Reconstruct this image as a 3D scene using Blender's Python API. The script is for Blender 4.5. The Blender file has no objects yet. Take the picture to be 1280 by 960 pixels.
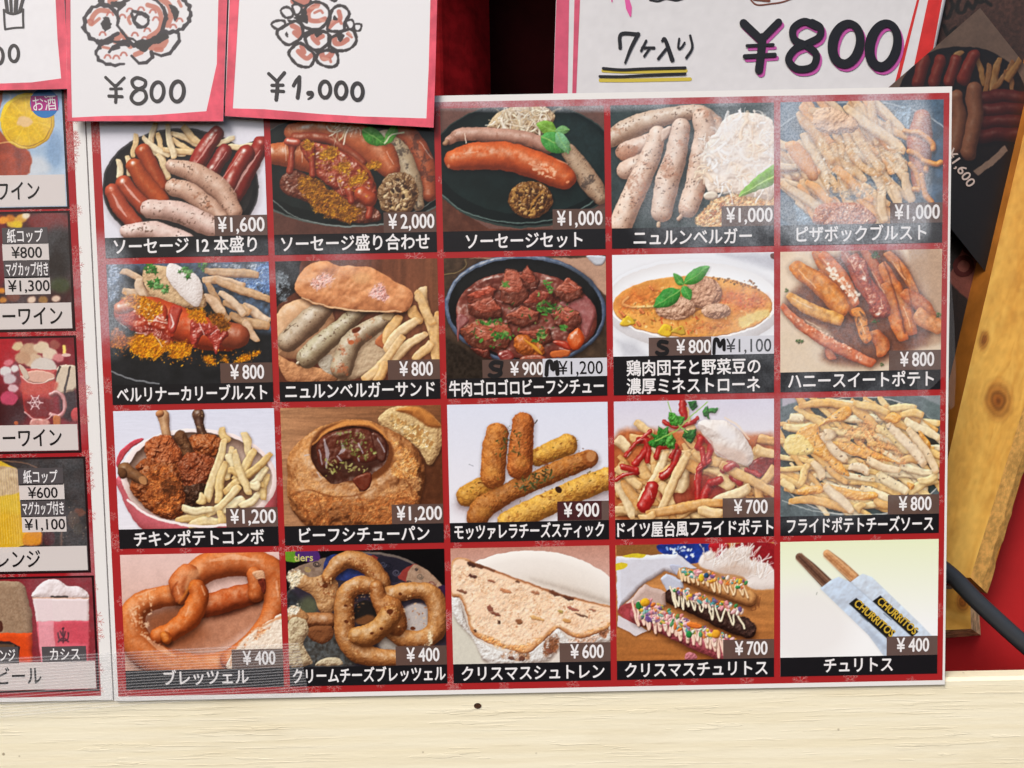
import bpy, math, random
import numpy as np
from mathutils import Matrix, Vector

# ---------------------------------------------------------------- CAMERA, SKY, SUN, EXPOSURE
scene = bpy.context.scene
C = scene.collection
CAM_ROT = np.array([[0.99981, 0.01909, -0.00246], [-0.01893, 0.99835, 0.05415], [0.00349, -0.05409, 0.99853]])
CAM_POS = np.array([-0.00711, 0.02836, 0.37521])        # metres from the middle of the food menu (x right, y up, z out)
TO_WORLD = np.array([[1, 0, 0], [0, 0, -1], [0, 1, 0.]])
F_PX = 950.0                                            # focal length in pixels of a 1280-wide frame
cam = bpy.data.cameras.new('camera'); cam_ob = bpy.data.objects.new('camera', cam); C.objects.link(cam_ob)
cam.sensor_width = 36; cam.lens = 36*F_PX/1280; cam.clip_start = .01; cam.clip_end = 500
_m = Matrix((TO_WORLD@CAM_ROT).tolist()).to_4x4(); _m.translation = Vector((TO_WORLD@CAM_POS).tolist())
cam_ob.matrix_world = _m; scene.camera = cam_ob

SUN_EL, SUN_AZ = 46, -38                                # height, and degrees to the left of the viewer's back
w = bpy.data.worlds.new('World'); scene.world = w; w.use_nodes = True
_nt = w.node_tree; _bg = _nt.nodes['Background']; _sky = _nt.nodes.new('ShaderNodeTexSky')
_sky.sky_type = 'NISHITA'; _sky.sun_disc = False; _sky.sun_elevation = math.radians(SUN_EL); _sky.sun_rotation = math.radians(180-SUN_AZ)
_sky.dust_density = 4.0; _sky.air_density = 1.0; _sky.ozone_density = 1.0
_nt.links.new(_sky.outputs[0], _bg.inputs[0]); _bg.inputs[1].default_value = 0.065
sun = bpy.data.lights.new('sun', 'SUN'); sun.energy = 1.5; sun.angle = math.radians(24); sun.color = (1.0, .972, .93)
sun_ob = bpy.data.objects.new('sun', sun); C.objects.link(sun_ob)
_e, _a = math.radians(SUN_EL), math.radians(SUN_AZ)
_d = Vector((math.sin(_a)*math.cos(_e), -math.cos(_a)*math.cos(_e), math.sin(_e)))      # towards the sun
sun_ob.rotation_euler = _d.to_track_quat('Z', 'Y').to_euler()
scene.view_settings.view_transform = 'Standard'; scene.view_settings.look = 'None'
scene.view_settings.exposure = 1.0; scene.view_settings.gamma = 1.0; scene.view_settings.use_curve_mapping = False

# ---------------------------------------------------------------- HELPERS
def at(x, y, d=0.0):
    """world point on the plane d metres behind the menu, seen at pixel x, y of the 1280x960 photo"""
    v = CAM_ROT@np.array([(x-640)/F_PX, -(y-480)/F_PX, -1.0]); t = (-d-CAM_POS[2])/v[2]; p = CAM_POS+t*v
    return Vector((p[0], d, p[1]))
def to_px(x, z):
    """pixel of points on the menu plane (arrays)"""
    q = np.stack([x-CAM_POS[0], z-CAM_POS[1], np.full_like(x, -CAM_POS[2])], -1)@CAM_ROT
    return 640+F_PX*q[..., 0]/-q[..., 2], 480-F_PX*q[..., 1]/-q[..., 2]
def lin(c): 
    c = np.asarray(c, float); return np.where(c <= .04045, c/12.92, ((c+.055)/1.055)**2.4)
GAIN = 0.92                                             # ink: lightest paper is about 0.8
def ink(c): return tuple(lin(np.array(c)/255.)*GAIN)+(1.0,)

class MB:
    """collects faces for ONE mesh object"""
    def __init__(s): s.v = []; s.f = []; s.m = []
    def face(s, pts, m=0):
        n = len(s.v); s.v += [tuple(p) for p in pts]; s.f.append(tuple(range(n, n+len(pts)))); s.m.append(m)
    def box(s, x0, x1, y0, y1, z0, z1, m=0):
        n = len(s.v); s.v += [(x, y, z) for x in (x0, x1) for y in (y0, y1) for z in (z0, z1)]
        for q in ((0, 1, 3, 2), (4, 6, 7, 5), (0, 4, 5, 1), (2, 3, 7, 6), (0, 2, 6, 4), (1, 5, 7, 3)): s.f.append(tuple(n+i for i in q)); s.m.append(m)
    def prism(s, front, back, m=0, ms=None):
        """front and back outlines (same count) joined by sides"""
        k = len(front); n = len(s.v); s.v += [tuple(p) for p in front]+[tuple(p) for p in back]
        s.f += [tuple(range(n, n+k)), tuple(range(n+2*k-1, n+k-1, -1))]; s.m += [m, m]
        for i in range(k): j = (i+1) % k; s.f.append((n+i, n+k+i, n+k+j, n+j)); s.m.append(m if ms is None else ms)
    def rect(s, x0, x1, z0, z1, y, m=0): s.face([(x0, y, z0), (x1, y, z0), (x1, y, z1), (x0, y, z1)], m)
    def strip(s, P, wd, m=0, step=2e-7):
        """a pen stroke: points (x, y, z) in a vertical plane, width in metres, round ends"""
        P = [Vector(p) for p in P]; k = len(P)
        W = [wd]*k if not hasattr(wd, '__len__') else list(np.interp(np.linspace(0, 1, k), np.linspace(0, 1, len(wd)), wd))
        L, R = [], []
        for i in range(k):
            t = (P[min(i+1, k-1)]-P[max(i-1, 0)]); t.y = 0; t = t.normalized() if t.length > 1e-9 else Vector((1, 0, 0))
            nrm = Vector((-t.z, 0, t.x))*W[i]/2; o = Vector((0, -step*i, 0)); L.append(P[i]+nrm+o); R.append(P[i]-nrm+o)
        for i in range(k-1): s.face([R[i], R[i+1], L[i+1], L[i]], m)
        for i, sg in ((0, -1), (k-1, 1)):
            t = (P[min(i+1, k-1)]-P[max(i-1, 0)]); t.y = 0; a0 = math.atan2(t.z, t.x)
            n = 8; o = -step*i
            s.face([P[i]+Vector((math.cos(a0+sg*(-math.pi/2+math.pi*j/n))*W[i]/2*1, o, math.sin(a0+sg*(-math.pi/2+math.pi*j/n))*W[i]/2)) if sg > 0 else P[i]+Vector((math.cos(a0+math.pi/2+math.pi*j/n)*W[i]/2, o, math.sin(a0+math.pi/2+math.pi*j/n)*W[i]/2)) for j in range(n+1)], m)
    def build(s, name, mats, parent=None, smooth=False):
        me = bpy.data.meshes.new(name)
        off = parent_origin(parent)
        me.from_pydata([(v[0]-off[0], v[1]-off[1], v[2]-off[2]) for v in s.v], [], s.f)
        for m in (mats if isinstance(mats, (list, tuple)) else [mats]): me.materials.append(m)
        me.polygons.foreach_set('material_index', s.m)
        if smooth: me.polygons.foreach_set('use_smooth', [True]*len(s.f))
        me.update(); o = bpy.data.objects.new(name, me); C.objects.link(o)
        if parent: o.parent = parent
        return o
def parent_origin(p):
    o = Vector((0, 0, 0))
    while p: o = o+p.location; p = p.parent
    return o
def thing(name, label, cat, loc=(0, 0, 0), group=None):
    o = bpy.data.objects.new(name, None); o.empty_display_size = .02; C.objects.link(o); o.location = loc
    return tag(o, label, cat, group)
def tag(o, label, cat=None, group=None, kind=None):
    if label: o['label'] = label
    if cat: o['category'] = cat
    if group: o['group'] = group
    if kind: o['kind'] = kind
    return o

# ---- materials
def nodes(name):
    m = bpy.data.materials.new(name); m.use_nodes = True; nt = m.node_tree; return m, nt, nt.nodes['Principled BSDF'], nt.nodes.new, nt.links.new
def math_(N, L, op, a, b=None, clamp=False):
    n = N('ShaderNodeMath'); n.operation = op; n.use_clamp = clamp
    for i, v in enumerate((a, b)):
        if v is None: continue
        if isinstance(v, (int, float)): n.inputs[i].default_value = v
        else: L(v, n.inputs[i])
    return n.outputs[0]
def noise(N, L, vec, sc, det=3, rough=.55, scale=(1, 1, 1)):
    if scale != (1, 1, 1):
        mp = N('ShaderNodeMapping'); mp.inputs['Scale'].default_value = scale; L(vec, mp.inputs[0]); vec = mp.outputs[0]
    n = N('ShaderNodeTexNoise'); n.inputs['Scale'].default_value = sc; n.inputs['Detail'].default_value = det; n.inputs['Roughness'].default_value = rough
    L(vec, n.inputs['Vector']); return n.outputs['Fac']
def ramp(N, L, v, a, b, lo=0., hi=1.):
    n = N('ShaderNodeMapRange'); n.interpolation_type = 'SMOOTHSTEP'
    for i, q in enumerate((a, b, lo, hi)): n.inputs[i+1].default_value = q
    L(v, n.inputs[0]); return n.outputs[0]
# sky glare on the laminate, painted as whitish patches: (x, z, half width, half height, strength)
GLARE = [(.163, .112, .066, .060, .31), (.098, .105, .05, .05, .15), (.150, .045, .066, .05, .11), (.145, -.020, .07, .05, .09), (-.205, .055, .018, .032, .20), (-.120, .070, .05, .012, .08), (.06, .147, .14, .008, .30)]
def laminate(m, nt, b, N, L, col, milk=GLARE, rough=.32, bump=.06, coat=.16):
    """printed paper under plastic film: ink colour + painted glare haze + clear gloss"""
    geo = N('ShaderNodeNewGeometry').outputs['Position']
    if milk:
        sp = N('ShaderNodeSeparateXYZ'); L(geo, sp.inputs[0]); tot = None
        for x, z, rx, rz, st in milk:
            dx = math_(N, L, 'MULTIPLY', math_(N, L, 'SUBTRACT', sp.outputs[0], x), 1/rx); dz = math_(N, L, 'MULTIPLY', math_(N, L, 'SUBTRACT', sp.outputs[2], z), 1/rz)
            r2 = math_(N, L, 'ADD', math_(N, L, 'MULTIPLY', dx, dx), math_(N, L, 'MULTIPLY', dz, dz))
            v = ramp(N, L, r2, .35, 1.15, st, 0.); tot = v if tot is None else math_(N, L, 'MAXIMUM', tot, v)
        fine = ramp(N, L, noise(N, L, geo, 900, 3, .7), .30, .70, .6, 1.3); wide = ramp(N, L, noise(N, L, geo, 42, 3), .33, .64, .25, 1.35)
        # the painted glare fades out along the right edge of the sheet
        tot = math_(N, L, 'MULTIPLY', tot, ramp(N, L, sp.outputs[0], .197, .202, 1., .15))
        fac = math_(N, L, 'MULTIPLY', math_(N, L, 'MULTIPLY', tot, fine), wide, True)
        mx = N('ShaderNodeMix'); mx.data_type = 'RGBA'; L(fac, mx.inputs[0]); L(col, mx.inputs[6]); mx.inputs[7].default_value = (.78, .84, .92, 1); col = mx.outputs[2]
    L(col, b.inputs['Base Color']); b.inputs['Roughness'].default_value = rough
    b.inputs['Specular IOR Level'].default_value = .22
    b.inputs['Coat Weight'].default_value = coat; b.inputs['Coat Roughness'].default_value = .1
    bp = N('ShaderNodeBump'); bp.inputs['Strength'].default_value = bump; bp.inputs['Distance'].default_value = .002
    L(noise(N, L, geo, 60, 4), bp.inputs['Height']); L(bp.outputs[0], b.inputs['Coat Normal'])
    return m
def rgb(N, c): n = N('ShaderNodeRGB'); n.outputs[0].default_value = ink(c); return n.outputs[0]
def flat(name, c, **k):
    m, nt, b, N, L = nodes(name); return laminate(m, nt, b, N, L, rgb(N, c), **k)
def glaze(name, c, alpha, **k):      # see-through ink
    m = flat(name, c, **k); nt = m.node_tree; b = nt.nodes['Principled BSDF']; b.inputs['Alpha'].default_value = alpha; return m
def attr_mat(name, lam=True, rough=.5, **k):
    m, nt, b, N, L = nodes(name); a = N('ShaderNodeAttribute'); a.attribute_name = 'ink'
    if lam: return laminate(m, nt, b, N, L, a.outputs['Color'], **k)
    geo = N('ShaderNodeNewGeometry').outputs['Position']; L(a.outputs['Color'], b.inputs['Base Color']); b.inputs['Roughness'].default_value = rough
    bp = N('ShaderNodeBump'); bp.inputs['Strength'].default_value = k.get('bump', .1); bp.inputs['Distance'].default_value = .001; L(noise(N, L, geo, k.get('sc', 300), 4), bp.inputs['Height']); L(bp.outputs[0], b.inputs['Normal'])
    return m
def simple(name, c, rough=.6, spec=.3, bump=0, sc=200, tex=0, **k):
    m, nt, b, N, L = nodes(name); geo = N('ShaderNodeNewGeometry').outputs['Position']; col = rgb(N, c)
    if tex:
        mx = N('ShaderNodeMix'); mx.data_type = 'RGBA'; mx.blend_type = 'MULTIPLY'; mx.inputs[0].default_value = 1; L(col, mx.inputs[6])
        v = ramp(N, L, noise(N, L, geo, sc*.3, 5), .3, .7, 1-tex, 1+tex); cb = N('ShaderNodeCombineColor'); [L(v, cb.inputs[i]) for i in range(3)]; L(cb.outputs[0], mx.inputs[7]); col = mx.outputs[2]
    L(col, b.inputs['Base Color']); b.inputs['Roughness'].default_value = rough; b.inputs['Specular IOR Level'].default_value = spec
    if bump:
        bp = N('ShaderNodeBump'); bp.inputs['Strength'].default_value = bump; bp.inputs['Distance'].default_value = .001; L(noise(N, L, geo, sc, 4), bp.inputs['Height']); L(bp.outputs[0], b.inputs['Normal'])
    return m

# ---- lettering
_FONT = {}
def letters(mb, text, x0, x1, zc, em, y, m=0, bold=.02, mid=.38, fit=True, rot=0, origin=None):
    """adds a line of text to a mesh, stretched from x0 to x1, em high, centred on zc"""
    key = text
    if key not in _FONT:
        cu = bpy.data.curves.new('lettering', 'FONT'); cu.body = text; cu.fill_mode = 'FRONT'; cu.resolution_u = 3
        o = bpy.data.objects.new('lettering', cu); C.objects.link(o); dg = bpy.context.evaluated_depsgraph_get()
        me = bpy.data.meshes.new_from_object(o.evaluated_get(dg)); _FONT[key] = ([tuple(v.co) for v in me.vertices], [tuple(p.vertices) for p in me.polygons])
        bpy.data.objects.remove(o); bpy.data.curves.remove(cu); bpy.data.meshes.remove(me)
    V, Fc = _FONT[key]; xs = [v[0] for v in V]; a, b = min(xs), max(xs); sx = (x1-x0)/(b-a); n = len(mb.v)
    k = bold*.75*em; shifts = [(0, 0), (k, 0), (-k, 0), (0, k), (0, -k)] if bold else [(0, 0)]     # heavier pen: the glyph laid over itself
    for (dx, dz), v, lay in [(sh, v, i) for i, sh in enumerate(shifts) for v in V]:
        X, Z = x0+(v[0]-a)*sx+dx, zc+(v[1]-mid)*em+dz
        if rot:
            ox, oz = origin or ((x0+x1)/2, zc); c_, s_ = math.cos(rot), math.sin(rot); X, Z = ox+(X-ox)*c_-(Z-oz)*s_, oz+(X-ox)*s_+(Z-oz)*c_
        mb.v.append((X, y-lay*4e-6, Z))
    for q in range(len(shifts)):
        for f in Fc: mb.f.append(tuple(n+q*len(V)+i for i in f)); mb.m.append(m)

# ---- a printed picture: a fine grid that carries the ink colours
def ink_grid(name, P, px, py, X, Y, Z, mat, parent):
    """px, py: where each grid point lies on the artwork P; X, Y, Z: where it lies in the place"""
    h, wd = px.shape; img = P.out()
    u = np.clip((px-P.reg[0])*P.K-.5, 0, P.w-1.001); v = np.clip((py-P.reg[1])*P.K-.5, 0, P.h-1.001)
    i = u.astype(int); j = v.astype(int); fu = (u-i)[..., None]; fv = (v-j)[..., None]
    col = (img[j, i]*(1-fu)+img[j, i+1]*fu)*(1-fv)+(img[j+1, i]*(1-fu)+img[j+1, i+1]*fu)*fv
    col = np.concatenate([lin(col)*GAIN, np.ones((h, wd, 1))], -1).astype(np.float32)
    off = parent_origin(parent); co = np.stack([X-off.x, Y-off.y, Z-off.z], -1).astype(np.float32)
    me = bpy.data.meshes.new(name); nf = (h-1)*(wd-1)
    me.vertices.add(h*wd); me.vertices.foreach_set('co', co.ravel())
    a = (np.arange(h-1)[:, None]*wd+np.arange(wd-1)[None]).ravel(); q = np.stack([a, a+1, a+wd+1, a+wd], 1).astype(np.int32)
    me.loops.add(nf*4); me.loops.foreach_set('vertex_index', q.ravel()); me.polygons.add(nf); me.polygons.foreach_set('loop_start', np.arange(0, nf*4, 4, dtype=np.int32))
    me.update(calc_edges=True); at_ = me.color_attributes.new('ink', 'FLOAT_COLOR', 'POINT'); at_.data.foreach_set('color', col.ravel())
    me.materials.append(mat); o = bpy.data.objects.new(name, me); C.objects.link(o)
    if parent: o.parent = parent
    return o
def sheet_picture(name, P, x0, x1, z0, z1, y, mat, parent, d=.00034):
    nx, nz = int((x1-x0)/d)+1, int((z1-z0)/d)+1
    X, Z = np.meshgrid(np.linspace(x0, x1, nx), np.linspace(z0, z1, nz)); px, py = to_px(X, Z)
    return ink_grid(name, P, px, py, X, np.full_like(X, y), Z, mat, parent)
def px_grid(P, corners, depth, nx, ny, bulge=0):
    """a hung sheet from its four corners in the photo (top left, top right, bottom right, bottom left), d metres behind the menu"""
    s, t = np.meshgrid(np.linspace(0, 1, nx), np.linspace(1, 0, ny)); c = np.array(corners, float)
    q = (c[0]*(1-s)[..., None]+c[1]*s[..., None])*(1-t)[..., None]+(c[3]*(1-s)[..., None]+c[2]*s[..., None])*t[..., None]
    pts = [[at(*q[j, i], depth) for i in range(nx)] for j in range(ny)]; A = np.array([[tuple(p) for p in r] for r in pts])
    return q[..., 0], q[..., 1], A[..., 0], A[..., 1]-bulge*np.sin(np.pi*s), A[..., 2]

# ---------------------------------------------------------------- PRINT PAINTER
# Draws the printed food pictures as arrays of ink colour (numpy only, no files).
RNG = np.random.RandomState(7)
_TAB = RNG.rand(256, 256)

def vnoise(X, Y, sc, seed=0, octv=3):
    out = np.zeros_like(X); amp = 1.0; tot = 0.0
    for o in range(octv):
        x = X/sc*(2**o) + seed*17.3 + o*31.7; y = Y/sc*(2**o) + seed*9.1 + o*11.9
        xi = np.floor(x).astype(int); yi = np.floor(y).astype(int)
        fx = x-xi; fy = y-yi
        fx = fx*fx*(3-2*fx); fy = fy*fy*(3-2*fy)
        x0 = xi & 255; x1 = (xi+1) & 255; y0 = yi & 255; y1 = (yi+1) & 255
        v = (_TAB[y0, x0]*(1-fx)+_TAB[y0, x1]*fx)*(1-fy) + (_TAB[y1, x0]*(1-fx)+_TAB[y1, x1]*fx)*fy
        out += v*amp; tot += amp; amp *= .5
    return out/tot

def spline(P, n=6, closed=False):
    P = np.array(P, float)
    if len(P) < 3 and not closed: 
        return np.array([P[0]+(P[-1]-P[0])*t for t in np.linspace(0, 1, n+1)])
    if closed: Q = np.vstack([P[-1], P, P[0], P[1]])
    else: Q = np.vstack([2*P[0]-P[1], P, 2*P[-1]-P[-2]])
    out = []
    for i in range(1, len(Q)-2):
        for t in np.arange(n)/n:
            a, b, c, d = Q[i-1], Q[i], Q[i+1], Q[i+2]
            out.append(.5*((2*b)+(c-a)*t+(2*a-5*b+4*c-d)*t*t+(3*b-a-3*c+d)*t**3))
    if not closed: out.append(Q[-2])
    return np.array(out)

LIGHT = np.array([-.38, -.62, .69]); LIGHT /= np.linalg.norm(LIGHT)
HALF = LIGHT+np.array([0, 0, 1.]); HALF /= np.linalg.norm(HALF)

class Print:
    def __init__(s, reg, zw, bg, K=2.0, org=None):
        x0, y0, x1, y1 = reg
        s.reg = reg; s.z = zw/(x1-x0); s.K = K; ox, oy = org or (x0, y0)
        s.w = int(round((x1-x0)*K)); s.h = int(round((y1-y0)*K))
        s.st = s.z/K
        s.ox = (x0-ox)*s.z; s.oy = (y0-oy)*s.z
        s.X, s.Y = np.meshgrid((np.arange(s.w)+.5)*s.st+s.ox, (np.arange(s.h)+.5)*s.st+s.oy)
        s.img = np.ones((s.h, s.w, 3))*np.array(bg, float)[:3]
        s.seed = 0; s.finish = True
    def sl(s, x0, y0, x1, y1, pad=0):
        x0 -= s.ox; x1 -= s.ox; y0 -= s.oy; y1 -= s.oy
        a = max(0, int((x0-pad)/s.st)); b = min(s.w, int((x1+pad)/s.st)+2)
        c = max(0, int((y0-pad)/s.st)); d = min(s.h, int((y1+pad)/s.st)+2)
        if b <= a or d <= c: return None
        return (slice(c, d), slice(a, b))
    def put(s, sl, m, rgb):
        m = m[..., None]; s.img[sl] = s.img[sl]*(1-m)+rgb*m
    def wash(s, c0, c1, ax=1, lo=0, hi=1000):      # a two-tone backdrop
        t = np.clip(((s.Y if ax else s.X)-lo)/(hi-lo), 0, 1)[..., None]
        s.img = np.array(c0, float)*(1-t)+np.array(c1, float)*t
    def grain(s, amp, sc, seed=3, sx=1, sy=1):
        n = vnoise(s.X/sx, s.Y/sy, sc, seed)-.5
        s.img = np.clip(s.img*(1+amp*n[..., None]), 0, 255)
    # --- shading of one shape
    def _lay(s, sl, sd, nx, ny, col, amb=.5, sp=0., pw=18, tex=(0, 20), bump=(0, 20), soft=1.6, a=1., spc=(255, 248, 238), warm=.25, mask=None):
        X, Y = s.X[sl], s.Y[sl]; s.seed += 1
        if bump[0]:
            e = vnoise(X, Y, bump[1], s.seed); gy, gx = np.gradient(e, s.st) if min(e.shape) > 1 else (e*0, e*0)
            nx = nx-gx*bump[0]*bump[1]; ny = ny-gy*bump[0]*bump[1]
        nn = np.sqrt(nx*nx+ny*ny); k = np.where(nn > .98, .98/np.maximum(nn, 1e-6), 1)
        nx = nx*k; ny = ny*k; nz = np.sqrt(np.maximum(0, 1-nx*nx-ny*ny))
        lam = np.clip(nx*LIGHT[0]+ny*LIGHT[1]+nz*LIGHT[2], 0, 1)
        sh = amb+(1.12-amb)*lam
        c = np.array(col, float)
        rgb = c*(sh[..., None]**(1+warm*np.array([-.6, .2, .6])))
        if tex[0]:
            t = (vnoise(X, Y, tex[1], s.seed+5)-.5)*2*tex[0]
            rgb = rgb*(1+t[..., None]*np.array([.8, 1., 1.15]))
        if sp:
            h = np.clip(nx*HALF[0]+ny*HALF[1]+nz*HALF[2], 0, 1)**pw
            h = np.clip(h*sp*np.clip(2.6*vnoise(X, Y, 24, s.seed+9, 4)-.45, 0, 1.5), 0, 1)[..., None]
            rgb = rgb*(1-h)+np.array(spc, float)*h
        m = np.clip(.5-sd/max(soft, 1.6*s.st), 0, 1)*a; m = m*m*(3-2*m)
        if mask is not None: m = m*mask
        s.put(sl, m, np.clip(rgb, 0, 255))
    def _shadow(s, f, box, dx, dy, bl, st):
        if not st: return
        sl = s.sl(*box, pad=bl+abs(dx)+abs(dy))
        if sl is None: return
        sd = f(s.X[sl]-dx, s.Y[sl]-dy)
        m = np.clip(.5-sd/(2*bl), 0, 1)**1.3*st
        s.img[sl] *= 1-m[..., None]*np.array([.85, .95, 1.])
    # --- polygon
    def poly(s, P, col, sm=True, R=0, slope=.8, sh=0, sbl=14, sdx=4, sdy=8, **k):
        Q = spline(P, 4, True) if sm else np.array(P, float)
        def f(X, Y):
            d = np.full(X.shape, 1e9); ins = np.zeros(X.shape, bool)
            for i in range(len(Q)):
                ax, ay = Q[i-1]; bx, by = Q[i]
                ex, ey = bx-ax, by-ay; L = ex*ex+ey*ey+1e-9
                t = np.clip(((X-ax)*ex+(Y-ay)*ey)/L, 0, 1)
                d = np.minimum(d, (X-ax-t*ex)**2+(Y-ay-t*ey)**2)
                if ay != by: ins ^= ((ay > Y) != (by > Y)) & (X < ex*(Y-ay)/(by-ay)+ax)
            d = np.sqrt(d); return np.where(ins, -d, d)
        box = (*Q.min(0), *Q.max(0)); s._go(f, box, col, R, slope, sh, sbl, sdx, sdy, **k)
    def ell(s, x, y, rx, ry, col, rot=0, R=0, slope=.8, sh=0, sbl=14, sdx=4, sdy=8, **k):
        c, n = math.cos(math.radians(rot)), math.sin(math.radians(rot))
        def f(X, Y):
            u = (X-x)*c+(Y-y)*n; v = -(X-x)*n+(Y-y)*c
            q = np.sqrt((u/rx)**2+(v/ry)**2)+1e-6
            return (q-1)*q/np.sqrt((u/rx/rx)**2+(v/ry/ry)**2+1e-12)
        r = max(rx, ry); s._go(f, (x-r, y-r, x+r, y+r), col, R, slope, sh, sbl, sdx, sdy, **k)
    def _go(s, f, box, col, R, slope, sh, sbl, sdx, sdy, rag=(0, 12), **k):
        s._shadow(f, box, sdx, sdy, sbl, sh)
        sl = s.sl(*box, pad=4+rag[0]+k.get('soft', 2)*.6)
        if sl is None: return
        X, Y = s.X[sl], s.Y[sl]; sd = f(X, Y)
        if rag[0]: sd = sd+(vnoise(X, Y, rag[1], s.seed+31)-.5)*2*rag[0]
        if R and min(sd.shape) > 1:
            gy, gx = np.gradient(sd, s.st); t = np.clip(1+sd/R, 0, 1)
            nx, ny = gx*t*slope, gy*t*slope
        else: nx = ny = np.zeros_like(sd)
        s._lay(sl, sd, nx, ny, col, **k)
    # --- round-bodied things: sausages, pretzel ropes, bones
    def tube(s, P, r, col, sh=.45, sbl=None, sdx=5, sdy=12, flat=0, rag=(0, 12), char=None, spk=0, **k):
        Q = spline(P, 10); m = len(Q)
        rr = np.interp(np.linspace(0, 1, m), np.linspace(0, 1, len(r)), r) if hasattr(r, '__len__') else np.full(m, float(r))
        def near(X, Y):
            bd = np.full(X.shape, 1e9); ox = np.zeros(X.shape); oy = np.zeros(X.shape); br = np.ones(X.shape)
            for i in range(m-1):
                ax, ay = Q[i]; bx, by = Q[i+1]; ex, ey = bx-ax, by-ay
                t = np.clip(((X-ax)*ex+(Y-ay)*ey)/(ex*ex+ey*ey+1e-9), 0, 1)
                px = X-ax-t*ex; py = Y-ay-t*ey; R_ = rr[i]+(rr[i+1]-rr[i])*t
                d = np.sqrt(px*px+py*py)-R_
                b = d < bd
                bd = np.where(b, d, bd); ox = np.where(b, px, ox); oy = np.where(b, py, oy); br = np.where(b, R_, br)
            return bd, ox/br, oy/br
        R = rr.max(); box = (Q[:, 0].min()-R, Q[:, 1].min()-R, Q[:, 0].max()+R, Q[:, 1].max()+R)
        s._shadow(lambda X, Y: near(X, Y)[0], box, sdx, sdy, sbl or R*.35, sh)
        sl = s.sl(*box, pad=4+rag[0])
        if sl is None: return
        X, Y = s.X[sl], s.Y[sl]; sd, nx, ny = near(X, Y)
        if rag[0]: sd = sd+(vnoise(X, Y, rag[1], s.seed+31)-.5)*2*rag[0]
        if flat:
            q = np.sqrt(nx*nx+ny*ny)+1e-6; g = np.clip((q-flat)/(1-flat), 0, 1)/q; nx = nx*g; ny = ny*g
        s._lay(sl, sd, nx, ny, col, **k)
        ins = np.clip(-sd/6, 0, 1)
        if char:
            cc, thr, sc = char; n = vnoise(X, Y, sc, s.seed+77, 4)
            s.put(sl, np.clip((n*.8+.2*vnoise(X, Y, 8, s.seed+71, 2)-thr+.03)*5, 0, .62)*ins, np.array(cc, float)+0*X[..., None])
        if spk:
            n = vnoise(X, Y, 11, s.seed+55, 2)*.8+.25*vnoise(X, Y, 50, s.seed+56, 2)
            s.put(sl, np.clip((n-.70)*9, 0, .7)*ins*min(1, spk), np.array((92, 66, 52.))+0*X[..., None])
    def fry(s, x0, y0, x1, y1, w=24, col=(240, 208, 150), bend=0, sh=.45, **k):
        L = math.hypot(x1-x0, y1-y0)+1e-6; ux, uy = (x1-x0)/L, (y1-y0)/L; cx, cy = (x0+x1)/2, (y0+y1)/2
        def loc(X, Y):
            a = (X-cx)*ux+(Y-cy)*uy; b = -(X-cx)*uy+(Y-cy)*ux
            return a, b-bend*(1-(2*a/L)**2)-w*.16*np.sin(a/L*5+x0)
        def f(X, Y):
            a, b = loc(X, Y); r = w*.18
            qx = np.abs(a)-L/2+r+.25*b*math.sin(x0*.7+y1); qy = np.abs(b)-w/2*(1-.34*np.clip(np.abs(a)/(L/2+1e-6), 0, 1)**3-.12*np.sin(a/L*3+y0))+r
            return np.sqrt(np.maximum(qx, 0)**2+np.maximum(qy, 0)**2)+np.minimum(np.maximum(qx, qy), 0)-r
        pad = w+abs(bend); box = (min(x0, x1)-pad, min(y0, y1)-pad, max(x0, x1)+pad, max(y0, y1)+pad)
        s._shadow(f, box, 4, 7, w*.35, sh)
        sl = s.sl(*box)
        if sl is None: return
        X, Y = s.X[sl], s.Y[sl]; a, b = loc(X, Y); sd = f(X, Y)
        bp = b/(w/2); n = np.sign(bp)*np.clip((np.abs(bp)-.3)/.7, 0, 1)*.75
        e = np.sign(a)*np.clip((np.abs(a)-L/2+w*.3)/(w*.3), 0, 1)*.4
        kk = dict(amb=.5, tex=(.12, 20), sp=.25, pw=8); kk.update(k)
        s._lay(sl, sd, -uy*n+ux*e, ux*n+uy*e, col, **kk)
        tip = np.clip((np.abs(a)/(L/2)-.84)*4, 0, .3)*np.clip(-sd/3, 0, 1)
        s.put(sl, tip, np.array(col, float)*np.array([.86, .7, .5])+0*X[..., None])
    def fries(s, L, w=24, cols=((240, 208, 150), (232, 196, 134), (246, 220, 168)), **k):
        for i, q in enumerate(L): s.fry(*q[:4], w=w*(.9+.2*((i*7) % 5)/4), col=cols[i % len(cols)], bend=(q[4] if len(q) > 4 else 0), **k)
    def heap(s, box, n, L, w, ang, spread, cols, seed, **k):
        r = np.random.RandomState(seed)
        for i in range(n):
            x = box[0]+r.rand()*(box[2]-box[0]); y = box[1]+r.rand()*(box[3]-box[1])
            if len(box) > 4:   # keep to an oval
                cx, cy = (box[0]+box[2])/2, (box[1]+box[3])/2
                if ((x-cx)/(box[2]-cx))**2+((y-cy)/(box[3]-cy))**2 > 1: continue
            t = math.radians(ang+(r.rand()*2-1)*spread); l = L*(.7+.6*r.rand())/2
            s.fry(x-l*math.cos(t), y-l*math.sin(t), x+l*math.cos(t), y+l*math.sin(t), w*(.8+.4*r.rand()), cols[r.randint(len(cols))], bend=(r.rand()-.5)*w*.8, **k)
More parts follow.
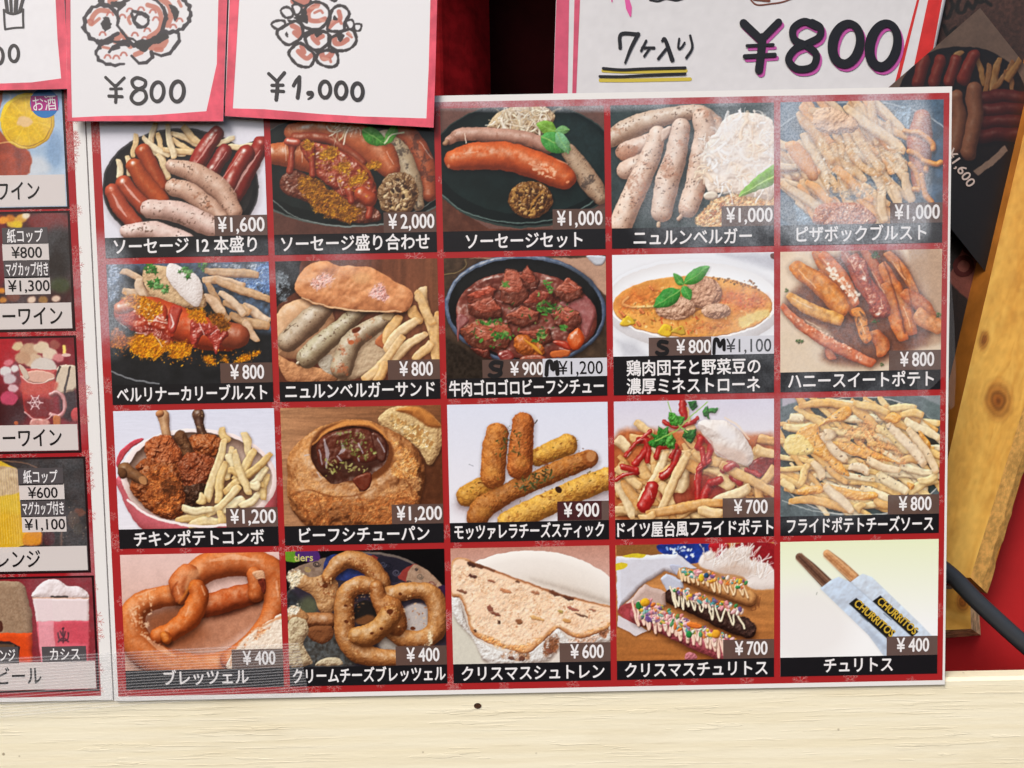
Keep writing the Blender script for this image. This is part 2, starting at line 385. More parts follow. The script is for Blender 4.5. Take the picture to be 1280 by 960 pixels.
    # --- strokes, specks, powders, shreds, leaves
    def line(s, P, w, col, a=1, soft=1.6, sm=True, R=0, **k):
        Q = spline(P, 6) if sm and len(P) > 2 else np.array(P, float)
        ww = np.interp(np.linspace(0, 1, len(Q)), np.linspace(0, 1, len(w)), w) if hasattr(w, '__len__') else np.full(len(Q), float(w))
        s.tube(Q[::2] if len(Q) > 12 else Q, ww/2, col, sh=0, a=a, soft=soft, amb=.45 if R else 1.0, **k) if R else s._line(Q, ww, col, a, soft)
    def _line(s, Q, ww, col, a, soft):
        R = ww.max(); sl = s.sl(Q[:, 0].min(), Q[:, 1].min(), Q[:, 0].max(), Q[:, 1].max(), pad=R+3+soft)
        if sl is None: return
        X, Y = s.X[sl], s.Y[sl]; d = np.full(X.shape, 1e9)
        for i in range(len(Q)-1):
            ax, ay = Q[i]; ex, ey = Q[i+1]-Q[i]
            t = np.clip(((X-ax)*ex+(Y-ay)*ey)/(ex*ex+ey*ey+1e-9), 0, 1)
            d = np.minimum(d, np.hypot(X-ax-t*ex, Y-ay-t*ey)-(ww[i]+(ww[i+1]-ww[i])*t)/2)
        s.put(sl, np.clip(.5-d/max(soft, 1.6*s.st), 0, 1)*a, np.array(col, float)+0*X[..., None])
    def _inside(s, P, n, r):
        Q = np.array(P, float); lo, hi = Q.min(0), Q.max(0); out = []
        while len(out) < n:
            x, y = lo+r.rand(2)*(hi-lo); c = False
            for i in range(len(Q)):
                ax, ay = Q[i-1]; bx, by = Q[i]
                if (ay > y) != (by > y) and x < (bx-ax)*(y-ay)/(by-ay)+ax: c = not c
            if c: out.append((x, y))
        return out
    def spk(s, P, n, sz, cols, seed=1, a=.9, el=2., rot=None, R=0):
        r = np.random.RandomState(seed)
        for x, y in s._inside(P, n, r):
            z = sz*(.5+r.rand()); e = 1+r.rand()*(el-1); c = cols[r.randint(len(cols))]
            s.ell(x, y, z*e, z, c, rot=r.rand()*180 if rot is None else rot+r.rand()*30-15, a=a*(.6+.4*r.rand()), amb=.55 if R else 1.0, R=R*z, slope=.9)
    def powder(s, P, cols, g=9, thr=.42, sm=True, edge=26, a=1, seed=0):
        Q = spline(P, 3, True) if sm else np.array(P, float)
        sl = s.sl(*Q.min(0), *Q.max(0), pad=edge)
        if sl is None: return
        X, Y = s.X[sl], s.Y[sl]; d = np.full(X.shape, 1e9); ins = np.zeros(X.shape, bool)
        for i in range(len(Q)):
            ax, ay = Q[i-1]; bx, by = Q[i]; ex, ey = bx-ax, by-ay
            t = np.clip(((X-ax)*ex+(Y-ay)*ey)/(ex*ex+ey*ey+1e-9), 0, 1)
            d = np.minimum(d, np.hypot(X-ax-t*ex, Y-ay-t*ey))
            if ay != by: ins ^= ((ay > Y) != (by > Y)) & (X < ex*(Y-ay)/(by-ay)+ax)
        sd = np.where(ins, -d, d); s.seed += 1
        n = vnoise(X, Y, g, s.seed+seed, 3); n2 = vnoise(X, Y, g*4.5, s.seed+seed+3, 2)
        hs = vnoise(X, Y, s.st*1.4, s.seed+seed+21, 1)
        m = np.clip((n*.45+n2*.5+hs*.16-thr-np.clip(sd/edge+.6, -.3, 4)*.34)*5, 0, 1)*a
        q = np.clip((vnoise(X, Y, g*.9, s.seed+seed+8, 3)*.75+hs*.35-.27)*1.9, 0, .999); c = np.array(cols, float); k = q*(len(c)-1)
        o = np.argsort(c.sum(1)); c = c[o]
        i = k.astype(int); fr = (k-i)[..., None]
        gy, gx = np.gradient(n+n2, s.st) if min(n.shape) > 1 else (n, n)
        lit = np.clip(1+(gx*.38+gy*.62)*g*-.55, .55, 1.35)[..., None]
        s.put(sl, m, np.clip((c[i]*(1-fr)+c[np.minimum(i+1, len(c)-1)]*fr)*lit, 0, 255))
    def shred(s, P, n, L, w, cols, seed=2, ang=None, curl=1., sh=.25, spread=40):
        r = np.random.RandomState(seed)
        for x, y in s._inside(P, n, r):
            t = r.rand()*6.28 if ang is None else math.radians(ang+(r.rand()*2-1)*spread); l = L*(.5+r.rand()*.8); pts = []; k = (r.rand()-.5)*2.2*curl
            for j in range(4):
                pts.append((x, y)); x += math.cos(t)*l/3; y += math.sin(t)*l/3; t += k
            s.tube(pts, w*(.22+.5*r.rand()**2), cols[r.randint(len(cols))], sh=sh*.6, sbl=w*1.2, sdx=1, sdy=3, amb=.86, a=.45+.45*r.rand(), rag=(w*.3, w*1.5), tex=(.05, w*2))
    def leaf(s, x0, y0, x1, y1, w, col, vein=(150, 190, 110), sh=.3, fold=.25, **k):
        dx, dy = x1-x0, y1-y0; L = math.hypot(dx, dy); ux, uy = dx/L, dy/L; P = []
        for t in (0, .12, .3, .5, .7, .88, 1): P.append((x0+dx*t-uy*w*.5*math.sin(math.pi*t**.85)**.8, y0+dy*t+ux*w*.5*math.sin(math.pi*t**.85)**.8))
        for t in (.88, .7, .5, .3, .12): P.append((x0+dx*t+uy*w*.5*math.sin(math.pi*t**.85)**.8, y0+dy*t-ux*w*.5*math.sin(math.pi*t**.85)**.8))
        s.poly(P, col, R=w*.4, slope=.5, sh=sh, tex=(.14, w*.5), bump=(.25, w*.3), amb=.6, sp=.15, **k)
        s.line([(x0, y0), (x1, y1)], [w*.07, w*.02], vein, a=.8)
        for t in (.25, .42, .58, .74):
            for q in (1, -1):
                s.line([(x0+dx*t, y0+dy*t), (x0+dx*(t+.16)-uy*w*.32*q, y0+dy*(t+.16)+ux*w*.32*q)], w*.03, vein, a=.35)
    def parsley(s, x, y, r, seed=1, cols=((52, 120, 48), (78, 150, 62), (36, 92, 40)), n=9):
        g = np.random.RandomState(seed)
        for i in range(n):
            t = g.rand()*6.28; q = r*math.sqrt(g.rand())*.75; z = r*(.25+.25*g.rand())
            xx, yy = x+math.cos(t)*q, y+math.sin(t)*q*.8
            P = []
            for j in range(10):
                u = j/10*6.28+t; v = z*(1 if j % 2 else .5); P.append((xx+math.cos(u)*v, yy+math.sin(u)*v*.85))
            s.poly(P, cols[g.randint(len(cols))], R=z*.8, slope=.6, sh=.3, sbl=5, sdx=1, sdy=3, amb=.55, tex=(.2, 12))
    def glint(s, L, w=5, a=.85, col=(255, 250, 245)):
        for P in L: s.line(P, [w*.3, w, w*.3], col, a=a, soft=3)
    def bone(s, *a, **k): s.tube(*a, **k)
    def out(s):
        img = s.img/255.
        if s.finish:         # uneven outlines, fine print texture, crisp contrast
            X, Y = s.X, s.Y
            dx = (vnoise(X, Y, 40, 61, 2)-.5)*10+(vnoise(X, Y, 13, 62, 2)-.5)*3; dy = (vnoise(X, Y, 40, 63, 2)-.5)*10+(vnoise(X, Y, 13, 64, 2)-.5)*3
            u = np.clip((X+dx-s.ox)/s.st-.5, 0, s.w-1.001); v = np.clip((Y+dy-s.oy)/s.st-.5, 0, s.h-1.001); i = u.astype(int); j = v.astype(int); fu = (u-i)[..., None]; fv = (v-j)[..., None]
            img = (img[j, i]*(1-fu)+img[j, i+1]*fu)*(1-fv)+(img[j+1, i]*(1-fu)+img[j+1, i+1]*fu)*fv
            lum = img.mean(-1, keepdims=True); t = (.10*(vnoise(X, Y, 22, 65, 3)-.5)+.12*(vnoise(X, Y, 7, 66, 2)-.5))[..., None]
            img = img*(1+t*np.clip(2.6*(1-lum)-.1, .04, 1.)); p = np.pad(img, ((3, 3), (3, 3), (0, 0)), 'edge'); b = sum(p[3+a:3+a+s.h, 3+c:3+c+s.w] for a in (-3, -1, 1, 3) for c in (-3, -1, 1, 3))/16
            img = np.clip(img+.26*(img-b), 0, 1); lum = img.mean(-1, keepdims=True); img = np.clip(lum+(img-lum)*1.04, 0, 1); img = img*.8+.2*(img*img*(3-2*img))
        return np.clip(img, 0, 1)
# ---------------------------------------------------------------- THE PRINTED PICTURES
BR = [(186, 96, 52), (206, 122, 62), (160, 78, 40)]
FRY = ((243, 216, 170), (236, 202, 148), (250, 230, 190))
def pic_twelve():
    c = Print((110, 120, 350, 330), 1097, (228, 226, 236))
    c.ell(530, 522, 448, 340, (70, 68, 70), sh=.35, sdy=16, sbl=30); c.ell(530, 524, 438, 330, (30, 28, 30), tex=(.3, 60))
    c.ell(530, 520, 410, 300, (44, 40, 40), R=90, slope=-.4, tex=(.2, 50))
    c.poly([(905, 275), (1020, 222), (1020, 262), (940, 300)], (52, 48, 48), sm=False)
    c.fries([(385, 150, 350, 330), (270, 215, 262, 350), (180, 360, 180, 470), (225, 340, 240, 460), (390, 210, 460, 470), (560, 330, 300, 330), (470, 205, 690, 310), (535, 175, 640, 270), (840, 240, 680, 290), (800, 290, 960, 285), (480, 240, 620, 340), (310, 230, 470, 350, 8), (395, 330, 470, 470), (430, 300, 600, 330), (455, 160, 490, 360)], 36, FRY)
    D = dict(sp=.9, pw=26, amb=.42)
    c.tube([(990, 275), (940, 380), (840, 570)], 48, (150, 44, 34), **D); c.tube([(905, 330), (860, 400), (800, 520)], 50, (152, 50, 38), **D)
    c.tube([(780, 320), (740, 380), (690, 460)], 44, (140, 44, 38), **D); c.tube([(735, 215), (670, 300), (595, 440)], [44, 50, 46], (150, 46, 36), **D)
    c.tube([(318, 315), (360, 400), (420, 520)], 45, (176, 78, 36), **D); c.tube([(265, 400), (330, 500), (420, 600)], [46, 54, 50], (184, 86, 40), **D)
    c.tube([(205, 500), (250, 560), (330, 640)], 46, (184, 84, 52), **D); c.tube([(140, 545), (190, 640), (270, 730)], [44, 50, 46], (186, 86, 58), **D)
    W = dict(sp=.55, pw=14, amb=.52, tex=(.1, 30), spk=1.)
    c.tube([(480, 400), (610, 440), (760, 540), (835, 660)], [38, 60, 62, 48], (212, 174, 152), **W)
    c.tube([(490, 520), (580, 550), (700, 640), (760, 690)], [50, 56, 54, 40], (216, 178, 156), char=((150, 90, 60), .62, 50), **W)
    c.tube([(355, 645), (500, 660), (650, 720), (740, 760)], [54, 62, 64, 50], (226, 194, 182), **W)
    c.tube([(225, 775), (380, 770), (560, 830)], [40, 54, 50], (230, 200, 190), **W)
    for a, b, e in ((690, 210, 610), (760, 330, 0)): pass
    c.glint([[(735, 215), (700, 270), (620, 380)], [(790, 320), (720, 420)], [(870, 330), (760, 480)], [(985, 310), (900, 430), (835, 550)], [(140, 560), (185, 640), (225, 690)], [(205, 490), (250, 560), (300, 605)]], 16, .6, (246, 206, 198))
    return c
def pic_mixed():
    c = Print((330, 120, 560, 330), 1051, (92, 62, 54)); c.grain(.25, 60)
    c.ell(500, 420, 640, 330, (96, 104, 100)); c.ell(500, 417, 634, 322, (28, 32, 31), tex=(.25, 60)); c.ell(500, 395, 585, 285, (36, 42, 40), tex=(.2, 70))
    c.line([(40, 590), (180, 690), (400, 740), (650, 735), (860, 660), (980, 590)], 5, (160, 168, 164), a=.7)
    c.tube([(780, 180), (860, 280), (930, 420), (945, 560)], [60, 64, 56, 44], (170, 92, 60), char=((70, 48, 44), .58, 40), sp=.7, pw=20)
    c.tube([(690, 240), (780, 340), (840, 480), (880, 620)], [50, 62, 58, 36], (196, 178, 148), char=((52, 44, 42), .6, 40), sp=.6, spk=.6)
    c.tube([(165, 210), (330, 190), (520, 240), (660, 330), (720, 410)], [50, 60, 90, 92, 60], (190, 106, 66), sp=.7, pw=18, tex=(.15, 60))
    c.tube([(180, 235), (360, 245), (500, 330), (560, 380)], 28, (150, 70, 44), sp=.6)
    c.shred([(340, 175), (470, 165), (560, 190), (420, 205)], 26, 90, 9, [(226, 206, 176), (206, 182, 146), (240, 226, 204)])
    c.leaf(560, 190, 700, 280, 95, (70, 140, 52)); c.leaf(760, 165, 690, 280, 60, (92, 164, 66)); c.line([(690, 270), (730, 220), (800, 210)], 9, (212, 220, 180))
    c.poly([(90, 480), (190, 420), (330, 520), (500, 560), (660, 660), (640, 720), (430, 715), (250, 610), (120, 560)], (112, 58, 40), R=30, sp=.5, bump=(.5, 30), tex=(.2, 30))
    c.powder([(190, 480), (260, 450), (400, 540), (560, 640), (520, 710), (380, 700), (250, 620)], [(96, 58, 22), (150, 98, 34), (190, 136, 44), (120, 74, 30)], g=13, thr=.3)
    c.tube([(60, 330), (200, 340), (380, 390), (520, 480), (590, 570)], [60, 78, 98, 100, 62], (186, 100, 56), sp=.6, pw=14, tex=(.12, 40))
    c.poly([(205, 270), (300, 265), (440, 310), (560, 400), (640, 520), (630, 610), (560, 610), (500, 600), (430, 560), (380, 520), (330, 480), (270, 400), (230, 350)], (152, 64, 42), R=34, slope=.9, bump=(.55, 38), sp=.6, pw=14, tex=(.2, 26))
    for P in ([(165, 265), (160, 330), (150, 430)], [(265, 300), (275, 380), (280, 450)], [(490, 540), (500, 600)], [(600, 590), (605, 650), (598, 690)]): c.tube(P, [30, 17, 20], (158, 66, 44), sh=.3, sp=.7, pw=20)
    c.tube([(140, 262), (185, 268)], 24, (188, 88, 66), sh=.2, sp=.9); c.tube([(560, 560), (600, 590)], 44, (176, 80, 48), sh=0, sp=.6, pw=18)
    Y = [(118, 72, 28), (166, 116, 34), (206, 156, 50), (150, 96, 30)]
    for P in ([(215, 265), (270, 265), (265, 300), (220, 295)], [(320, 320), (380, 290), (405, 330), (340, 370)], [(500, 470), (570, 420), (590, 460), (530, 510), (495, 500)], [(395, 400), (470, 385), (480, 440), (410, 430)], [(590, 400), (650, 380), (665, 410), (610, 425)]): c.powder(P, Y, g=11, thr=.22, edge=24)
    c.spk([(210, 265), (440, 300), (640, 520), (560, 600), (300, 430)], 120, 4, Y, 5)
    c.ell(765, 560, 116, 128, (150, 118, 84), rot=20, R=80, bump=(1.1, 22), tex=(.25, 16), sp=.5, sh=.5, rag=(8, 24)); c.spk([(690, 480), (800, 460), (860, 560), (800, 660), (690, 640)], 130, 8, [(214, 184, 136), (120, 88, 60), (70, 48, 36), (232, 208, 168)], 3, R=1)
    c.glint([[(125, 280), (128, 370)], [(215, 330), (218, 380)], [(420, 480), (450, 560)], [(700, 320), (740, 390)], [(890, 260), (960, 360)]], 10, .55)
    return c
def pic_set():
    c = Print((545, 120, 770, 330), 1029, (112, 82, 74)); c.grain(.2, 60); c.poly([(0, 560), (300, 760), (1029, 760), (1029, 960), (0, 960)], (100, 62, 48), sm=False, tex=(.2, 40))
    c.ell(505, 395, 548, 360, (60, 72, 68)); c.ell(505, 392, 540, 350, (20, 28, 27)); c.ell(510, 370, 500, 305, (30, 42, 40), tex=(.2, 80), R=60, slope=-.3)
    c.ell(760, 300, 230, 220, (58, 76, 78), a=.45, soft=140, tex=(.2, 20))
    c.line([(30, 560), (160, 660), (400, 722), (640, 712), (820, 650), (960, 560)], 6, (130, 150, 144), a=.75)
    K = [(238, 222, 198), (220, 198, 168), (246, 236, 220), (206, 178, 142), (250, 240, 214)]
    c.poly([(290, 180), (380, 80), (520, 50), (640, 70), (680, 130), (600, 215), (400, 205)], (216, 192, 156), R=60, bump=(.8, 26), sh=.3)
    c.shred([(310, 180), (390, 80), (630, 60), (670, 140), (590, 200), (420, 190)], 110, 90, 12, K)
    c.tube([(75, 255), (160, 220), (350, 225), (520, 245), (640, 290)], [26, 38, 42, 42, 40], (192, 148, 130), sp=.4, char=((150, 104, 84), .6, 50), tex=(.1, 30))
    c.tube([(52, 272), (60, 262)], 14, (180, 140, 110)); c.line([(165, 215), (172, 270)], 6, (232, 206, 186))
    c.tube([(760, 320), (830, 420), (900, 520), (940, 580)], [44, 58, 60, 40], (192, 166, 140), sp=.4, char=((50, 44, 44), .6, 34), spk=.7)
    c.tube([(105, 365), (220, 345), (400, 345), (560, 390), (680, 440), (735, 470)], [58, 78, 82, 80, 80, 66], (202, 98, 50), sp=.5, pw=14, amb=.5, tex=(.12, 40), sh=.7)
    c.glint([[(530, 385), (590, 410), (640, 420)], [(620, 455), (680, 470)], [(690, 360), (750, 390)], [(160, 330), (240, 320)]], 20, .4, (255, 214, 190)); c.spk([(530, 370), (680, 400), (680, 480), (560, 440)], 40, 6, [(250, 206, 178)], 4, a=.5)
    c.ell(752, 492, 10, 8, (226, 150, 110)); c.ell(70, 400, 8, 14, (240, 180, 150), a=.5)
    c.leaf(690, 200, 575, 160, 80, (122, 170, 66)); c.leaf(680, 200, 765, 190, 50, (110, 160, 100)); c.leaf(600, 230, 770, 310, 120, (76, 150, 72), fold=.4); c.leaf(690, 205, 760, 330, 70, (120, 172, 128))
    c.ell(540, 592, 126, 108, (134, 92, 48), R=90, bump=(1.2, 24), tex=(.25, 14), sp=.5, sh=.7, rag=(6, 22)); c.spk([(440, 540), (540, 500), (650, 560), (640, 640), (540, 690), (440, 640)], 160, 7, [(190, 146, 84), (96, 60, 30), (66, 40, 24), (210, 170, 110)], 5, R=1)
    c.line([(530, 500), (545, 560), (530, 640)], [6, 18, 5], (70, 42, 22), a=.7, soft=4); c.line([(610, 540), (560, 600), (535, 650)], [6, 14, 5], (190, 140, 70), a=.6, soft=4)
    return c
def pic_nurn():
    c = Print((755, 120, 980, 330), 1029, (66, 76, 76)); c.grain(.22, 120); c.grain(.2, 14)
    W = dict(sp=.5, pw=12, amb=.58, tex=(.1, 36), spk=.9, char=((176, 122, 96), .6, 60)); S = (230, 200, 180)
    c.tube([(30, 250), (160, 180), (340, 120), (540, 90), (640, 150)], [50, 62, 50, 40, 40], (204, 178, 158), **W)
    c.tube([(640, 150), (655, 180)], 32, (204, 160, 130), **W)
    c.tube([(120, 320), (200, 285), (270, 260)], 52, (216, 184, 166), **W); c.tube([(125, 425), (190, 390), (250, 370)], [54, 48, 44], (220, 188, 168), **W)
    c.tube([(560, 120), (580, 220), (545, 340), (520, 520), (480, 640)], [58, 62, 52, 60, 58], S, **W); c.tube([(440, 690), (425, 705)], 12, (214, 180, 156))
    c.tube([(305, 220), (260, 360), (180, 540), (90, 740)], [50, 60, 66, 68], S, **W); c.poly([(330, 195), (385, 170), (370, 230), (330, 260)], (222, 196, 180), R=16)
    c.tube([(440, 180), (410, 340), (360, 500), (330, 660)], [54, 64, 70, 62], (228, 200, 182), **W); c.tube([(312, 730), (310, 745)], 12, (220, 190, 160))
    c.powder([(540, 740), (590, 640), (700, 570), (860, 570), (975, 580), (975, 750)], [(206, 150, 100), (232, 190, 140), (188, 128, 84), (244, 214, 176)], g=14, thr=.05, edge=14)
    c.spk([(550, 730), (600, 650), (700, 590), (760, 600), (760, 740)], 70, 6, [(250, 226, 196), (180, 110, 70)], 3, R=1)
    c.poly([(580, 280), (640, 210), (700, 120), (800, 95), (900, 110), (975, 180), (975, 560), (860, 580), (700, 545), (610, 560), (570, 480), (550, 370)], (242, 226, 212), R=60, bump=(.6, 50), amb=.75, sh=.35)
    K = [(252, 246, 242), (246, 232, 220), (255, 252, 250), (240, 216, 192), (250, 240, 232)]
    c.shred([(570, 290), (640, 210), (700, 120), (800, 100), (900, 115), (975, 180), (975, 540), (860, 560), (700, 530), (600, 520), (570, 460)], 150, 90, 17, K, sh=.06, curl=.8)
    for x, y, q in ((680, 200, 80), (760, 330, 90), (690, 430, 70), (880, 420, 90), (760, 160, 60), (920, 250, 60)): c.ell(x, y, q, q*.6, (255, 252, 250), a=.5, soft=60, rag=(20, 30))
    for x, y, q in ((850, 330, 70), (800, 440, 60), (870, 210, 50)): c.ell(x, y, q, q*.7, (236, 196, 152), a=.3, soft=50)
    c.shred([(560, 270), (620, 270), (600, 560), (560, 540)], 16, 80, 13, K); c.ell(610, 572, 42, 26, (236, 224, 206), R=16)
    c.poly([(770, 575), (850, 480), (980, 390), (980, 490), (880, 540)], (140, 186, 92), R=30, slope=.4, tex=(.15, 30)); c.line([(775, 572), (880, 510), (980, 455)], [4, 9], (190, 220, 140))
    return c
def pic_pizza():
    c = Print((965, 100, 1200, 330), 981, (84, 104, 122)); c.grain(.3, 90); c.grain(.3, 10)
    c.ell(470, 480, 560, 372, (160, 174, 186)); c.ell(470, 484, 556, 368, (72, 94, 114), tex=(.3, 40)); c.powder([(560, 140), (720, 140), (700, 330), (580, 300)], [(150, 170, 186), (110, 134, 156)], g=14, thr=.45); c.powder([(120, 620), (300, 620), (280, 760), (120, 760)], [(150, 170, 186), (96, 120, 140)], g=12, thr=.45)
    G = ((232, 190, 140), (238, 206, 166), (222, 172, 116), (236, 172, 108), (228, 196, 158))
    c.heap((50, 320, 250, 640), 34, 170, 38, 30, 40, G, 3, sh=.5); c.heap((180, 170, 660, 700), 84, 230, 42, 52, 20, G, 8, sh=.42)
    c.fries([(510, 100, 545, 250), (380, 130, 690, 380), (150, 200, 330, 430), (90, 330, 240, 500), (700, 480, 720, 640), (430, 250, 560, 480), (560, 560, 590, 740)], 50, G)
    c.poly([(215, 180), (290, 140), (420, 190), (450, 250), (380, 280), (240, 270)], (234, 196, 164), R=40, bump=(.5, 30), rag=(8, 20)); c.poly([(70, 350), (130, 320), (220, 430), (240, 520), (180, 500)], (232, 164, 100), R=30, sp=.3)
    c.powder([(230, 300), (420, 270), (560, 330), (690, 340), (720, 530), (560, 620), (330, 620), (240, 500)], [(246, 226, 204), (226, 186, 142), (250, 236, 220)], g=15, thr=.56, a=.5)
    c.powder([(280, 540), (400, 500), (560, 520), (520, 620), (330, 640)], [(110, 124, 142), (160, 150, 146), (84, 98, 116)], g=13, thr=.62, a=.85)
    c.poly([(240, 660), (330, 640), (460, 650), (540, 720), (500, 760), (230, 760)], (190, 112, 70), R=30, bump=(.8, 24), sp=.7)
    c.tube([(780, 200), (770, 330), (770, 430), (760, 550)], [46, 70, 54, 28], (176, 92, 44), sp=.5, pw=10, tex=(.15, 40))
    for P in ([(695, 265), (770, 280), (835, 330), (840, 360)], [(715, 370), (770, 400), (805, 440), (800, 470)], [(720, 440), (750, 480), (770, 560), (740, 570)], [(790, 420), (850, 440), (880, 430)], [(780, 500), (800, 590), (830, 640)]): c.tube(P, 15, (222, 150, 66), sp=.5, sh=.4)
    c.spk([(200, 300), (700, 320), (720, 560), (300, 640)], 120, 4, [(250, 240, 230), (170, 120, 90)], 7, a=.6)
    return c
def pic_berliner():
    c = Print((120, 310, 350, 510), 1104, (38, 38, 40)); c.grain(.5, 60)
    c.poly([(60, 60), (1104, 60), (1104, 520), (900, 480), (600, 200), (200, 130), (130, 300), (60, 340)], (84, 98, 116), sm=False, tex=(.55, 26), soft=60)
    c.powder([(820, 160), (1040, 90), (1060, 270), (900, 250)], [(110, 140, 186), (170, 188, 212), (80, 100, 140)], g=14, thr=.4); c.powder([(70, 100), (150, 110), (140, 300), (60, 340)], [(120, 140, 170), (180, 190, 205)], g=10, thr=.5); c.powder([(650, 90), (1000, 90), (900, 180)], [(190, 196, 206), (120, 130, 140)], g=10, thr=.52)
    c.line([(90, 740), (220, 790), (380, 815)], 9, (150, 152, 156), a=.8)
    G = ((222, 186, 152), (212, 172, 132), (230, 200, 170), (198, 158, 118))
    c.fries([(150, 140, 290, 190), (160, 250, 380, 300), (260, 180, 280, 300), (650, 130, 980, 170), (640, 190, 900, 220), (700, 180, 1050, 320), (880, 350, 1050, 440), (800, 400, 1040, 480), (880, 440, 980, 560), (760, 330, 930, 380), (740, 260, 900, 400), (660, 210, 800, 440), (640, 280, 780, 400)], 52, G, tex=(.16, 24))
    c.poly([(280, 130), (440, 110), (600, 180), (660, 340), (560, 360), (350, 320)], (222, 190, 150), R=30, bump=(.4, 26))
    c.poly([(440, 90), (500, 110), (600, 160), (640, 240), (620, 345), (560, 330), (480, 250), (425, 170)], (238, 230, 226), R=50, slope=.6, sh=.4, tex=(.05, 8), bump=(.3, 10), amb=.65)
    for x, y, r, sd in ((340, 130, 60, 1), (350, 210, 55, 2), (410, 245, 55, 3), (540, 145, 50, 4), (640, 110, 45, 5)): c.parsley(x, y, r, sd, ((96, 150, 84), (66, 124, 56), (124, 172, 108)), 10)
    c.tube([(195, 385), (330, 400), (480, 450), (640, 510), (790, 530)], [84, 110, 104, 100, 88], (202, 84, 44), sp=.7, pw=14, tex=(.12, 40), amb=.42)
    c.tube([(800, 520), (850, 530)], 74, (168, 88, 60), sp=.7, sh=0)
    c.poly([(130, 370), (190, 320), (330, 320), (420, 350), (440, 460), (470, 530), (440, 580), (400, 520), (330, 480), (240, 500), (170, 460)], (184, 62, 34), R=40, bump=(.4, 44), sp=.7, pw=14); c.poly([(450, 350), (520, 360), (500, 430), (470, 510), (430, 480)], (176, 54, 40), R=20, sp=.7)
    c.poly([(570, 430), (640, 430), (760, 470), (800, 520), (760, 560), (720, 640), (690, 560), (640, 520), (600, 600), (570, 560)], (172, 62, 50), R=24, sp=.7, bump=(.5, 30)); c.tube([(145, 360), (200, 350)], 36, (212, 124, 84), sh=0, sp=.9)
    c.poly([(230, 480), (330, 470), (460, 540), (440, 590), (300, 560)], (150, 52, 38), R=24, sp=.8, bump=(.5, 26))
    Y = [(140, 80, 18), (196, 126, 22), (226, 160, 40), (176, 104, 20)]
    c.powder([(170, 300), (250, 280), (370, 330), (385, 390), (320, 430), (240, 380)], Y, g=12, thr=.2); c.powder([(540, 360), (640, 370), (660, 440), (580, 420)], Y, g=12, thr=.22); c.powder([(680, 400), (760, 400), (810, 450), (760, 500), (690, 450)], [(120, 70, 24), (170, 110, 34), (90, 54, 26)], g=12, thr=.2)
    c.powder([(90, 500), (160, 490), (210, 560), (180, 600), (100, 590)], [(150, 84, 40), (186, 120, 60), (110, 60, 30)], g=12, thr=.25); c.powder([(210, 540), (330, 530), (420, 590), (380, 660), (240, 640)], Y, g=13, thr=.18); c.powder([(420, 590), (540, 560), (570, 620), (480, 670), (420, 640)], Y, g=13, thr=.25); c.powder([(640, 650), (700, 650), (720, 700), (670, 700)], Y, g=11, thr=.35); c.powder([(830, 680), (900, 630), (1000, 620), (940, 670), (860, 690)], Y, g=11, thr=.33); c.powder([(750, 660), (790, 660), (790, 690), (750, 690)], Y, g=10, thr=.3)
    c.spk([(90, 500), (560, 600), (1000, 620), (900, 700), (500, 720), (100, 640)], 150, 3, Y, 8)
    c.glint([[(445, 400), (465, 450), (450, 480)], [(620, 450), (650, 520)], [(690, 520), (730, 490)], [(360, 530), (400, 590)], [(240, 510), (290, 510)], [(320, 430), (420, 450)], [(150, 450), (180, 480)]], 13, .75); c.spk([(200, 330), (400, 340), (440, 480), (260, 440)], 40, 4, [(252, 220, 200)], 9, a=.7)
    return c
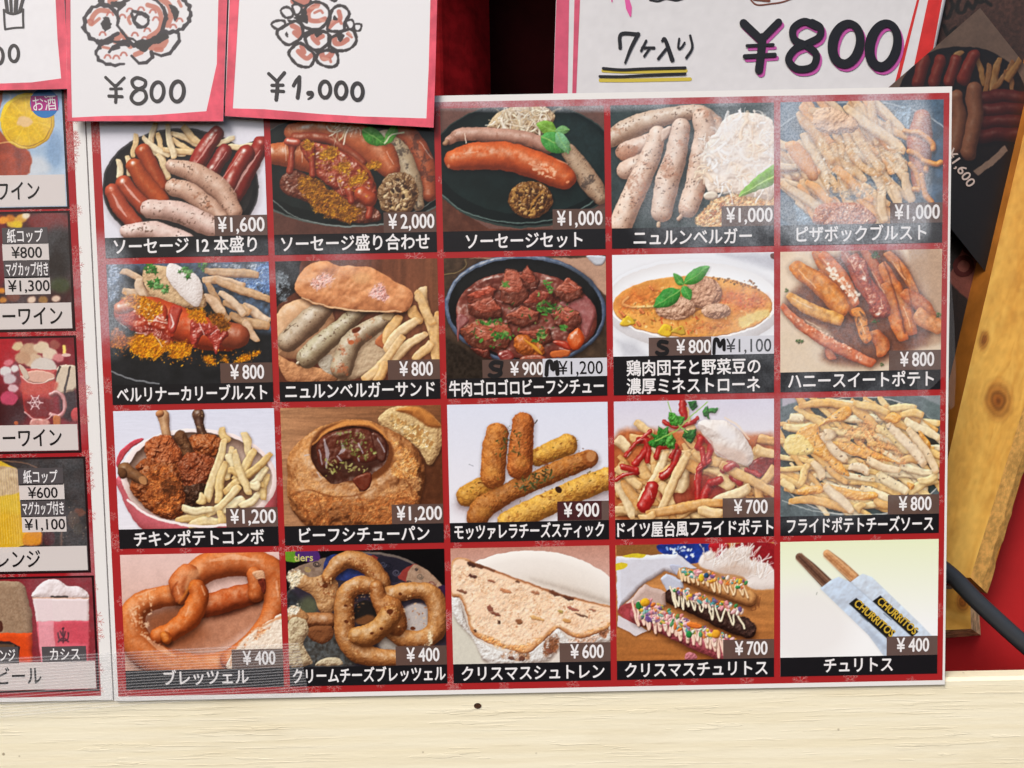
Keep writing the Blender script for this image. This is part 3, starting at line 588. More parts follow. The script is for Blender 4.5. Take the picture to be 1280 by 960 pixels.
def pic_sand():
    c = Print((335, 310, 560, 510), 1080, (118, 70, 52)); c.wash((100, 60, 46), (124, 80, 58), 0, 400, 1000); c.grain(.4, 90, 3, .3, 3)
    c.poly([(30, 70), (200, 70), (170, 260), (40, 360)], (44, 42, 44), sm=False, tex=(.4, 40), soft=10); c.powder([(40, 130), (120, 160), (150, 300), (50, 330)], [(70, 76, 80), (150, 158, 166)], g=16, thr=.5)
    c.poly([(40, 640), (400, 740), (1080, 700), (1080, 820), (40, 820)], (104, 60, 44), sm=False)
    c.poly([(50, 400), (180, 310), (300, 330), (400, 420), (300, 640), (60, 640)], (222, 176, 136), R=60, sp=.3, tex=(.08, 40)); c.poly([(330, 640), (560, 500), (760, 470), (700, 700), (420, 800)], (206, 182, 152), R=30, bump=(.3, 40))
    c.poly([(50, 640), (160, 690), (380, 740), (400, 800), (150, 810), (70, 720)], (206, 150, 108), R=40, bump=(.4, 30), tex=(.1, 20)); c.poly([(300, 680), (380, 640), (400, 760), (330, 730)], (196, 186, 168), bump=(.3, 20))
    W = dict(sp=.4, pw=12, amb=.42, tex=(.12, 36), spk=1.)
    c.tube([(330, 370), (250, 440), (120, 560)], [60, 76, 66], (186, 164, 138), **W); c.line([(90, 510), (170, 450)], [4, 9, 3], (70, 56, 44), a=.7)
    c.tube([(560, 360), (450, 470), (330, 570), (235, 660)], [44, 54, 66, 64], (184, 170, 140), **W); c.tube([(182, 688), (178, 692)], 9, (220, 206, 180))
    c.tube([(720, 420), (600, 490), (500, 570), (440, 720)], [38, 56, 62, 68], (192, 174, 146), char=((180, 96, 60), .63, 60), **W); c.ell(530, 490, 26, 15, (110, 54, 32), rot=-30, soft=6); c.ell(500, 565, 18, 13, (196, 112, 72), soft=5); c.poly([(680, 420), (710, 380), (760, 400), (730, 440)], (190, 166, 130), R=12)
    G = ((238, 196, 138), (232, 184, 122), (244, 210, 160))
    c.poly([(640, 560), (740, 480), (700, 600)], (196, 120, 80), R=16)
    c.fries([(940, 290, 1010, 680), (1020, 380, 1000, 700), (925, 230, 930, 340), (880, 260, 1000, 460), (870, 350, 900, 460), (950, 500, 740, 680), (980, 560, 880, 680), (780, 400, 720, 600, 8), (900, 420, 690, 610), (820, 530, 560, 790, -20), (720, 690, 640, 800)], 60, G, sh=.4)
    c.poly([(160, 240), (190, 160), (260, 95), (350, 78), (430, 105), (560, 108), (640, 125), (760, 200), (860, 255), (868, 330), (810, 385), (650, 382), (480, 375), (330, 350), (210, 305)], (220, 152, 106), sm=True, R=70, slope=.55, bump=(.45, 90), tex=(.08, 50), sp=.15, sh=.6, sdy=22, amb=.6)
    c.line([(200, 300), (340, 345), (500, 372), (650, 378), (800, 380)], [5, 9, 6], (240, 206, 166), a=.8, soft=3)
    c.powder([(260, 210), (320, 160), (380, 160), (390, 210), (300, 240)], [(226, 178, 168), (206, 140, 118), (236, 196, 184)], g=12, thr=.25); c.powder([(620, 280), (680, 225), (720, 300), (680, 320)], [(220, 170, 164), (196, 128, 112), (236, 200, 190)], g=12, thr=.25)
    c.ell(560, 180, 60, 40, (240, 190, 140), a=.5, soft=30); c.ell(720, 200, 70, 30, (196, 124, 80), a=.4, rot=30, soft=30)
    return c
def pic_stew():
    c = Print((545, 310, 770, 510), 1080, (74, 58, 46)); c.grain(.5, 40); c.poly([(200, 60), (1080, 60), (1080, 330), (800, 100)], (196, 160, 138), sm=False, soft=12); c.poly([(60, 540), (60, 800), (400, 800), (300, 680)], (50, 40, 32), sm=False, soft=20, tex=(.5, 16)); c.poly([(900, 50), (1015, 50), (1010, 90), (960, 105)], (206, 212, 222), R=14)
    for r in (70, 46): c.line([(190-r*.3, 70), (180, 110), (120, 150), (50, 160)], 5, (150, 130, 90), a=.5)
    c.ell(537, 370, 485, 330, (84, 100, 126), rot=4, R=16, sp=.5, sh=.5); c.ell(537, 370, 462, 306, (22, 22, 24), rot=4, tex=(.3, 30)); c.ell(537, 250, 420, 170, (40, 40, 40), a=.6, soft=60)
    c.ell(545, 405, 424, 262, (112, 52, 40), rot=6, R=24, sp=.7, tex=(.25, 60), bump=(.3, 80)); c.ell(545, 405, 424, 262, (166, 104, 98), rot=6, a=.25, tex=(.4, 40))
    c.poly([(740, 330), (880, 280), (960, 380), (900, 540), (850, 420)], (158, 92, 92), R=20, sp=.6, a=.8); c.poly([(130, 400), (200, 430), (150, 500), (130, 560)], (150, 86, 84), R=16, sp=.6)
    M = dict(R=46, slope=.8, bump=(.5, 46), tex=(.26, 16), sp=.55, pw=9, amb=.46, sh=.7, rag=(7, 30), spc=(232, 176, 168))
    A, B, C_ = (142, 70, 52), (156, 82, 62), (124, 56, 42)
    def chunk(P, top, k):      # a cube of braised beef: dark flank, lighter cut face, gravy shine
        c.poly(P, np.array(k)*.74, sm=False, R=20, slope=.7, bump=(.3, 30), tex=(.3, 16), sp=.3, amb=.42, sh=.7, rag=(7, 22)); c.poly(top, np.array(k)*1.1, sm=False, R=14, slope=.5, bump=(.28, 26), tex=(.32, 11), sp=.45, pw=9, amb=.5, spc=(236, 186, 172), rag=(7, 18), soft=7)
        q = np.array(top, float).mean(0)
        for d in (-14, 4, 20): c.line([(q[0]-34, q[1]+d-8), (q[0]+4, q[1]+d), (q[0]+38, q[1]+d+4)], [2, 6, 2], np.array(k)*.62, a=.5, soft=6)
    for P, top, k in (
        ([(375, 250), (420, 128), (485, 132), (560, 190), (556, 300), (480, 362), (396, 330)], [(382, 250), (424, 134), (484, 138), (552, 196), (500, 268), (430, 262)], B), ([(500, 170), (548, 100), (622, 200), (590, 270), (540, 250)], [(506, 168), (548, 106), (600, 196), (560, 214)], A),
        ([(712, 250), (790, 176), (880, 240), (886, 296), (786, 332), (716, 300)], [(716, 248), (790, 180), (874, 240), (790, 278)], B), ([(186, 286), (318, 220), (372, 250), (310, 336), (200, 340)], [(190, 286), (318, 224), (360, 250), (250, 306)], (166, 76, 56)),
        ([(192, 345), (330, 285), (402, 372), (398, 424), (250, 424), (192, 388)], [(196, 345), (330, 290), (390, 366), (270, 392)], A), ([(520, 330), (600, 245), (704, 262), (724, 336), (640, 386), (556, 404)], [(526, 326), (602, 250), (700, 266), (640, 330)], C_),
        ([(418, 410), (522, 346), (624, 384), (620, 446), (520, 474), (428, 452)], [(424, 408), (522, 350), (618, 386), (530, 428)], B), ([(688, 392), (782, 346), (864, 390), (874, 446), (800, 506), (716, 462)], [(692, 392), (782, 350), (858, 392), (780, 440)], (160, 84, 66)),
        ([(142, 490), (250, 424), (430, 452), (474, 524), (420, 606), (280, 616), (188, 584)], [(150, 490), (250, 430), (426, 456), (456, 510), (300, 556)], (150, 78, 56)), ([(200, 600), (320, 612), (332, 672), (250, 642)], [(206, 602), (318, 614), (280, 636)], C_), ([(488, 500), (684, 478), (704, 560), (600, 604)], [(494, 502), (680, 482), (640, 548)], A)): chunk(P, top, k)
    c.poly([(480, 530), (540, 520), (640, 590), (640, 640), (520, 640), (470, 590)], (186, 104, 42), **M); c.poly([(520, 540), (600, 590), (640, 640), (600, 620)], (222, 156, 62), R=10)
    c.poly([(790, 540), (850, 480), (890, 540), (870, 600), (820, 610)], (206, 88, 34), R=30, sp=.8, sh=.4); c.poly([(700, 560), (780, 560), (810, 610), (740, 590)], (178, 56, 34), R=16, sp=.6); c.poly([(690, 620), (800, 610), (790, 650), (700, 660)], (200, 110, 60), R=14)
    c.poly([(370, 640), (430, 610), (470, 660), (420, 690)], (140, 56, 50), R=20, sp=.9); c.poly([(520, 650), (640, 645), (650, 690), (520, 690)], (150, 72, 50), R=16, sp=.8)
    GR = [(54, 104, 42), (78, 130, 58), (38, 76, 34), (120, 150, 84)]
    for P, n in (([(610, 330), (660, 310), (770, 350), (740, 390), (650, 400)], 46), ([(330, 520), (430, 490), (440, 540), (350, 550)], 30), ([(580, 560), (640, 460), (670, 540), (620, 580)], 28), ([(250, 440), (400, 430), (390, 460), (270, 460)], 22), ([(640, 190), (700, 200), (700, 280), (670, 250)], 20), ([(380, 220), (430, 190), (420, 240)], 10), ([(720, 470), (780, 470), (770, 500)], 14), ([(170, 470), (600, 260), (850, 360), (700, 600), (300, 600)], 46)): c.spk(P, n, 5.5, GR, n, el=3.5)
    c.glint([[(300, 340), (350, 300)], [(420, 250), (450, 230)], [(360, 310), (400, 325)], [(570, 240), (600, 235)], [(800, 210), (840, 240)], [(240, 250), (310, 240)], [(760, 380), (800, 400)], [(830, 500), (850, 520)], [(450, 380), (480, 360)], [(400, 650), (430, 640)], [(740, 600), (800, 612)], [(240, 480), (290, 500)]], 12, .6, (250, 216, 208))
    return c
def pic_soup():
    c = Print((755, 305, 980, 500), 1108, (238, 240, 246)); c.poly([(700, 60), (1108, 60), (1108, 180)], (206, 210, 222), soft=60, sm=False); c.ell(1050, 75, 26, 20, (110, 66, 56))
    c.ell(545, 370, 560, 280, (236, 238, 244), R=80, slope=.25, sh=.12, sbl=30); c.ell(545, 350, 530, 240, (246, 248, 252), R=70, slope=-.3, amb=.75)
    c.poly([(60, 580), (200, 600), (280, 700), (120, 700)], (206, 210, 220), soft=60, sm=False, a=.7)
    c.ell(545, 385, 492, 190, (226, 164, 96), tex=(.14, 60), R=14, slope=.5); c.ell(545, 388, 484, 182, (230, 162, 86), tex=(.14, 60), bump=(.12, 50), sp=.2, amb=.7)
    c.powder([(70, 400), (200, 280), (360, 250), (400, 340), (300, 440), (120, 450)], [(228, 126, 66), (240, 190, 106)], g=50, thr=.40, a=.7, edge=60); c.powder([(700, 290), (900, 260), (1020, 370), (900, 440), (700, 460)], [(222, 128, 84), (240, 184, 110)], g=50, thr=.40, a=.7, edge=60)
    c.powder([(500, 480), (700, 450), (820, 470), (760, 560), (520, 560)], [(206, 146, 96), (232, 180, 116)], g=36, thr=.42, a=.7, edge=50); c.powder([(860, 440), (1000, 400), (1010, 450), (850, 520)], [(246, 220, 150), (240, 200, 130)], g=24, thr=.4)
    c.tube([(150, 330), (120, 370), (190, 390), (330, 385)], 9, (246, 206, 140), sh=.15); c.poly([(95, 490), (150, 440), (190, 490), (130, 510)], (238, 200, 70), R=14, sh=.2); c.poly([(330, 550), (370, 490), (420, 520), (400, 570)], (240, 200, 66), R=14, sh=.2); c.poly([(410, 540), (480, 500), (500, 560)], (214, 180, 80), R=12)
    c.spk([(80, 400), (400, 250), (1000, 330), (980, 440), (600, 560), (150, 500)], 260, 5, [(150, 66, 36), (206, 76, 44), (110, 100, 50), (252, 224, 170), (190, 120, 60)], 4, a=.65, el=3); c.poly([(60, 360), (200, 250), (330, 245), (300, 330), (120, 420)], (214, 110, 60), soft=70, a=.45, rag=(20, 40)); c.poly([(720, 280), (980, 300), (1010, 380), (800, 430)], (212, 108, 70), soft=70, a=.45, rag=(20, 40)); c.poly([(500, 480), (760, 450), (780, 540), (560, 560)], (206, 120, 76), soft=60, a=.4, rag=(20, 30)); c.poly([(840, 450), (1010, 400), (980, 460), (850, 510)], (250, 222, 150), soft=20, rag=(10, 24), a=.8); c.spk([(600, 200), (900, 220), (1000, 300), (900, 270), (640, 215)], 40, 5, [(90, 66, 40), (140, 90, 50)], 6)
    for x, y in ((110, 420), (280, 260), (225, 405), (205, 480)): c.tube([(x, y), (x+18, y+20)], 9, (240, 150, 96), sh=.1)
    Mb = dict(R=60, slope=.7, bump=(.8, 24), tex=(.14, 16), sh=.4, amb=.55, rag=(5, 18))
    c.ell(615, 300, 112, 98, (212, 168, 142), **Mb); c.ell(440, 395, 124, 74, (220, 180, 154), **Mb); c.ell(690, 412, 90, 48, (216, 176, 150), **Mb)
    c.line([(540, 440), (570, 405), (620, 395)], [4, 12, 3], (96, 60, 44), a=.6, soft=4); c.ell(540, 430, 60, 26, (120, 74, 50), a=.35, soft=24)
    c.leaf(495, 245, 650, 135, 84, (74, 150, 60)); c.leaf(490, 255, 425, 180, 50, (84, 158, 74)); c.leaf(470, 285, 305, 385, 110, (64, 146, 64)); c.leaf(490, 260, 530, 345, 64, (72, 150, 70))
    return c
def pic_sweet():
    c = Print((965, 300, 1200, 500), 1128, (228, 206, 182)); c.grain(.14, 140); c.poly([(820, 60), (1020, 60), (1020, 700), (900, 600), (880, 300)], (202, 172, 146), soft=40); c.poly([(40, 540), (560, 740), (1020, 620), (1020, 800), (40, 800)], (236, 218, 194), soft=40)
    c.poly([(60, 420), (300, 150), (480, 60), (760, 60), (960, 560), (700, 720), (560, 760), (300, 720), (340, 560)], (120, 70, 46), soft=70, a=.85, tex=(.3, 30))
    S = dict(sp=.75, pw=8, tex=(.2, 26), amb=.42, sh=.6, rag=(4, 16))
    for P, r, k in (([(240, 70), (330, 180), (430, 300)], 34, (226, 130, 58)), ([(430, 60), (520, 190), (600, 330)], 38, (170, 78, 46)), ([(690, 70), (800, 210), (900, 370)], 32, (212, 122, 52)), ([(280, 180), (400, 320), (500, 450)], 30, (216, 122, 64)), ([(540, 60), (640, 200), (720, 350)], 36, (186, 88, 40)), ([(670, 130), (760, 330), (845, 570)], [36, 42, 24], (214, 120, 50)), ([(790, 300), (880, 390), (980, 490)], [40, 44, 30], (202, 106, 46)), ([(870, 420), (940, 480), (1010, 560)], [44, 50, 34], (230, 148, 84)), ([(340, 590), (345, 650), (370, 720)], 30, (196, 106, 64)), ([(130, 130), (280, 270), (450, 440)], [36, 58, 46], (228, 140, 60)), ([(90, 330), (250, 400), (420, 500)], [28, 40, 30], (238, 168, 76)), ([(300, 70), (420, 220), (520, 390)], [30, 40, 26], (220, 122, 70)), ([(660, 260), (730, 430), (800, 600)], [40, 42, 26], (216, 118, 44)), ([(480, 90), (580, 260), (660, 450)], [30, 46, 62], (172, 70, 34)), ([(620, 540), (650, 620), (660, 700)], [40, 46, 40], (206, 112, 46)), ([(490, 410), (540, 500), (590, 610)], [30, 42, 30], (228, 138, 52)), ([(60, 380), (200, 450), (360, 560), (480, 650), (610, 750)], [30, 34, 34, 36, 34], (214, 112, 66))): [c.fry(*P[0], *P[-1], w=(max(r) if hasattr(r, '__len__') else r)*1.9, col=k, bend=(P[1][0]-(P[0][0]+P[-1][0])/2)*-.35, sp=.4, pw=9, tex=(.26, 22), amb=.4, sh=.6)]
    c.poly([(480, 100), (560, 120), (600, 260), (700, 420), (690, 460), (600, 460), (550, 300), (480, 180)], (168, 62, 30), R=30, bump=(.5, 36), sp=.9, pw=12, tex=(.2, 24), a=.8)
    c.line([(640, 70), (700, 200), (760, 400), (800, 560)], 9, (96, 44, 22), a=.7, soft=8); c.line([(760, 130), (820, 300), (840, 440)], 7, (110, 54, 26), a=.6, soft=8)
    for x, y, r in ((620, 95, 34), (165, 610, 24), (620, 490, 28), (90, 300, 18), (1000, 450, 26), (660, 745, 18)): c.parsley(x, y, r, r, ((84, 116, 66), (56, 88, 48), (120, 140, 90)), 7)
    c.spk([(420, 420), (560, 440), (640, 480), (560, 640), (480, 560)], 40, 6, [(70, 50, 40), (90, 66, 50)], 4, el=3, a=.6)
    c.glint([[(300, 110), (400, 240), (490, 350)], [(600, 190), (670, 320)], [(790, 400), (830, 520)], [(520, 470), (560, 560)], [(200, 480), (290, 530)], [(650, 350), (660, 400)], [(530, 160), (560, 210)], [(720, 130), (800, 240)], [(120, 350), (240, 410)], [(160, 180), (260, 290)], [(440, 80), (500, 180)]], 17, .6, (255, 230, 206)); c.spk([(330, 120), (520, 330), (500, 380), (330, 200)], 50, 7, [(252, 228, 212)], 5, a=.7); c.spk([(100, 430), (560, 700), (540, 730), (80, 460)], 60, 5, [(244, 200, 176)], 5, a=.6)
    return c
def pic_chicken():
    c = Print((130, 495, 360, 690), 1132, (226, 228, 242)); c.wash((222, 224, 240), (236, 232, 240), 1, 90, 800); c.grain(.05, 12, 3, 6, .6)
    c.poly([(75, 400), (110, 330), (190, 270), (245, 268), (160, 330), (110, 400), (85, 440)], (206, 84, 96), R=10, tex=(.15, 14)); c.poly([(1010, 690), (1068, 600), (1068, 690)], (200, 70, 84), sm=False)
    c.poly([(98, 480), (112, 620), (170, 740), (250, 830), (420, 880), (800, 880), (1000, 800), (1070, 640), (1060, 480), (500, 400)], (216, 116, 126), R=90, slope=.8, sh=.3, amb=.5)
    c.ell(585, 500, 482, 302, (246, 226, 222), rot=3, R=30, slope=.5, amb=.72); c.ell(590, 497, 446, 274, (206, 184, 170), rot=3, R=80, slope=-.8, amb=.4); c.ell(560, 560, 400, 200, (120, 84, 62), a=.8, soft=120)
    F = ((246, 220, 164), (240, 208, 144), (250, 232, 184), (232, 196, 130))
    CH = dict(R=70, slope=.75, tex=(.22, 16), bump=(.95, 26), sp=.25, pw=8, amb=.42, sh=.6, rag=(9, 26))
    B1, B2 = (156, 84, 44), (172, 96, 50)
    c.tube([(365, 120), (375, 190), (385, 240)], [40, 26, 26], (206, 164, 124), sp=.5, tex=(.15, 30)); c.tube([(340, 112), (350, 108)], 22, (198, 140, 96), sh=0); c.tube([(580, 110), (590, 180), (610, 250)], [38, 26, 28], (90, 60, 46), sp=.5, tex=(.3, 24), char=((190, 160, 120), .62, 20))
    c.poly([(515, 300), (540, 240), (640, 235), (730, 260), (740, 340), (640, 380), (540, 350)], B2, **CH); c.poly([(250, 310), (300, 250), (400, 240), (460, 300), (490, 380), (400, 460), (290, 430)], (178, 98, 56), **CH); c.poly([(200, 420), (300, 380), (340, 470), (220, 470)], B1, **CH)
    c.tube([(470, 250), (500, 300), (520, 350)], [42, 34, 36], (112, 76, 50), sp=.2, tex=(.25, 24), bump=(.5, 20)); c.poly([(450, 430), (520, 350), (620, 360), (690, 400), (680, 480), (620, 560), (520, 570), (460, 500)], (150, 78, 46), **CH); c.poly([(500, 560), (620, 540), (620, 640), (540, 690), (490, 620)], (74, 46, 32), **CH)
    c.poly([(160, 560), (230, 450), (330, 410), (440, 420), (480, 520), (500, 640), (480, 730), (400, 760), (300, 720), (220, 650)], (160, 90, 48), **CH)
    c.powder([(200, 560), (300, 440), (450, 450), (490, 640), (430, 740), (300, 700)], [(206, 132, 76), (120, 62, 30), (176, 100, 52), (90, 48, 26)], g=18, thr=.5); c.powder([(340, 520), (470, 500), (490, 700), (400, 740)], [(88, 50, 28), (70, 40, 24), (140, 80, 44)], g=16, thr=.52)
    c.tube([(130, 450), (190, 490), (245, 520)], [44, 34, 26], (140, 100, 68), sp=.3, tex=(.2, 24)); c.tube([(112, 470), (118, 480)], 30, (112, 76, 50), sh=0); c.ell(240, 520, 20, 30, (190, 140, 96), rot=-30)
    c.fries([(780, 310, 760, 520), (830, 520, 760, 620), (870, 640, 720, 700), (440, 770, 640, 740), (520, 790, 720, 770), (1000, 480, 980, 640), (960, 600, 840, 690), (930, 560, 980, 530), (860, 220, 900, 370), (940, 330, 800, 520), (1010, 440, 880, 570), (725, 190, 760, 290), (735, 260, 640, 650), (750, 400, 690, 660), (770, 350, 800, 440), (1030, 350, 740, 600, -6), (840, 560, 630, 740), (620, 610, 580, 665), (480, 685, 680, 700, 12), (760, 460, 860, 480), (800, 330, 890, 610), (720, 700, 720, 790), (960, 540, 900, 560)], 52, F, sh=.5)
    c.line([(150, 640), (300, 745), (560, 800), (760, 792)], 16, (250, 236, 234), soft=4)
    return c
def pic_stewbread():
    c = Print((340, 495, 565, 690), 1108, (150, 106, 76)); c.wash((176, 130, 96), (120, 76, 48), 0, 100, 1100); c.grain(.4, 60, 3, 5, .35); c.grain(.2, 14, 8, 9, .5)
    c.poly([(930, 300), (1108, 300), (1108, 800), (880, 800)], (92, 54, 34), soft=120, a=.8, tex=(.2, 30))
    c.poly([(655, 160), (700, 90), (800, 60), (900, 75), (1000, 130), (1045, 200), (1040, 320), (970, 430), (900, 320), (800, 260)], (222, 190, 140), R=50, bump=(.4, 20), tex=(.15, 14), sh=.5); c.poly([(760, 90), (850, 62), (960, 95), (1045, 190), (960, 190), (860, 120)], (196, 130, 70), R=40, tex=(.15, 24), soft=18)
    c.powder([(700, 120), (840, 150), (1000, 220), (1000, 360), (900, 320), (760, 230)], [(244, 224, 186), (206, 170, 116), (168, 124, 76)], g=22, thr=.5); c.spk([(720, 110), (1000, 240), (1000, 340), (900, 290)], 34, 9, [(164, 118, 70), (190, 150, 96)], 3)
    c.poly([(95, 500), (110, 350), (250, 215), (420, 150), (560, 145), (700, 190), (860, 290), (940, 430), (930, 580), (880, 720), (760, 830), (300, 830), (170, 760), (100, 640)], (196, 136, 84), R=230, slope=.95, bump=(.3, 50), tex=(.16, 10), sh=.5, sp=.3, pw=6, amb=.36)
    c.powder([(110, 580), (300, 590), (560, 620), (860, 560), (900, 660), (760, 810), (260, 810)], [(176, 106, 58), (216, 156, 98), (150, 88, 46)], g=20, thr=.45, a=.75); c.powder([(130, 480), (200, 330), (300, 520), (560, 600), (900, 480), (860, 640), (200, 620)], [(232, 182, 130), (206, 146, 92)], g=10, thr=.58, a=.6); c.powder([(720, 260), (880, 360), (900, 520), (740, 500)], [(222, 158, 92), (176, 104, 54), (236, 190, 136)], g=16, thr=.45, a=.8)
    for P in ([(110, 610), (230, 580), (380, 620), (520, 610), (600, 580)], [(520, 600), (560, 680), (540, 760), (480, 800)], [(800, 470), (850, 560), (870, 620)], [(150, 640), (220, 720), (200, 790)], [(280, 620), (300, 700), (260, 760)]): c.line(P, [4, 13, 3], (112, 60, 30), a=.6, soft=10)
    c.ell(490, 345, 262, 190, (120, 70, 38), rot=6, a=.9, soft=24); c.poly([(240, 330), (290, 240), (420, 190), (560, 185), (680, 240), (720, 330), (690, 420), (620, 480), (600, 560), (540, 590), (510, 520), (380, 540), (310, 490), (250, 410)], (66, 32, 22), R=30, slope=-.5, sp=.3, tex=(.3, 40))
    c.line([(250, 300), (330, 220), (470, 165), (620, 180), (720, 270)], [8, 30, 8], (214, 146, 84), soft=12)
    c.poly([(290, 270), (400, 215), (560, 200), (640, 260), (660, 380), (560, 410), (470, 400), (330, 450), (280, 380)], (96, 46, 32), R=30, slope=.8, sp=.4, bump=(.3, 50), tex=(.2, 30)); c.poly([(610, 230), (700, 270), (700, 390), (650, 390)], (84, 40, 28), R=16, sp=.6); c.poly([(500, 510), (610, 470), (600, 560), (550, 585)], (110, 48, 30), R=14, sp=.3)
    c.glint([[(320, 265), (340, 350), (335, 440)], [(290, 330), (310, 420)], [(430, 290), (440, 330), (410, 360)], [(530, 290), (560, 350)], [(650, 260), (690, 340)], [(200, 370), (225, 360)], [(400, 370), (430, 400)], [(530, 380), (540, 400)], [(280, 470), (300, 500)]], 26, .6, (206, 206, 216))
    c.spk([(400, 220), (540, 210), (640, 350), (560, 400), (400, 300)], 70, 5, [(150, 156, 90), (120, 126, 66), (176, 176, 116), (90, 96, 50)], 4, el=2.5, a=.75); c.spk([(330, 380), (620, 440), (600, 470), (420, 470), (330, 520)], 44, 5, [(150, 150, 80), (176, 170, 110)], 8, el=2.5, a=.75)
    return c
def pic_mozza():
    c = Print((550, 490, 770, 685), 1083, (226, 228, 242)); c.wash((222, 226, 242), (236, 232, 238), 1, 60, 800)
    c.ell(330, 700, 260, 90, (176, 156, 160), a=.5, soft=80); c.poly([(900, 620), (1040, 600), (1040, 670), (940, 670)], (190, 176, 180), a=.6, soft=30)
    T = dict(sp=.12, pw=6, amb=.5, tex=(.2, 18), bump=(.42, 15), rag=(3, 12), char=((120, 64, 26), .66, 26), sh=.5)
    c.tube([(780, 325), (700, 360), (600, 400)], [66, 62, 56], (216, 160, 72), **T)
    c.tube([(165, 640), (240, 600), (330, 580)], [66, 72, 60], (204, 146, 66), **T)
    c.tube([(920, 410), (760, 470), (600, 540), (420, 620), (270, 710), (230, 770)], [56, 62, 60, 62, 72, 70], (176, 112, 56), **T)
    c.tube([(1060, 520), (880, 590), (680, 680), (420, 800)], [66, 72, 74, 70], (218, 164, 78), **T)
    c.tube([(350, 260), (335, 360), (325, 520)], [72, 78, 76], (196, 124, 62), **T); c.tube([(510, 190), (500, 320), (490, 460)], [68, 74, 80], (190, 112, 56), **T)
    for x, y, q in ((320, 490, 50), (500, 430, 50), (180, 650, 40), (270, 740, 50), (780, 320, 44), (480, 760, 60)): c.ell(x, y, q, q*.8, (240, 186, 96), a=.35, soft=50)
    c.spk([(330, 320), (420, 200), (560, 300), (500, 400), (400, 400), (330, 400)], 50, 4, [(70, 74, 40), (96, 90, 50), (60, 50, 30)], 3, el=3.5); c.spk([(420, 560), (680, 460), (700, 530), (520, 620)], 70, 5, [(96, 100, 70), (70, 74, 40), (60, 50, 30)], 5, el=4); c.spk([(600, 350), (850, 280), (1000, 500), (700, 740), (300, 740), (120, 600)], 130, 3, [(110, 90, 40), (90, 50, 26)], 6, el=3); c.ell(728, 600, 24, 18, (60, 36, 26), rot=30, soft=5); c.line([(585, 190), (598, 176)], 7, (60, 50, 40)); c.line([(180, 444), (204, 456)], 4, (150, 150, 160)); c.line([(590, 410), (660, 440), (640, 450)], [5, 12, 4], (110, 50, 24), a=.7); c.ell(920, 410, 44, 52, (150, 84, 44), rot=-20, a=.5, soft=16); c.ell(930, 395, 30, 34, (214, 160, 110), a=.6, soft=10)
    return c
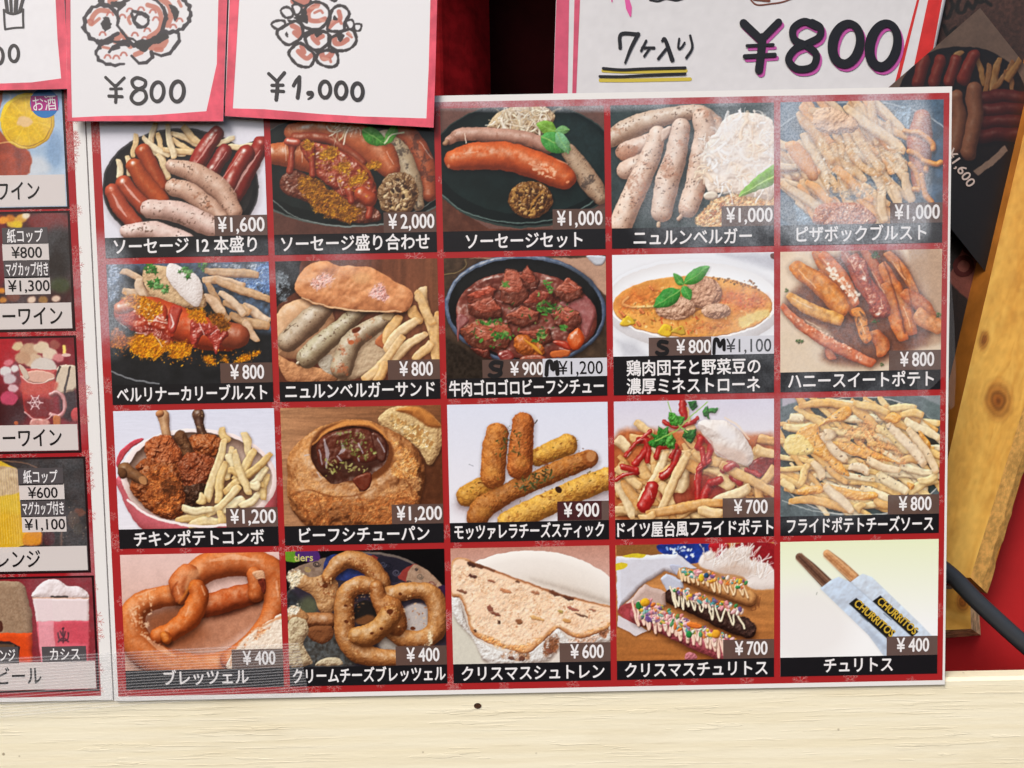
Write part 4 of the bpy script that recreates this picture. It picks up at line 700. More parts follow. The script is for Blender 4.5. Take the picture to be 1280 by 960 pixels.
def pic_german():
    c = Print((758, 490, 980, 685), 1093, (222, 216, 230)); c.wash((216, 212, 228), (236, 230, 232), 1, 60, 400); c.poly([(40, 290), (300, 230), (900, 260), (1040, 300), (1040, 790), (40, 790)], (196, 116, 70), tex=(.3, 40), soft=60)
    F = ((242, 206, 150), (234, 188, 126), (246, 218, 170), (226, 170, 104))
    c.heap((60, 340, 1030, 770), 90, 230, 44, 40, 60, F, 21, sh=.55)
    c.ell(440, 640, 120, 60, (150, 60, 46), a=.7, soft=30); c.ell(620, 600, 120, 90, (150, 52, 44), a=.75, soft=60); c.poly([(900, 420), (1030, 380), (1030, 470), (940, 530), (880, 480)], (136, 52, 48), R=20, tex=(.3, 20), sp=.4)
    c.fries([(170, 190, 290, 250), (140, 280, 260, 300), (50, 300, 150, 340), (930, 300, 1040, 290), (920, 340, 1040, 400), (1030, 450, 960, 590), (55, 540, 170, 780), (110, 530, 200, 730), (50, 470, 220, 580), (190, 400, 260, 540), (370, 350, 215, 690, -8), (440, 420, 310, 570), (320, 560, 420, 700)], 62, F, sh=.45)
    c.fries([(480, 90, 520, 260), (530, 360, 700, 450), (430, 620, 500, 430), (500, 420, 560, 500), (700, 500, 760, 600)], 74, F, sh=.45)
    SA = dict(sp=.5, pw=14, amb=.78, sh=.3, tex=(.2, 26))
    R_ = (168, 40, 36)
    for P, w in (([(470, 60), (470, 120), (480, 150)], 26), ([(350, 180), (420, 215), (520, 190), (560, 160)], 14), ([(200, 300), (250, 300), (240, 360), (180, 440)], 26), ([(120, 390), (150, 350), (200, 300), (270, 240)], 13), ([(250, 430), (260, 350), (240, 300)], 18), ([(310, 400), (330, 340), (430, 330)], 20), ([(340, 520), (400, 470), (440, 370)], 26), ([(60, 540), (110, 510), (190, 500)], 16), ([(100, 460), (180, 480)], 24), ([(280, 590), (260, 650), (230, 700)], 50), ([(570, 280), (640, 320), (620, 420), (570, 480), (560, 680)], 24), ([(640, 560), (610, 620), (590, 690)], 30), ([(700, 540), (640, 560)], 26), ([(720, 480), (750, 440), (800, 460)], 24), ([(580, 290), (560, 340)], 26), ([(770, 520), (820, 560)], 22), ([(860, 480), (940, 510)], 18), ([(430, 330), (400, 400)], 16), ([(560, 480), (640, 420)], 12), ([(440, 710), (490, 700)], 20)): c.tube(P, w*.85, R_, rag=(6, 16), **SA)
    c.fries([(505, 370, 310, 740, -10), (700, 440, 1040, 650, -14), (880, 570, 640, 700, -12), (720, 690, 240, 750, 12), (560, 740, 720, 740), (300, 760, 200, 780)], 62, F, sh=.5)
    c.tube([(590, 350), (600, 440)], 18, R_, **SA); c.tube([(740, 470), (780, 445)], 22, R_, **SA)
    c.poly([(560, 190), (640, 170), (740, 180), (820, 240), (880, 320), (905, 400), (870, 460), (800, 430), (680, 390), (650, 330), (600, 270)], (238, 228, 222), R=80, slope=.65, bump=(.25, 50), sp=.3, sh=.4, amb=.6); c.poly([(640, 320), (760, 330), (860, 380), (860, 450), (740, 420)], (226, 196, 178), soft=40, a=.6); c.line([(560, 240), (640, 300), (660, 350), (740, 410)], [4, 10, 4], (186, 130, 116), soft=8, a=.7); c.ell(740, 250, 70, 40, (252, 250, 252), rot=35, a=.7, soft=40); c.line([(730, 160), (800, 200), (880, 290)], 12, (240, 216, 190), a=.7)
    G = [(58, 130, 50), (80, 154, 60), (44, 104, 40)]
    for P, k in (([(250, 310), (290, 290), (270, 250), (310, 260), (320, 210), (350, 230), (380, 210), (385, 280), (360, 330), (320, 330), (300, 350)], 0), ([(385, 120), (420, 130), (440, 150), (480, 150), (470, 190), (430, 210), (390, 200), (380, 160)], 1), ([(500, 60), (550, 55), (560, 90), (530, 110), (510, 90)], 2), ([(590, 120), (620, 80), (630, 100), (690, 95), (670, 130), (630, 130), (635, 165), (600, 150)], 0), ([(480, 230), (510, 240), (550, 225), (550, 270), (520, 320), (470, 280)], 2), ([(370, 280), (400, 260), (430, 290), (420, 350), (385, 350), (360, 320)], 1)): c.poly(P, G[k], R=16, bump=(.6, 22), tex=(.2, 16), sh=.35, sm=False, sp=.2, rag=(5, 10))
    for P in ([(300, 300), (420, 240), (530, 140), (620, 60)], [(380, 60), (400, 120)], [(440, 200), (500, 250)]): c.line(P, 7, (150, 190, 100))
    c.glint([[(190, 300), (230, 290)], [(590, 420), (600, 390)], [(270, 610), (280, 650)], [(545, 500), (545, 540)], [(740, 450), (770, 440)], [(130, 390), (150, 370)], [(350, 500), (390, 470)], [(780, 530), (800, 545)]], 9, .7)
    return c
def pic_cheese():
    c = Print((965, 485, 1200, 680), 1157, (96, 106, 108)); c.grain(.4, 20); c.poly([(60, 40), (300, 40), (60, 110)], (190, 186, 200), sm=False, soft=14); c.poly([(880, 40), (1040, 40), (1040, 110)], (200, 196, 208), sm=False, soft=14)
    c.ell(545, 420, 560, 372, (196, 200, 198)); c.ell(545, 420, 552, 364, (62, 74, 72), tex=(.3, 30)); c.ell(560, 400, 470, 310, (56, 52, 46), soft=60)
    c.ell(1000, 160, 100, 160, (120, 136, 136), a=.6, soft=60)
    F = ((252, 222, 158), (246, 202, 126), (255, 236, 192), (236, 182, 108))
    c.heap((60, 80, 1030, 740, 1), 170, 330, 42, 28, 30, F, 5, sh=.5)
    c.fries([(720, 120, 890, 125), (790, 160, 930, 165), (820, 190, 1030, 320), (500, 110, 640, 250), (640, 240, 850, 390), (500, 80, 720, 160), (110, 170, 190, 200), (100, 700, 480, 740, -18), (60, 560, 130, 640), (560, 700, 520, 760), (780, 490, 1000, 520), (790, 440, 920, 450), (1020, 560, 830, 640), (160, 600, 230, 470), (650, 520, 830, 650), (720, 740, 630, 680), (900, 580, 1020, 540)], 54, F)
    C = (244, 172, 74)
    for P in ([(280, 240), (340, 180), (450, 110), (490, 150), (440, 200), (360, 210)], [(370, 330), (450, 340), (580, 370), (700, 420), (790, 470), (690, 450), (560, 430), (430, 390)], [(300, 580), (420, 610), (560, 640), (640, 640), (640, 680), (500, 690), (380, 660)], [(690, 190), (740, 150), (800, 180), (760, 220)], [(160, 260), (270, 220), (300, 300), (380, 400), (480, 540), (400, 520), (330, 450), (240, 400), (140, 360)], [(830, 580), (880, 600), (850, 630)], [(900, 260), (970, 330), (970, 380), (920, 330)], [(160, 620), (300, 600), (320, 640), (180, 660)]): c.poly(P, C, R=22, sp=.5, pw=10, bump=(.35, 24), sh=.25, a=.85, amb=.62, tex=(.12, 30))
    c.poly([(90, 300), (180, 290), (250, 360), (240, 410), (90, 400)], (246, 218, 140), R=24, sp=.5, bump=(.3, 24), a=.8, amb=.7)
    c.powder([(360, 240), (560, 170), (760, 330), (840, 480), (640, 460), (400, 350)], [(222, 150, 90), (196, 120, 70), (240, 196, 140)], g=20, thr=.56, a=.7)
    c.fries([(290, 280, 460, 450), (840, 240, 1020, 520), (720, 210, 940, 480), (580, 440, 790, 520), (470, 480, 600, 510), (250, 450, 320, 560), (330, 590, 490, 770), (350, 250, 350, 320)], 56, ((250, 226, 190), (248, 220, 178)))
    c.spk([(100, 200), (600, 120), (1000, 400), (700, 640), (200, 600)], 170, 4, [(110, 80, 60), (90, 84, 80), (160, 100, 60)], 4, a=.7); c.line([(60, 690), (250, 755), (500, 780), (760, 765)], 5, (210, 214, 210), a=.7)
    return c
def pic_pretzel():
    c = Print((130, 675, 370, 880), 1124, (226, 190, 178)); c.wash((230, 196, 188), (210, 164, 144), 1, 80, 760); c.grain(.08, 80)
    c.poly([(250, 470), (450, 390), (800, 340), (950, 400), (900, 480), (650, 640), (420, 640)], (196, 140, 112), soft=60, tex=(.1, 40)); c.poly([(240, 460), (420, 390), (520, 440), (600, 560), (420, 660), (280, 600)], (150, 92, 62), soft=110, a=.85); c.poly([(570, 420), (830, 330), (950, 340), (700, 450)], (104, 54, 36), soft=40, a=.85)
    T = dict(sp=.34, pw=6, amb=.44, tex=(.10, 70), bump=(.06, 50), sh=.5, sdy=22, spc=(255, 212, 184), rag=(4, 60))
    B = (208, 118, 62)
    c.tube([(560, 400), (720, 350), (880, 310)], [62, 70, 64], (186, 92, 46), **T)
    c.tube([(430, 320), (300, 340), (190, 400), (165, 520), (230, 650), (400, 745), (600, 760), (740, 730)], [66, 62, 74, 84, 96, 100, 96, 90], B, **T)
    c.tube([(740, 700), (860, 600), (970, 480), (1020, 330), (1000, 210), (880, 140), (740, 130), (600, 160), (520, 220)], [60, 54, 66, 84, 88, 82, 82, 86, 76], (204, 112, 58), **T)
    c.poly([(730, 760), (760, 650), (850, 545), (960, 480), (1060, 450), (1060, 770)], (244, 226, 206), bump=(.4, 14), tex=(.1, 12), rag=(9, 20), R=16, sh=.2, amb=.66); c.powder([(760, 700), (830, 560), (1040, 460), (1000, 520), (850, 640)], [(206, 130, 84), (240, 206, 172), (180, 100, 60)], g=16, thr=.5); c.line([(740, 740), (770, 640), (860, 540), (1050, 445)], [4, 12, 10, 14], (204, 122, 72), a=.7, soft=10)
    c.tube([(880, 200), (895, 260), (890, 320)], [46, 52, 46], (200, 108, 54), **T); c.poly([(870, 190), (930, 180), (945, 240), (900, 230)], (226, 176, 140), R=14, bump=(.4, 12)); c.poly([(905, 235), (945, 225), (945, 310), (925, 300)], (110, 46, 32), R=10, tex=(.4, 10))
    c.tube([(490, 200), (448, 255), (450, 340)], [64, 70, 40], (208, 116, 64), **T); c.poly([(500, 180), (580, 170), (520, 260), (490, 300), (470, 280)], (240, 176, 130), soft=24, a=.6)
    c.tube([(545, 275), (555, 340), (500, 450), (420, 520), (320, 560)], [48, 60, 70, 56, 50], (204, 106, 46), **T); c.tube([(360, 560), (372, 580)], 30, (206, 116, 46), **T)
    for P, k in (([(520, 250), (480, 310), (440, 370)], (226, 140, 60)), ([(360, 530), (385, 560), (380, 600)], (120, 50, 22)), ([(430, 240), (400, 300), (420, 370)], (120, 52, 26))): c.line(P, [4, 14, 4], k, a=.6, soft=12)
    c.glint([[(430, 270), (440, 310)], [(570, 270), (590, 320)], [(170, 430), (190, 500)], [(500, 390), (480, 440)], [(620, 120), (760, 100), (900, 120)], [(230, 560), (340, 640), (420, 680)], [(190, 330), (300, 285)], [(1010, 240), (1020, 330)]], 34, .42, (255, 206, 176)); c.spk([(130, 420), (220, 320), (300, 280), (260, 560), (360, 630), (200, 560)], 70, 5, [(246, 200, 166)], 4, a=.55)
    return c
def pic_creampretzel():
    c = Print((345, 675, 570, 870), 1108, (14, 12, 14))
    c.ell(560, 560, 560, 490, (120, 110, 104), sp=0); c.ell(560, 564, 550, 480, (60, 54, 66), tex=(.2, 30))
    c.poly([(70, 210), (200, 140), (310, 110), (300, 190), (160, 300)], (150, 128, 112), tex=(.2, 20)); c.poly([(310, 110), (430, 80), (600, 90), (640, 180), (420, 250), (300, 200)], (52, 66, 120), tex=(.25, 20)); c.poly([(590, 90), (640, 120), (640, 190), (580, 150)], (140, 60, 54)); c.poly([(640, 100), (860, 160), (780, 250), (700, 250), (640, 190)], (44, 42, 54)); c.poly([(750, 220), (840, 150), (880, 170), (820, 260)], (150, 66, 60)); c.poly([(850, 150), (960, 210), (1040, 300), (1000, 330), (850, 270), (800, 250)], (176, 148, 126), tex=(.15, 20)); c.poly([(1000, 290), (1045, 280), (1045, 340)], (60, 40, 70))
    for x, y, r, k in ((250, 148, 22, (40, 34, 40)), (195, 180, 20, (176, 150, 90)), (540, 120, 24, (90, 100, 160)), (690, 160, 30, (24, 24, 34)), (740, 200, 26, (90, 86, 100)), (660, 150, 24, (80, 80, 96)), (820, 262, 20, (50, 40, 44)), (890, 225, 22, (110, 96, 84)), (960, 270, 26, (120, 60, 60)), (865, 180, 10, (60, 50, 50)), (450, 110, 18, (100, 110, 170)), (590, 180, 20, (40, 40, 70))): c.line([(x+r*math.cos(t)*(1-t/14), y+r*math.sin(t)*.8*(1-t/14)) for t in np.arange(0, 10, .7)], 5, k)
    c.poly([(60, 65), (160, 80), (150, 130), (60, 130)], (110, 160, 50)); c.poly([(120, 70), (255, 70), (255, 128), (150, 128)], (86, 50, 120))
    c.poly([(70, 330), (160, 380), (280, 560), (300, 770), (60, 770)], (54, 56, 60), soft=40, tex=(.4, 20)); c.poly([(180, 600), (400, 560), (480, 770), (220, 770)], (84, 84, 82), soft=50, tex=(.5, 14)); c.ell(870, 480, 110, 90, (196, 188, 184), soft=20); c.ell(720, 640, 90, 60, (170, 164, 156), soft=40); c.ell(550, 450, 70, 80, (40, 36, 34)); c.poly([(480, 500), (560, 460), (620, 480), (560, 520)], (120, 80, 50), soft=20); c.ell(200, 410, 60, 60, (96, 100, 80), soft=50)
    T = dict(sp=.35, pw=8, amb=.4, tex=(.14, 20), bump=(.2, 16), sh=.6, sdy=16)
    B = (190, 132, 78)
    c.poly([(90, 270), (80, 220), (130, 195), (230, 230), (330, 200), (380, 270), (380, 380), (340, 450), (270, 440), (230, 350), (150, 300)], (196, 150, 104), R=50, bump=(.4, 26), sp=.3, tex=(.1, 16)); c.powder([(80, 210), (150, 195), (160, 240), (110, 300), (85, 260)], [(236, 224, 200), (206, 186, 150)], g=14, thr=.2)
    c.tube([(320, 230), (370, 160), (450, 120), (560, 150), (640, 240), (670, 300)], [40, 50, 56, 60, 60, 40], B, **T)
    c.tube([(200, 490), (330, 490)], 44, (176, 120, 76), **T); c.poly([(190, 540), (340, 530), (350, 600), (280, 640), (200, 600)], (130, 84, 54), R=30, bump=(.4, 20)); c.poly([(75, 440), (110, 400), (190, 450), (190, 500), (120, 490), (75, 500)], (186, 140, 96), R=24, bump=(.4, 14)); c.poly([(75, 500), (180, 490), (200, 560), (170, 640), (220, 740), (200, 770), (80, 770)], (200, 182, 150), R=36, bump=(.6, 22), tex=(.16, 12)); c.powder([(80, 420), (150, 400), (130, 460), (80, 470)], [(236, 226, 206), (210, 196, 170)], g=12, thr=.3); c.poly([(240, 770), (310, 725), (390, 730), (400, 770)], (206, 190, 160), R=20, bump=(.6, 16))
    c.tube([(640, 300), (580, 280), (500, 280), (430, 340), (420, 460), (430, 580), (490, 680), (600, 720), (760, 730)], [40, 52, 56, 60, 62, 66, 66, 60, 50], B, **T)
    c.tube([(720, 570), (800, 610), (900, 610), (980, 560), (1000, 440), (960, 340), (880, 310), (780, 320), (680, 350)], [50, 56, 58, 62, 64, 60, 50, 54, 60], (196, 138, 82), **T)
    c.tube([(620, 290), (640, 370), (700, 430), (740, 520)], [44, 50, 84, 70], (186, 124, 70), **T)
    c.tube([(700, 470), (640, 540), (560, 590), (500, 590)], [70, 62, 72, 56], (190, 134, 76), **T)
    c.powder([(920, 560), (970, 570), (970, 640), (930, 640)], [(240, 224, 196), (220, 190, 150)], g=14, thr=.3)
    for P in ([(420, 110), (520, 110), (640, 250), (600, 230)], [(420, 330), (480, 270), (620, 290), (420, 560), (460, 660), (700, 740), (480, 700)], [(680, 320), (860, 300), (1000, 380), (1010, 560), (880, 620), (720, 560)], [(240, 240), (340, 210), (370, 370), (290, 330)], [(660, 380), (740, 400), (740, 480), (680, 480)]): c.spk(P, 90, 4, [(150, 86, 46), (224, 178, 128), (120, 66, 36)], len(P)+3, a=.6)
    for x, y, r in ((840, 545, 12), (435, 500, 10), (650, 545, 10), (300, 280, 14), (590, 575, 9), (700, 440, 16), (430, 405, 8), (765, 330, 8)): c.ell(x, y, r*1.3, r, (104, 56, 32), soft=5)
    return c
def pic_stollen():
    c = Print((552, 675, 775, 865), 1127, (196, 148, 136)); c.wash((190, 142, 126), (210, 166, 152), 1, 40, 200)
    c.ell(560, 620, 700, 555, (244, 236, 228), R=60, slope=.3, amb=.7, sh=.2); c.ell(600, 660, 640, 480, (234, 224, 212), soft=160, a=.6); c.poly([(560, 240), (820, 300), (1070, 380), (1070, 420), (700, 300)], (196, 182, 170), soft=50, a=.7); c.poly([(60, 480), (200, 620), (260, 760), (70, 800)], (226, 224, 210), soft=60)
    c.poly([(66, 370), (120, 380), (170, 560), (240, 640), (480, 720), (700, 570), (760, 580), (830, 640), (960, 600), (1065, 560), (1065, 640), (900, 660), (740, 690), (640, 770), (300, 780), (210, 640), (80, 490)], (232, 230, 226), R=30, bump=(.45, 20), sh=.45, tex=(.06, 12), rag=(3, 24), amb=.6)
    c.powder([(640, 620), (740, 570), (745, 700), (640, 740)], [(150, 100, 70), (120, 78, 56)], g=18, thr=.52); c.powder([(960, 590), (1060, 550), (1040, 640)], [(120, 76, 56), (180, 130, 100)], g=16, thr=.45); c.powder([(800, 620), (1000, 590), (980, 650), (820, 660)], [(180, 130, 100), (226, 200, 184)], g=14, thr=.45); c.powder([(380, 700), (560, 690), (560, 770), (380, 770)], [(140, 96, 70), (190, 150, 120)], g=18, thr=.62)
    c.poly([(62, 200), (70, 130), (120, 108), (260, 160), (500, 250), (700, 325), (940, 390), (1065, 420), (1065, 540), (960, 600), (850, 620), (760, 570), (720, 565), (640, 640), (540, 715), (420, 690), (270, 640), (190, 590), (160, 470), (120, 370), (66, 350)], (206, 150, 104), R=14, tex=(.2, 16), rag=(3, 20))
    c.poly([(66, 200), (80, 140), (125, 118), (260, 172), (500, 262), (700, 337), (920, 395), (1065, 428), (1065, 520), (960, 578), (860, 598), (770, 550), (700, 550), (625, 625), (530, 692), (430, 668), (285, 616), (205, 566), (176, 460), (128, 350), (66, 330)], (232, 194, 164), soft=20, amb=1.)
    c.powder([(70, 150), (500, 275), (1050, 440), (1050, 520), (860, 590), (700, 545), (520, 680), (230, 590), (150, 400)], [(246, 216, 186), (226, 180, 144), (250, 226, 200)], g=22, thr=.34, edge=14, a=.42); c.powder([(80, 150), (500, 275), (1050, 440), (1050, 510), (860, 570), (700, 540), (520, 670), (230, 580), (150, 400)], [(206, 150, 112), (226, 176, 136)], g=11, thr=.68, a=.5)
    c.powder([(190, 560), (300, 600), (480, 670), (620, 600), (740, 540), (860, 585), (1050, 515), (1050, 560), (860, 610), (740, 560), (520, 710), (260, 640)], [(226, 160, 100), (246, 206, 164), (206, 136, 84)], g=16, thr=.4, a=.8)
    c.spk([(80, 150), (500, 280), (1050, 440), (1050, 510), (860, 570), (700, 540), (520, 660), (230, 560), (140, 340)], 260, 4, [(196, 136, 100), (170, 104, 70), (252, 228, 204)], 4, a=.55)
    for x, y, rx, ry, k in ((190, 156, 30, 14, (60, 34, 30)), (240, 165, 24, 14, (120, 80, 60)), (196, 226, 26, 12, (86, 50, 44)), (315, 258, 30, 9, (160, 100, 76)), (130, 325, 34, 12, (130, 84, 66)), (405, 320, 40, 14, (206, 140, 100)), (310, 430, 22, 18, (140, 84, 70)), (340, 465, 36, 10, (130, 76, 60)), (360, 515, 12, 10, (70, 40, 30)), (490, 515, 24, 18, (140, 90, 60)), (210, 575, 14, 14, (70, 40, 30)), (590, 330, 26, 10, (176, 120, 90)), (710, 335, 34, 12, (90, 56, 46)), (800, 365, 36, 14, (80, 50, 44)), (750, 450, 16, 12, (186, 160, 90)), (830, 435, 40, 10, (170, 100, 84)), (880, 475, 46, 7, (110, 74, 60)), (790, 510, 26, 14, (216, 160, 100)), (485, 265, 14, 10, (110, 70, 50)), (600, 495, 50, 12, (226, 176, 116)), (950, 440, 26, 8, (180, 120, 96)), (440, 745, 20, 12, (110, 70, 56)), (505, 750, 20, 16, (104, 64, 50)), (680, 700, 22, 18, (140, 90, 70))): c.ell(x, y, rx, ry, k, rot=18, R=10, soft=9, rag=(8, 14), a=.8)
    c.line([(150, 128), (300, 182), (500, 255), (700, 330), (940, 392), (1060, 424)], [5, 14, 9, 16, 10, 5], (150, 92, 58), soft=10, a=.75); c.line([(180, 140), (330, 196)], 14, (84, 50, 40), soft=8, a=.6); c.line([(680, 325), (830, 372)], 15, (92, 56, 44), soft=8, a=.6)
    return c
def pic_xmaschurros():
    c = Print((760, 670, 985, 860), 1137, (186, 128, 78)); c.wash((196, 140, 88), (166, 106, 58), 1, 100, 800); c.grain(.3, 50, 3, 6, .5)
    c.poly([(50, 50), (340, 50), (340, 120), (50, 120)], (150, 104, 60), sm=False); c.poly([(330, 50), (660, 50), (600, 150), (500, 170), (340, 110)], (40, 66, 150), tex=(.3, 30), soft=6); c.spk([(340, 60), (620, 60), (560, 150), (400, 110)], 26, 6, [(220, 226, 240), (130, 160, 220)], 3); c.poly([(800, 50), (1060, 50), (1060, 240), (960, 180), (860, 120)], (150, 36, 44), tex=(.2, 30), soft=10); c.poly([(640, 50), (760, 50), (740, 120), (690, 150), (650, 110)], (176, 40, 48), R=30)
    c.poly([(590, 120), (660, 90), (700, 150), (760, 80), (900, 70), (900, 150), (1000, 170), (1060, 240), (1060, 330), (900, 330), (860, 260), (700, 230), (580, 190)], (238, 228, 222), R=50, slope=.4, soft=16, amb=.7); c.shred([(590, 120), (700, 130), (880, 90), (1000, 200), (1000, 300), (800, 240), (600, 180)], 120, 90, 10, [(250, 244, 240), (232, 220, 212), (220, 200, 186)], curl=.3, ang=-60, sh=.08); c.ell(800, 220, 130, 50, (206, 176, 156), a=.5, soft=60)
    c.poly([(50, 130), (440, 112), (560, 200), (480, 260), (360, 220), (230, 300), (60, 470)], (226, 228, 240), R=30, sh=.3, sm=False, tex=(.03, 30)); c.poly([(90, 130), (150, 112), (240, 120), (200, 140)], (226, 206, 60)); c.poly([(50, 175), (120, 175), (110, 205), (50, 215)], (230, 206, 60)); c.poly([(390, 180), (460, 185), (520, 205), (470, 260), (410, 225)], (196, 200, 220), R=10)
    c.tube([(480, 240), (620, 290), (760, 340), (890, 390)], [46, 52, 54, 50], (206, 152, 98), sp=.2, tex=(.15, 20), flat=.3, sdy=24, sh=.6)
    c.poly([(330, 270), (370, 235), (470, 280), (480, 330), (380, 360)], (206, 212, 230), R=20, sm=False)
    c.tube([(400, 380), (560, 440), (740, 530), (880, 590)], [48, 60, 62, 56], (66, 42, 36), sp=.25, tex=(.3, 18), bump=(.4, 16), flat=.3, sdy=24, sh=.6); c.line([(480, 400), (640, 470), (840, 560)], 7, (40, 24, 22), a=.7); c.powder([(820, 500), (930, 540), (920, 630), (830, 620)], [(90, 66, 60), (40, 28, 26), (66, 46, 40)], g=12, thr=.4)
    c.poly([(60, 480), (230, 305), (360, 350), (370, 440), (280, 500), (230, 560), (160, 560)], (206, 180, 170), R=30, sh=.4, sm=False); c.poly([(60, 480), (140, 420), (250, 470), (200, 580)], (176, 80, 84), tex=(.25, 20), soft=10); c.poly([(60, 500), (160, 550), (250, 600), (180, 630), (60, 570)], (232, 226, 232), sm=False, sh=.4)
    c.tube([(200, 490), (380, 560), (560, 640), (780, 730)], [58, 72, 80, 80], (196, 104, 118), sp=.2, tex=(.2, 16), bump=(.35, 14), flat=.25, sdy=26, sh=.6); c.poly([(490, 740), (540, 740), (560, 775), (490, 780)], (206, 130, 140), bump=(.6, 14), R=14)
    CR = dict(sp=.5, sh=.3, amb=.66, tex=(.06, 14))
    W = (246, 226, 206)
    def drizzle(P, w, amp, n, k):      # icing zigzagged across a churro
        Q = spline(P, 12); Q = Q[np.linspace(0, len(Q)-1, n).astype(int)]; r = np.random.RandomState(n)
        c.tube([(q[0]+(r.rand()-.5)*14+(8 if i % 2 else -8), q[1]+(amp[i % 2])*(.7+.6*r.rand())) for i, q in enumerate(Q)], w, k, **CR)
    drizzle([(460, 225), (620, 270), (880, 350)], 6, (-22, 52), 26, (248, 214, 170)); drizzle([(400, 370), (560, 420), (860, 530)], 6, (-40, 62), 20, (252, 238, 206)); drizzle([(430, 350), (560, 400), (640, 430)], 6, (-20, 30), 14, W); drizzle([(170, 480), (380, 560), (600, 640), (760, 710)], 8, (-60, 72), 34, (250, 210, 190)); drizzle([(200, 470), (420, 560), (760, 690)], 7, (-50, 50), 24, (252, 224, 204))
    S = [(238, 196, 60), (60, 150, 90), (230, 130, 60), (246, 196, 200), (250, 240, 230), (90, 170, 170), (240, 160, 170), (120, 90, 150)]
    for P, n in (([(170, 420), (260, 400), (420, 470), (560, 560), (820, 640), (780, 690), (560, 620), (340, 560), (190, 510)], 190), ([(380, 330), (520, 330), (640, 390), (860, 450), (840, 500), (620, 430), (480, 380)], 90), ([(470, 210), (640, 230), (880, 290), (860, 340), (640, 290), (480, 250)], 90)): c.spk(P, n, 9, S, n, R=1, el=2.)
    c.ell(235, 420, 30, 26, (236, 180, 50), R=24); c.ell(510, 622, 20, 22, (50, 140, 76), R=16); c.ell(680, 618, 26, 28, (236, 170, 60), R=20); c.ell(590, 265, 18, 26, (236, 200, 60), R=16); c.ell(192, 440, 16, 26, (50, 130, 70), R=12); c.ell(620, 248, 16, 16, (50, 90, 120), R=12); c.ell(545, 565, 50, 20, (232, 130, 60), rot=10, R=14)
    for P in ([(920, 440), (905, 470), (935, 465), (930, 435)], [(945, 380), (950, 440)], [(960, 390), (956, 450)]): c.line(P, 6, (120, 70, 44), a=.8)
    return c
def pic_churros():
    c = Print((965, 665, 1200, 865), 1128, (244, 246, 214)); c.wash((238, 244, 206), (250, 250, 250), 1, 40, 560); c.ell(200, 560, 300, 260, (255, 255, 255), a=.7, soft=200)
    c.poly([(405, 268), (470, 300), (520, 262), (560, 255), (900, 580), (990, 660), (985, 770), (690, 770), (580, 610), (290, 330), (360, 290)], (206, 220, 236), soft=20, a=.5, sm=False)
    T = dict(sh=.2, amb=.5, tex=(.2, 12), flat=.2)
    c.tube([(165, 150), (240, 220), (330, 310)], [24, 32, 36], (120, 84, 66), **T); c.tube([(330, 130), (410, 200), (490, 275)], [24, 32, 34], (222, 164, 112), **T)
    for d, k in ((-16, (176, 136, 110)), (0, (66, 42, 34)), (16, (160, 120, 96))): c.line([(160+d, 145-d), (325+d, 310-d)], 8, k, a=.7)
    for d, k in ((-16, (240, 196, 150)), (0, (176, 112, 66)), (15, (236, 190, 140))): c.line([(325+d, 130-d), (485+d, 275-d)], 8, k, a=.7)
    c.poly([(520, 262), (545, 250), (600, 270), (900, 560), (985, 650), (985, 740), (760, 600), (470, 300)], (212, 224, 238), R=30, slope=.25, sm=False, tex=(.05, 30), bump=(.25, 60), amb=.7)
    c.poly([(288, 338), (350, 290), (400, 268), (470, 300), (760, 560), (985, 770), (690, 770), (580, 620)], (204, 218, 236), R=30, slope=.3, sm=False, tex=(.05, 30), bump=(.25, 60), sh=.12, amb=.7)
    c.line([(470, 300), (620, 430), (830, 620)], 5, (176, 190, 210), a=.7, soft=6); c.poly([(560, 560), (700, 690), (690, 720), (590, 630)], (170, 184, 206), soft=24, a=.5); c.line([(266, 375), (270, 362)], 4, (150, 150, 140))
    for P in ([(460, 430), (505, 394), (738, 600), (692, 642)], [(602, 415), (650, 380), (878, 598), (840, 630)]): c.poly(P, (30, 28, 26), sm=False, amb=1.)
    for P in ([(530, 500), (575, 538)], [(670, 488), (715, 526)]): c.line(P, 6, (70, 80, 90), a=.7)
    c.finish = False
    return c
def pic_orange():
    c = Print((-70, 60, 90, 265), 160*4.8, (150, 176, 206), org=(0, 100)); c.wash((140, 166, 200), (176, 196, 216), 1, -60, 560); c.grain(.2, 110); c.ell(200, 520, 110, 60, (214, 224, 234), soft=60); c.ell(330, 420, 60, 120, (126, 160, 200), a=.6, soft=60)
    c.poly([(-330, -100), (30, -100), (20, 60), (0, 300), (130, 400), (100, 620), (-330, 620)], (176, 92, 44), tex=(.3, 70), soft=10); c.poly([(-330, 380), (140, 390), (130, 600), (-330, 620)], (160, 66, 26), tex=(.3, 50), soft=14); c.line([(-100, 60), (60, 90), (0, 180)], 10, (200, 206, 214), soft=6, a=.7)
    c.ell(166, 246, 162, 168, (232, 190, 30), R=20, sp=.2, amb=.7); c.ell(166, 246, 146, 152, (240, 196, 28), tex=(.12, 40), R=8)
    for k in range(10): t = k*.63+.2; c.line([(166+20*math.cos(t), 246+20*math.sin(t)), (166+135*math.cos(t), 246+140*math.sin(t))], [4, 9], (244, 214, 90), a=.45, soft=6)
    c.ell(150, 250, 48, 34, (244, 206, 150), soft=16, rag=(6, 16)); c.line([(0, 380), (60, 370), (160, 410)], 8, (250, 220, 150), soft=6, a=.6)
    return c
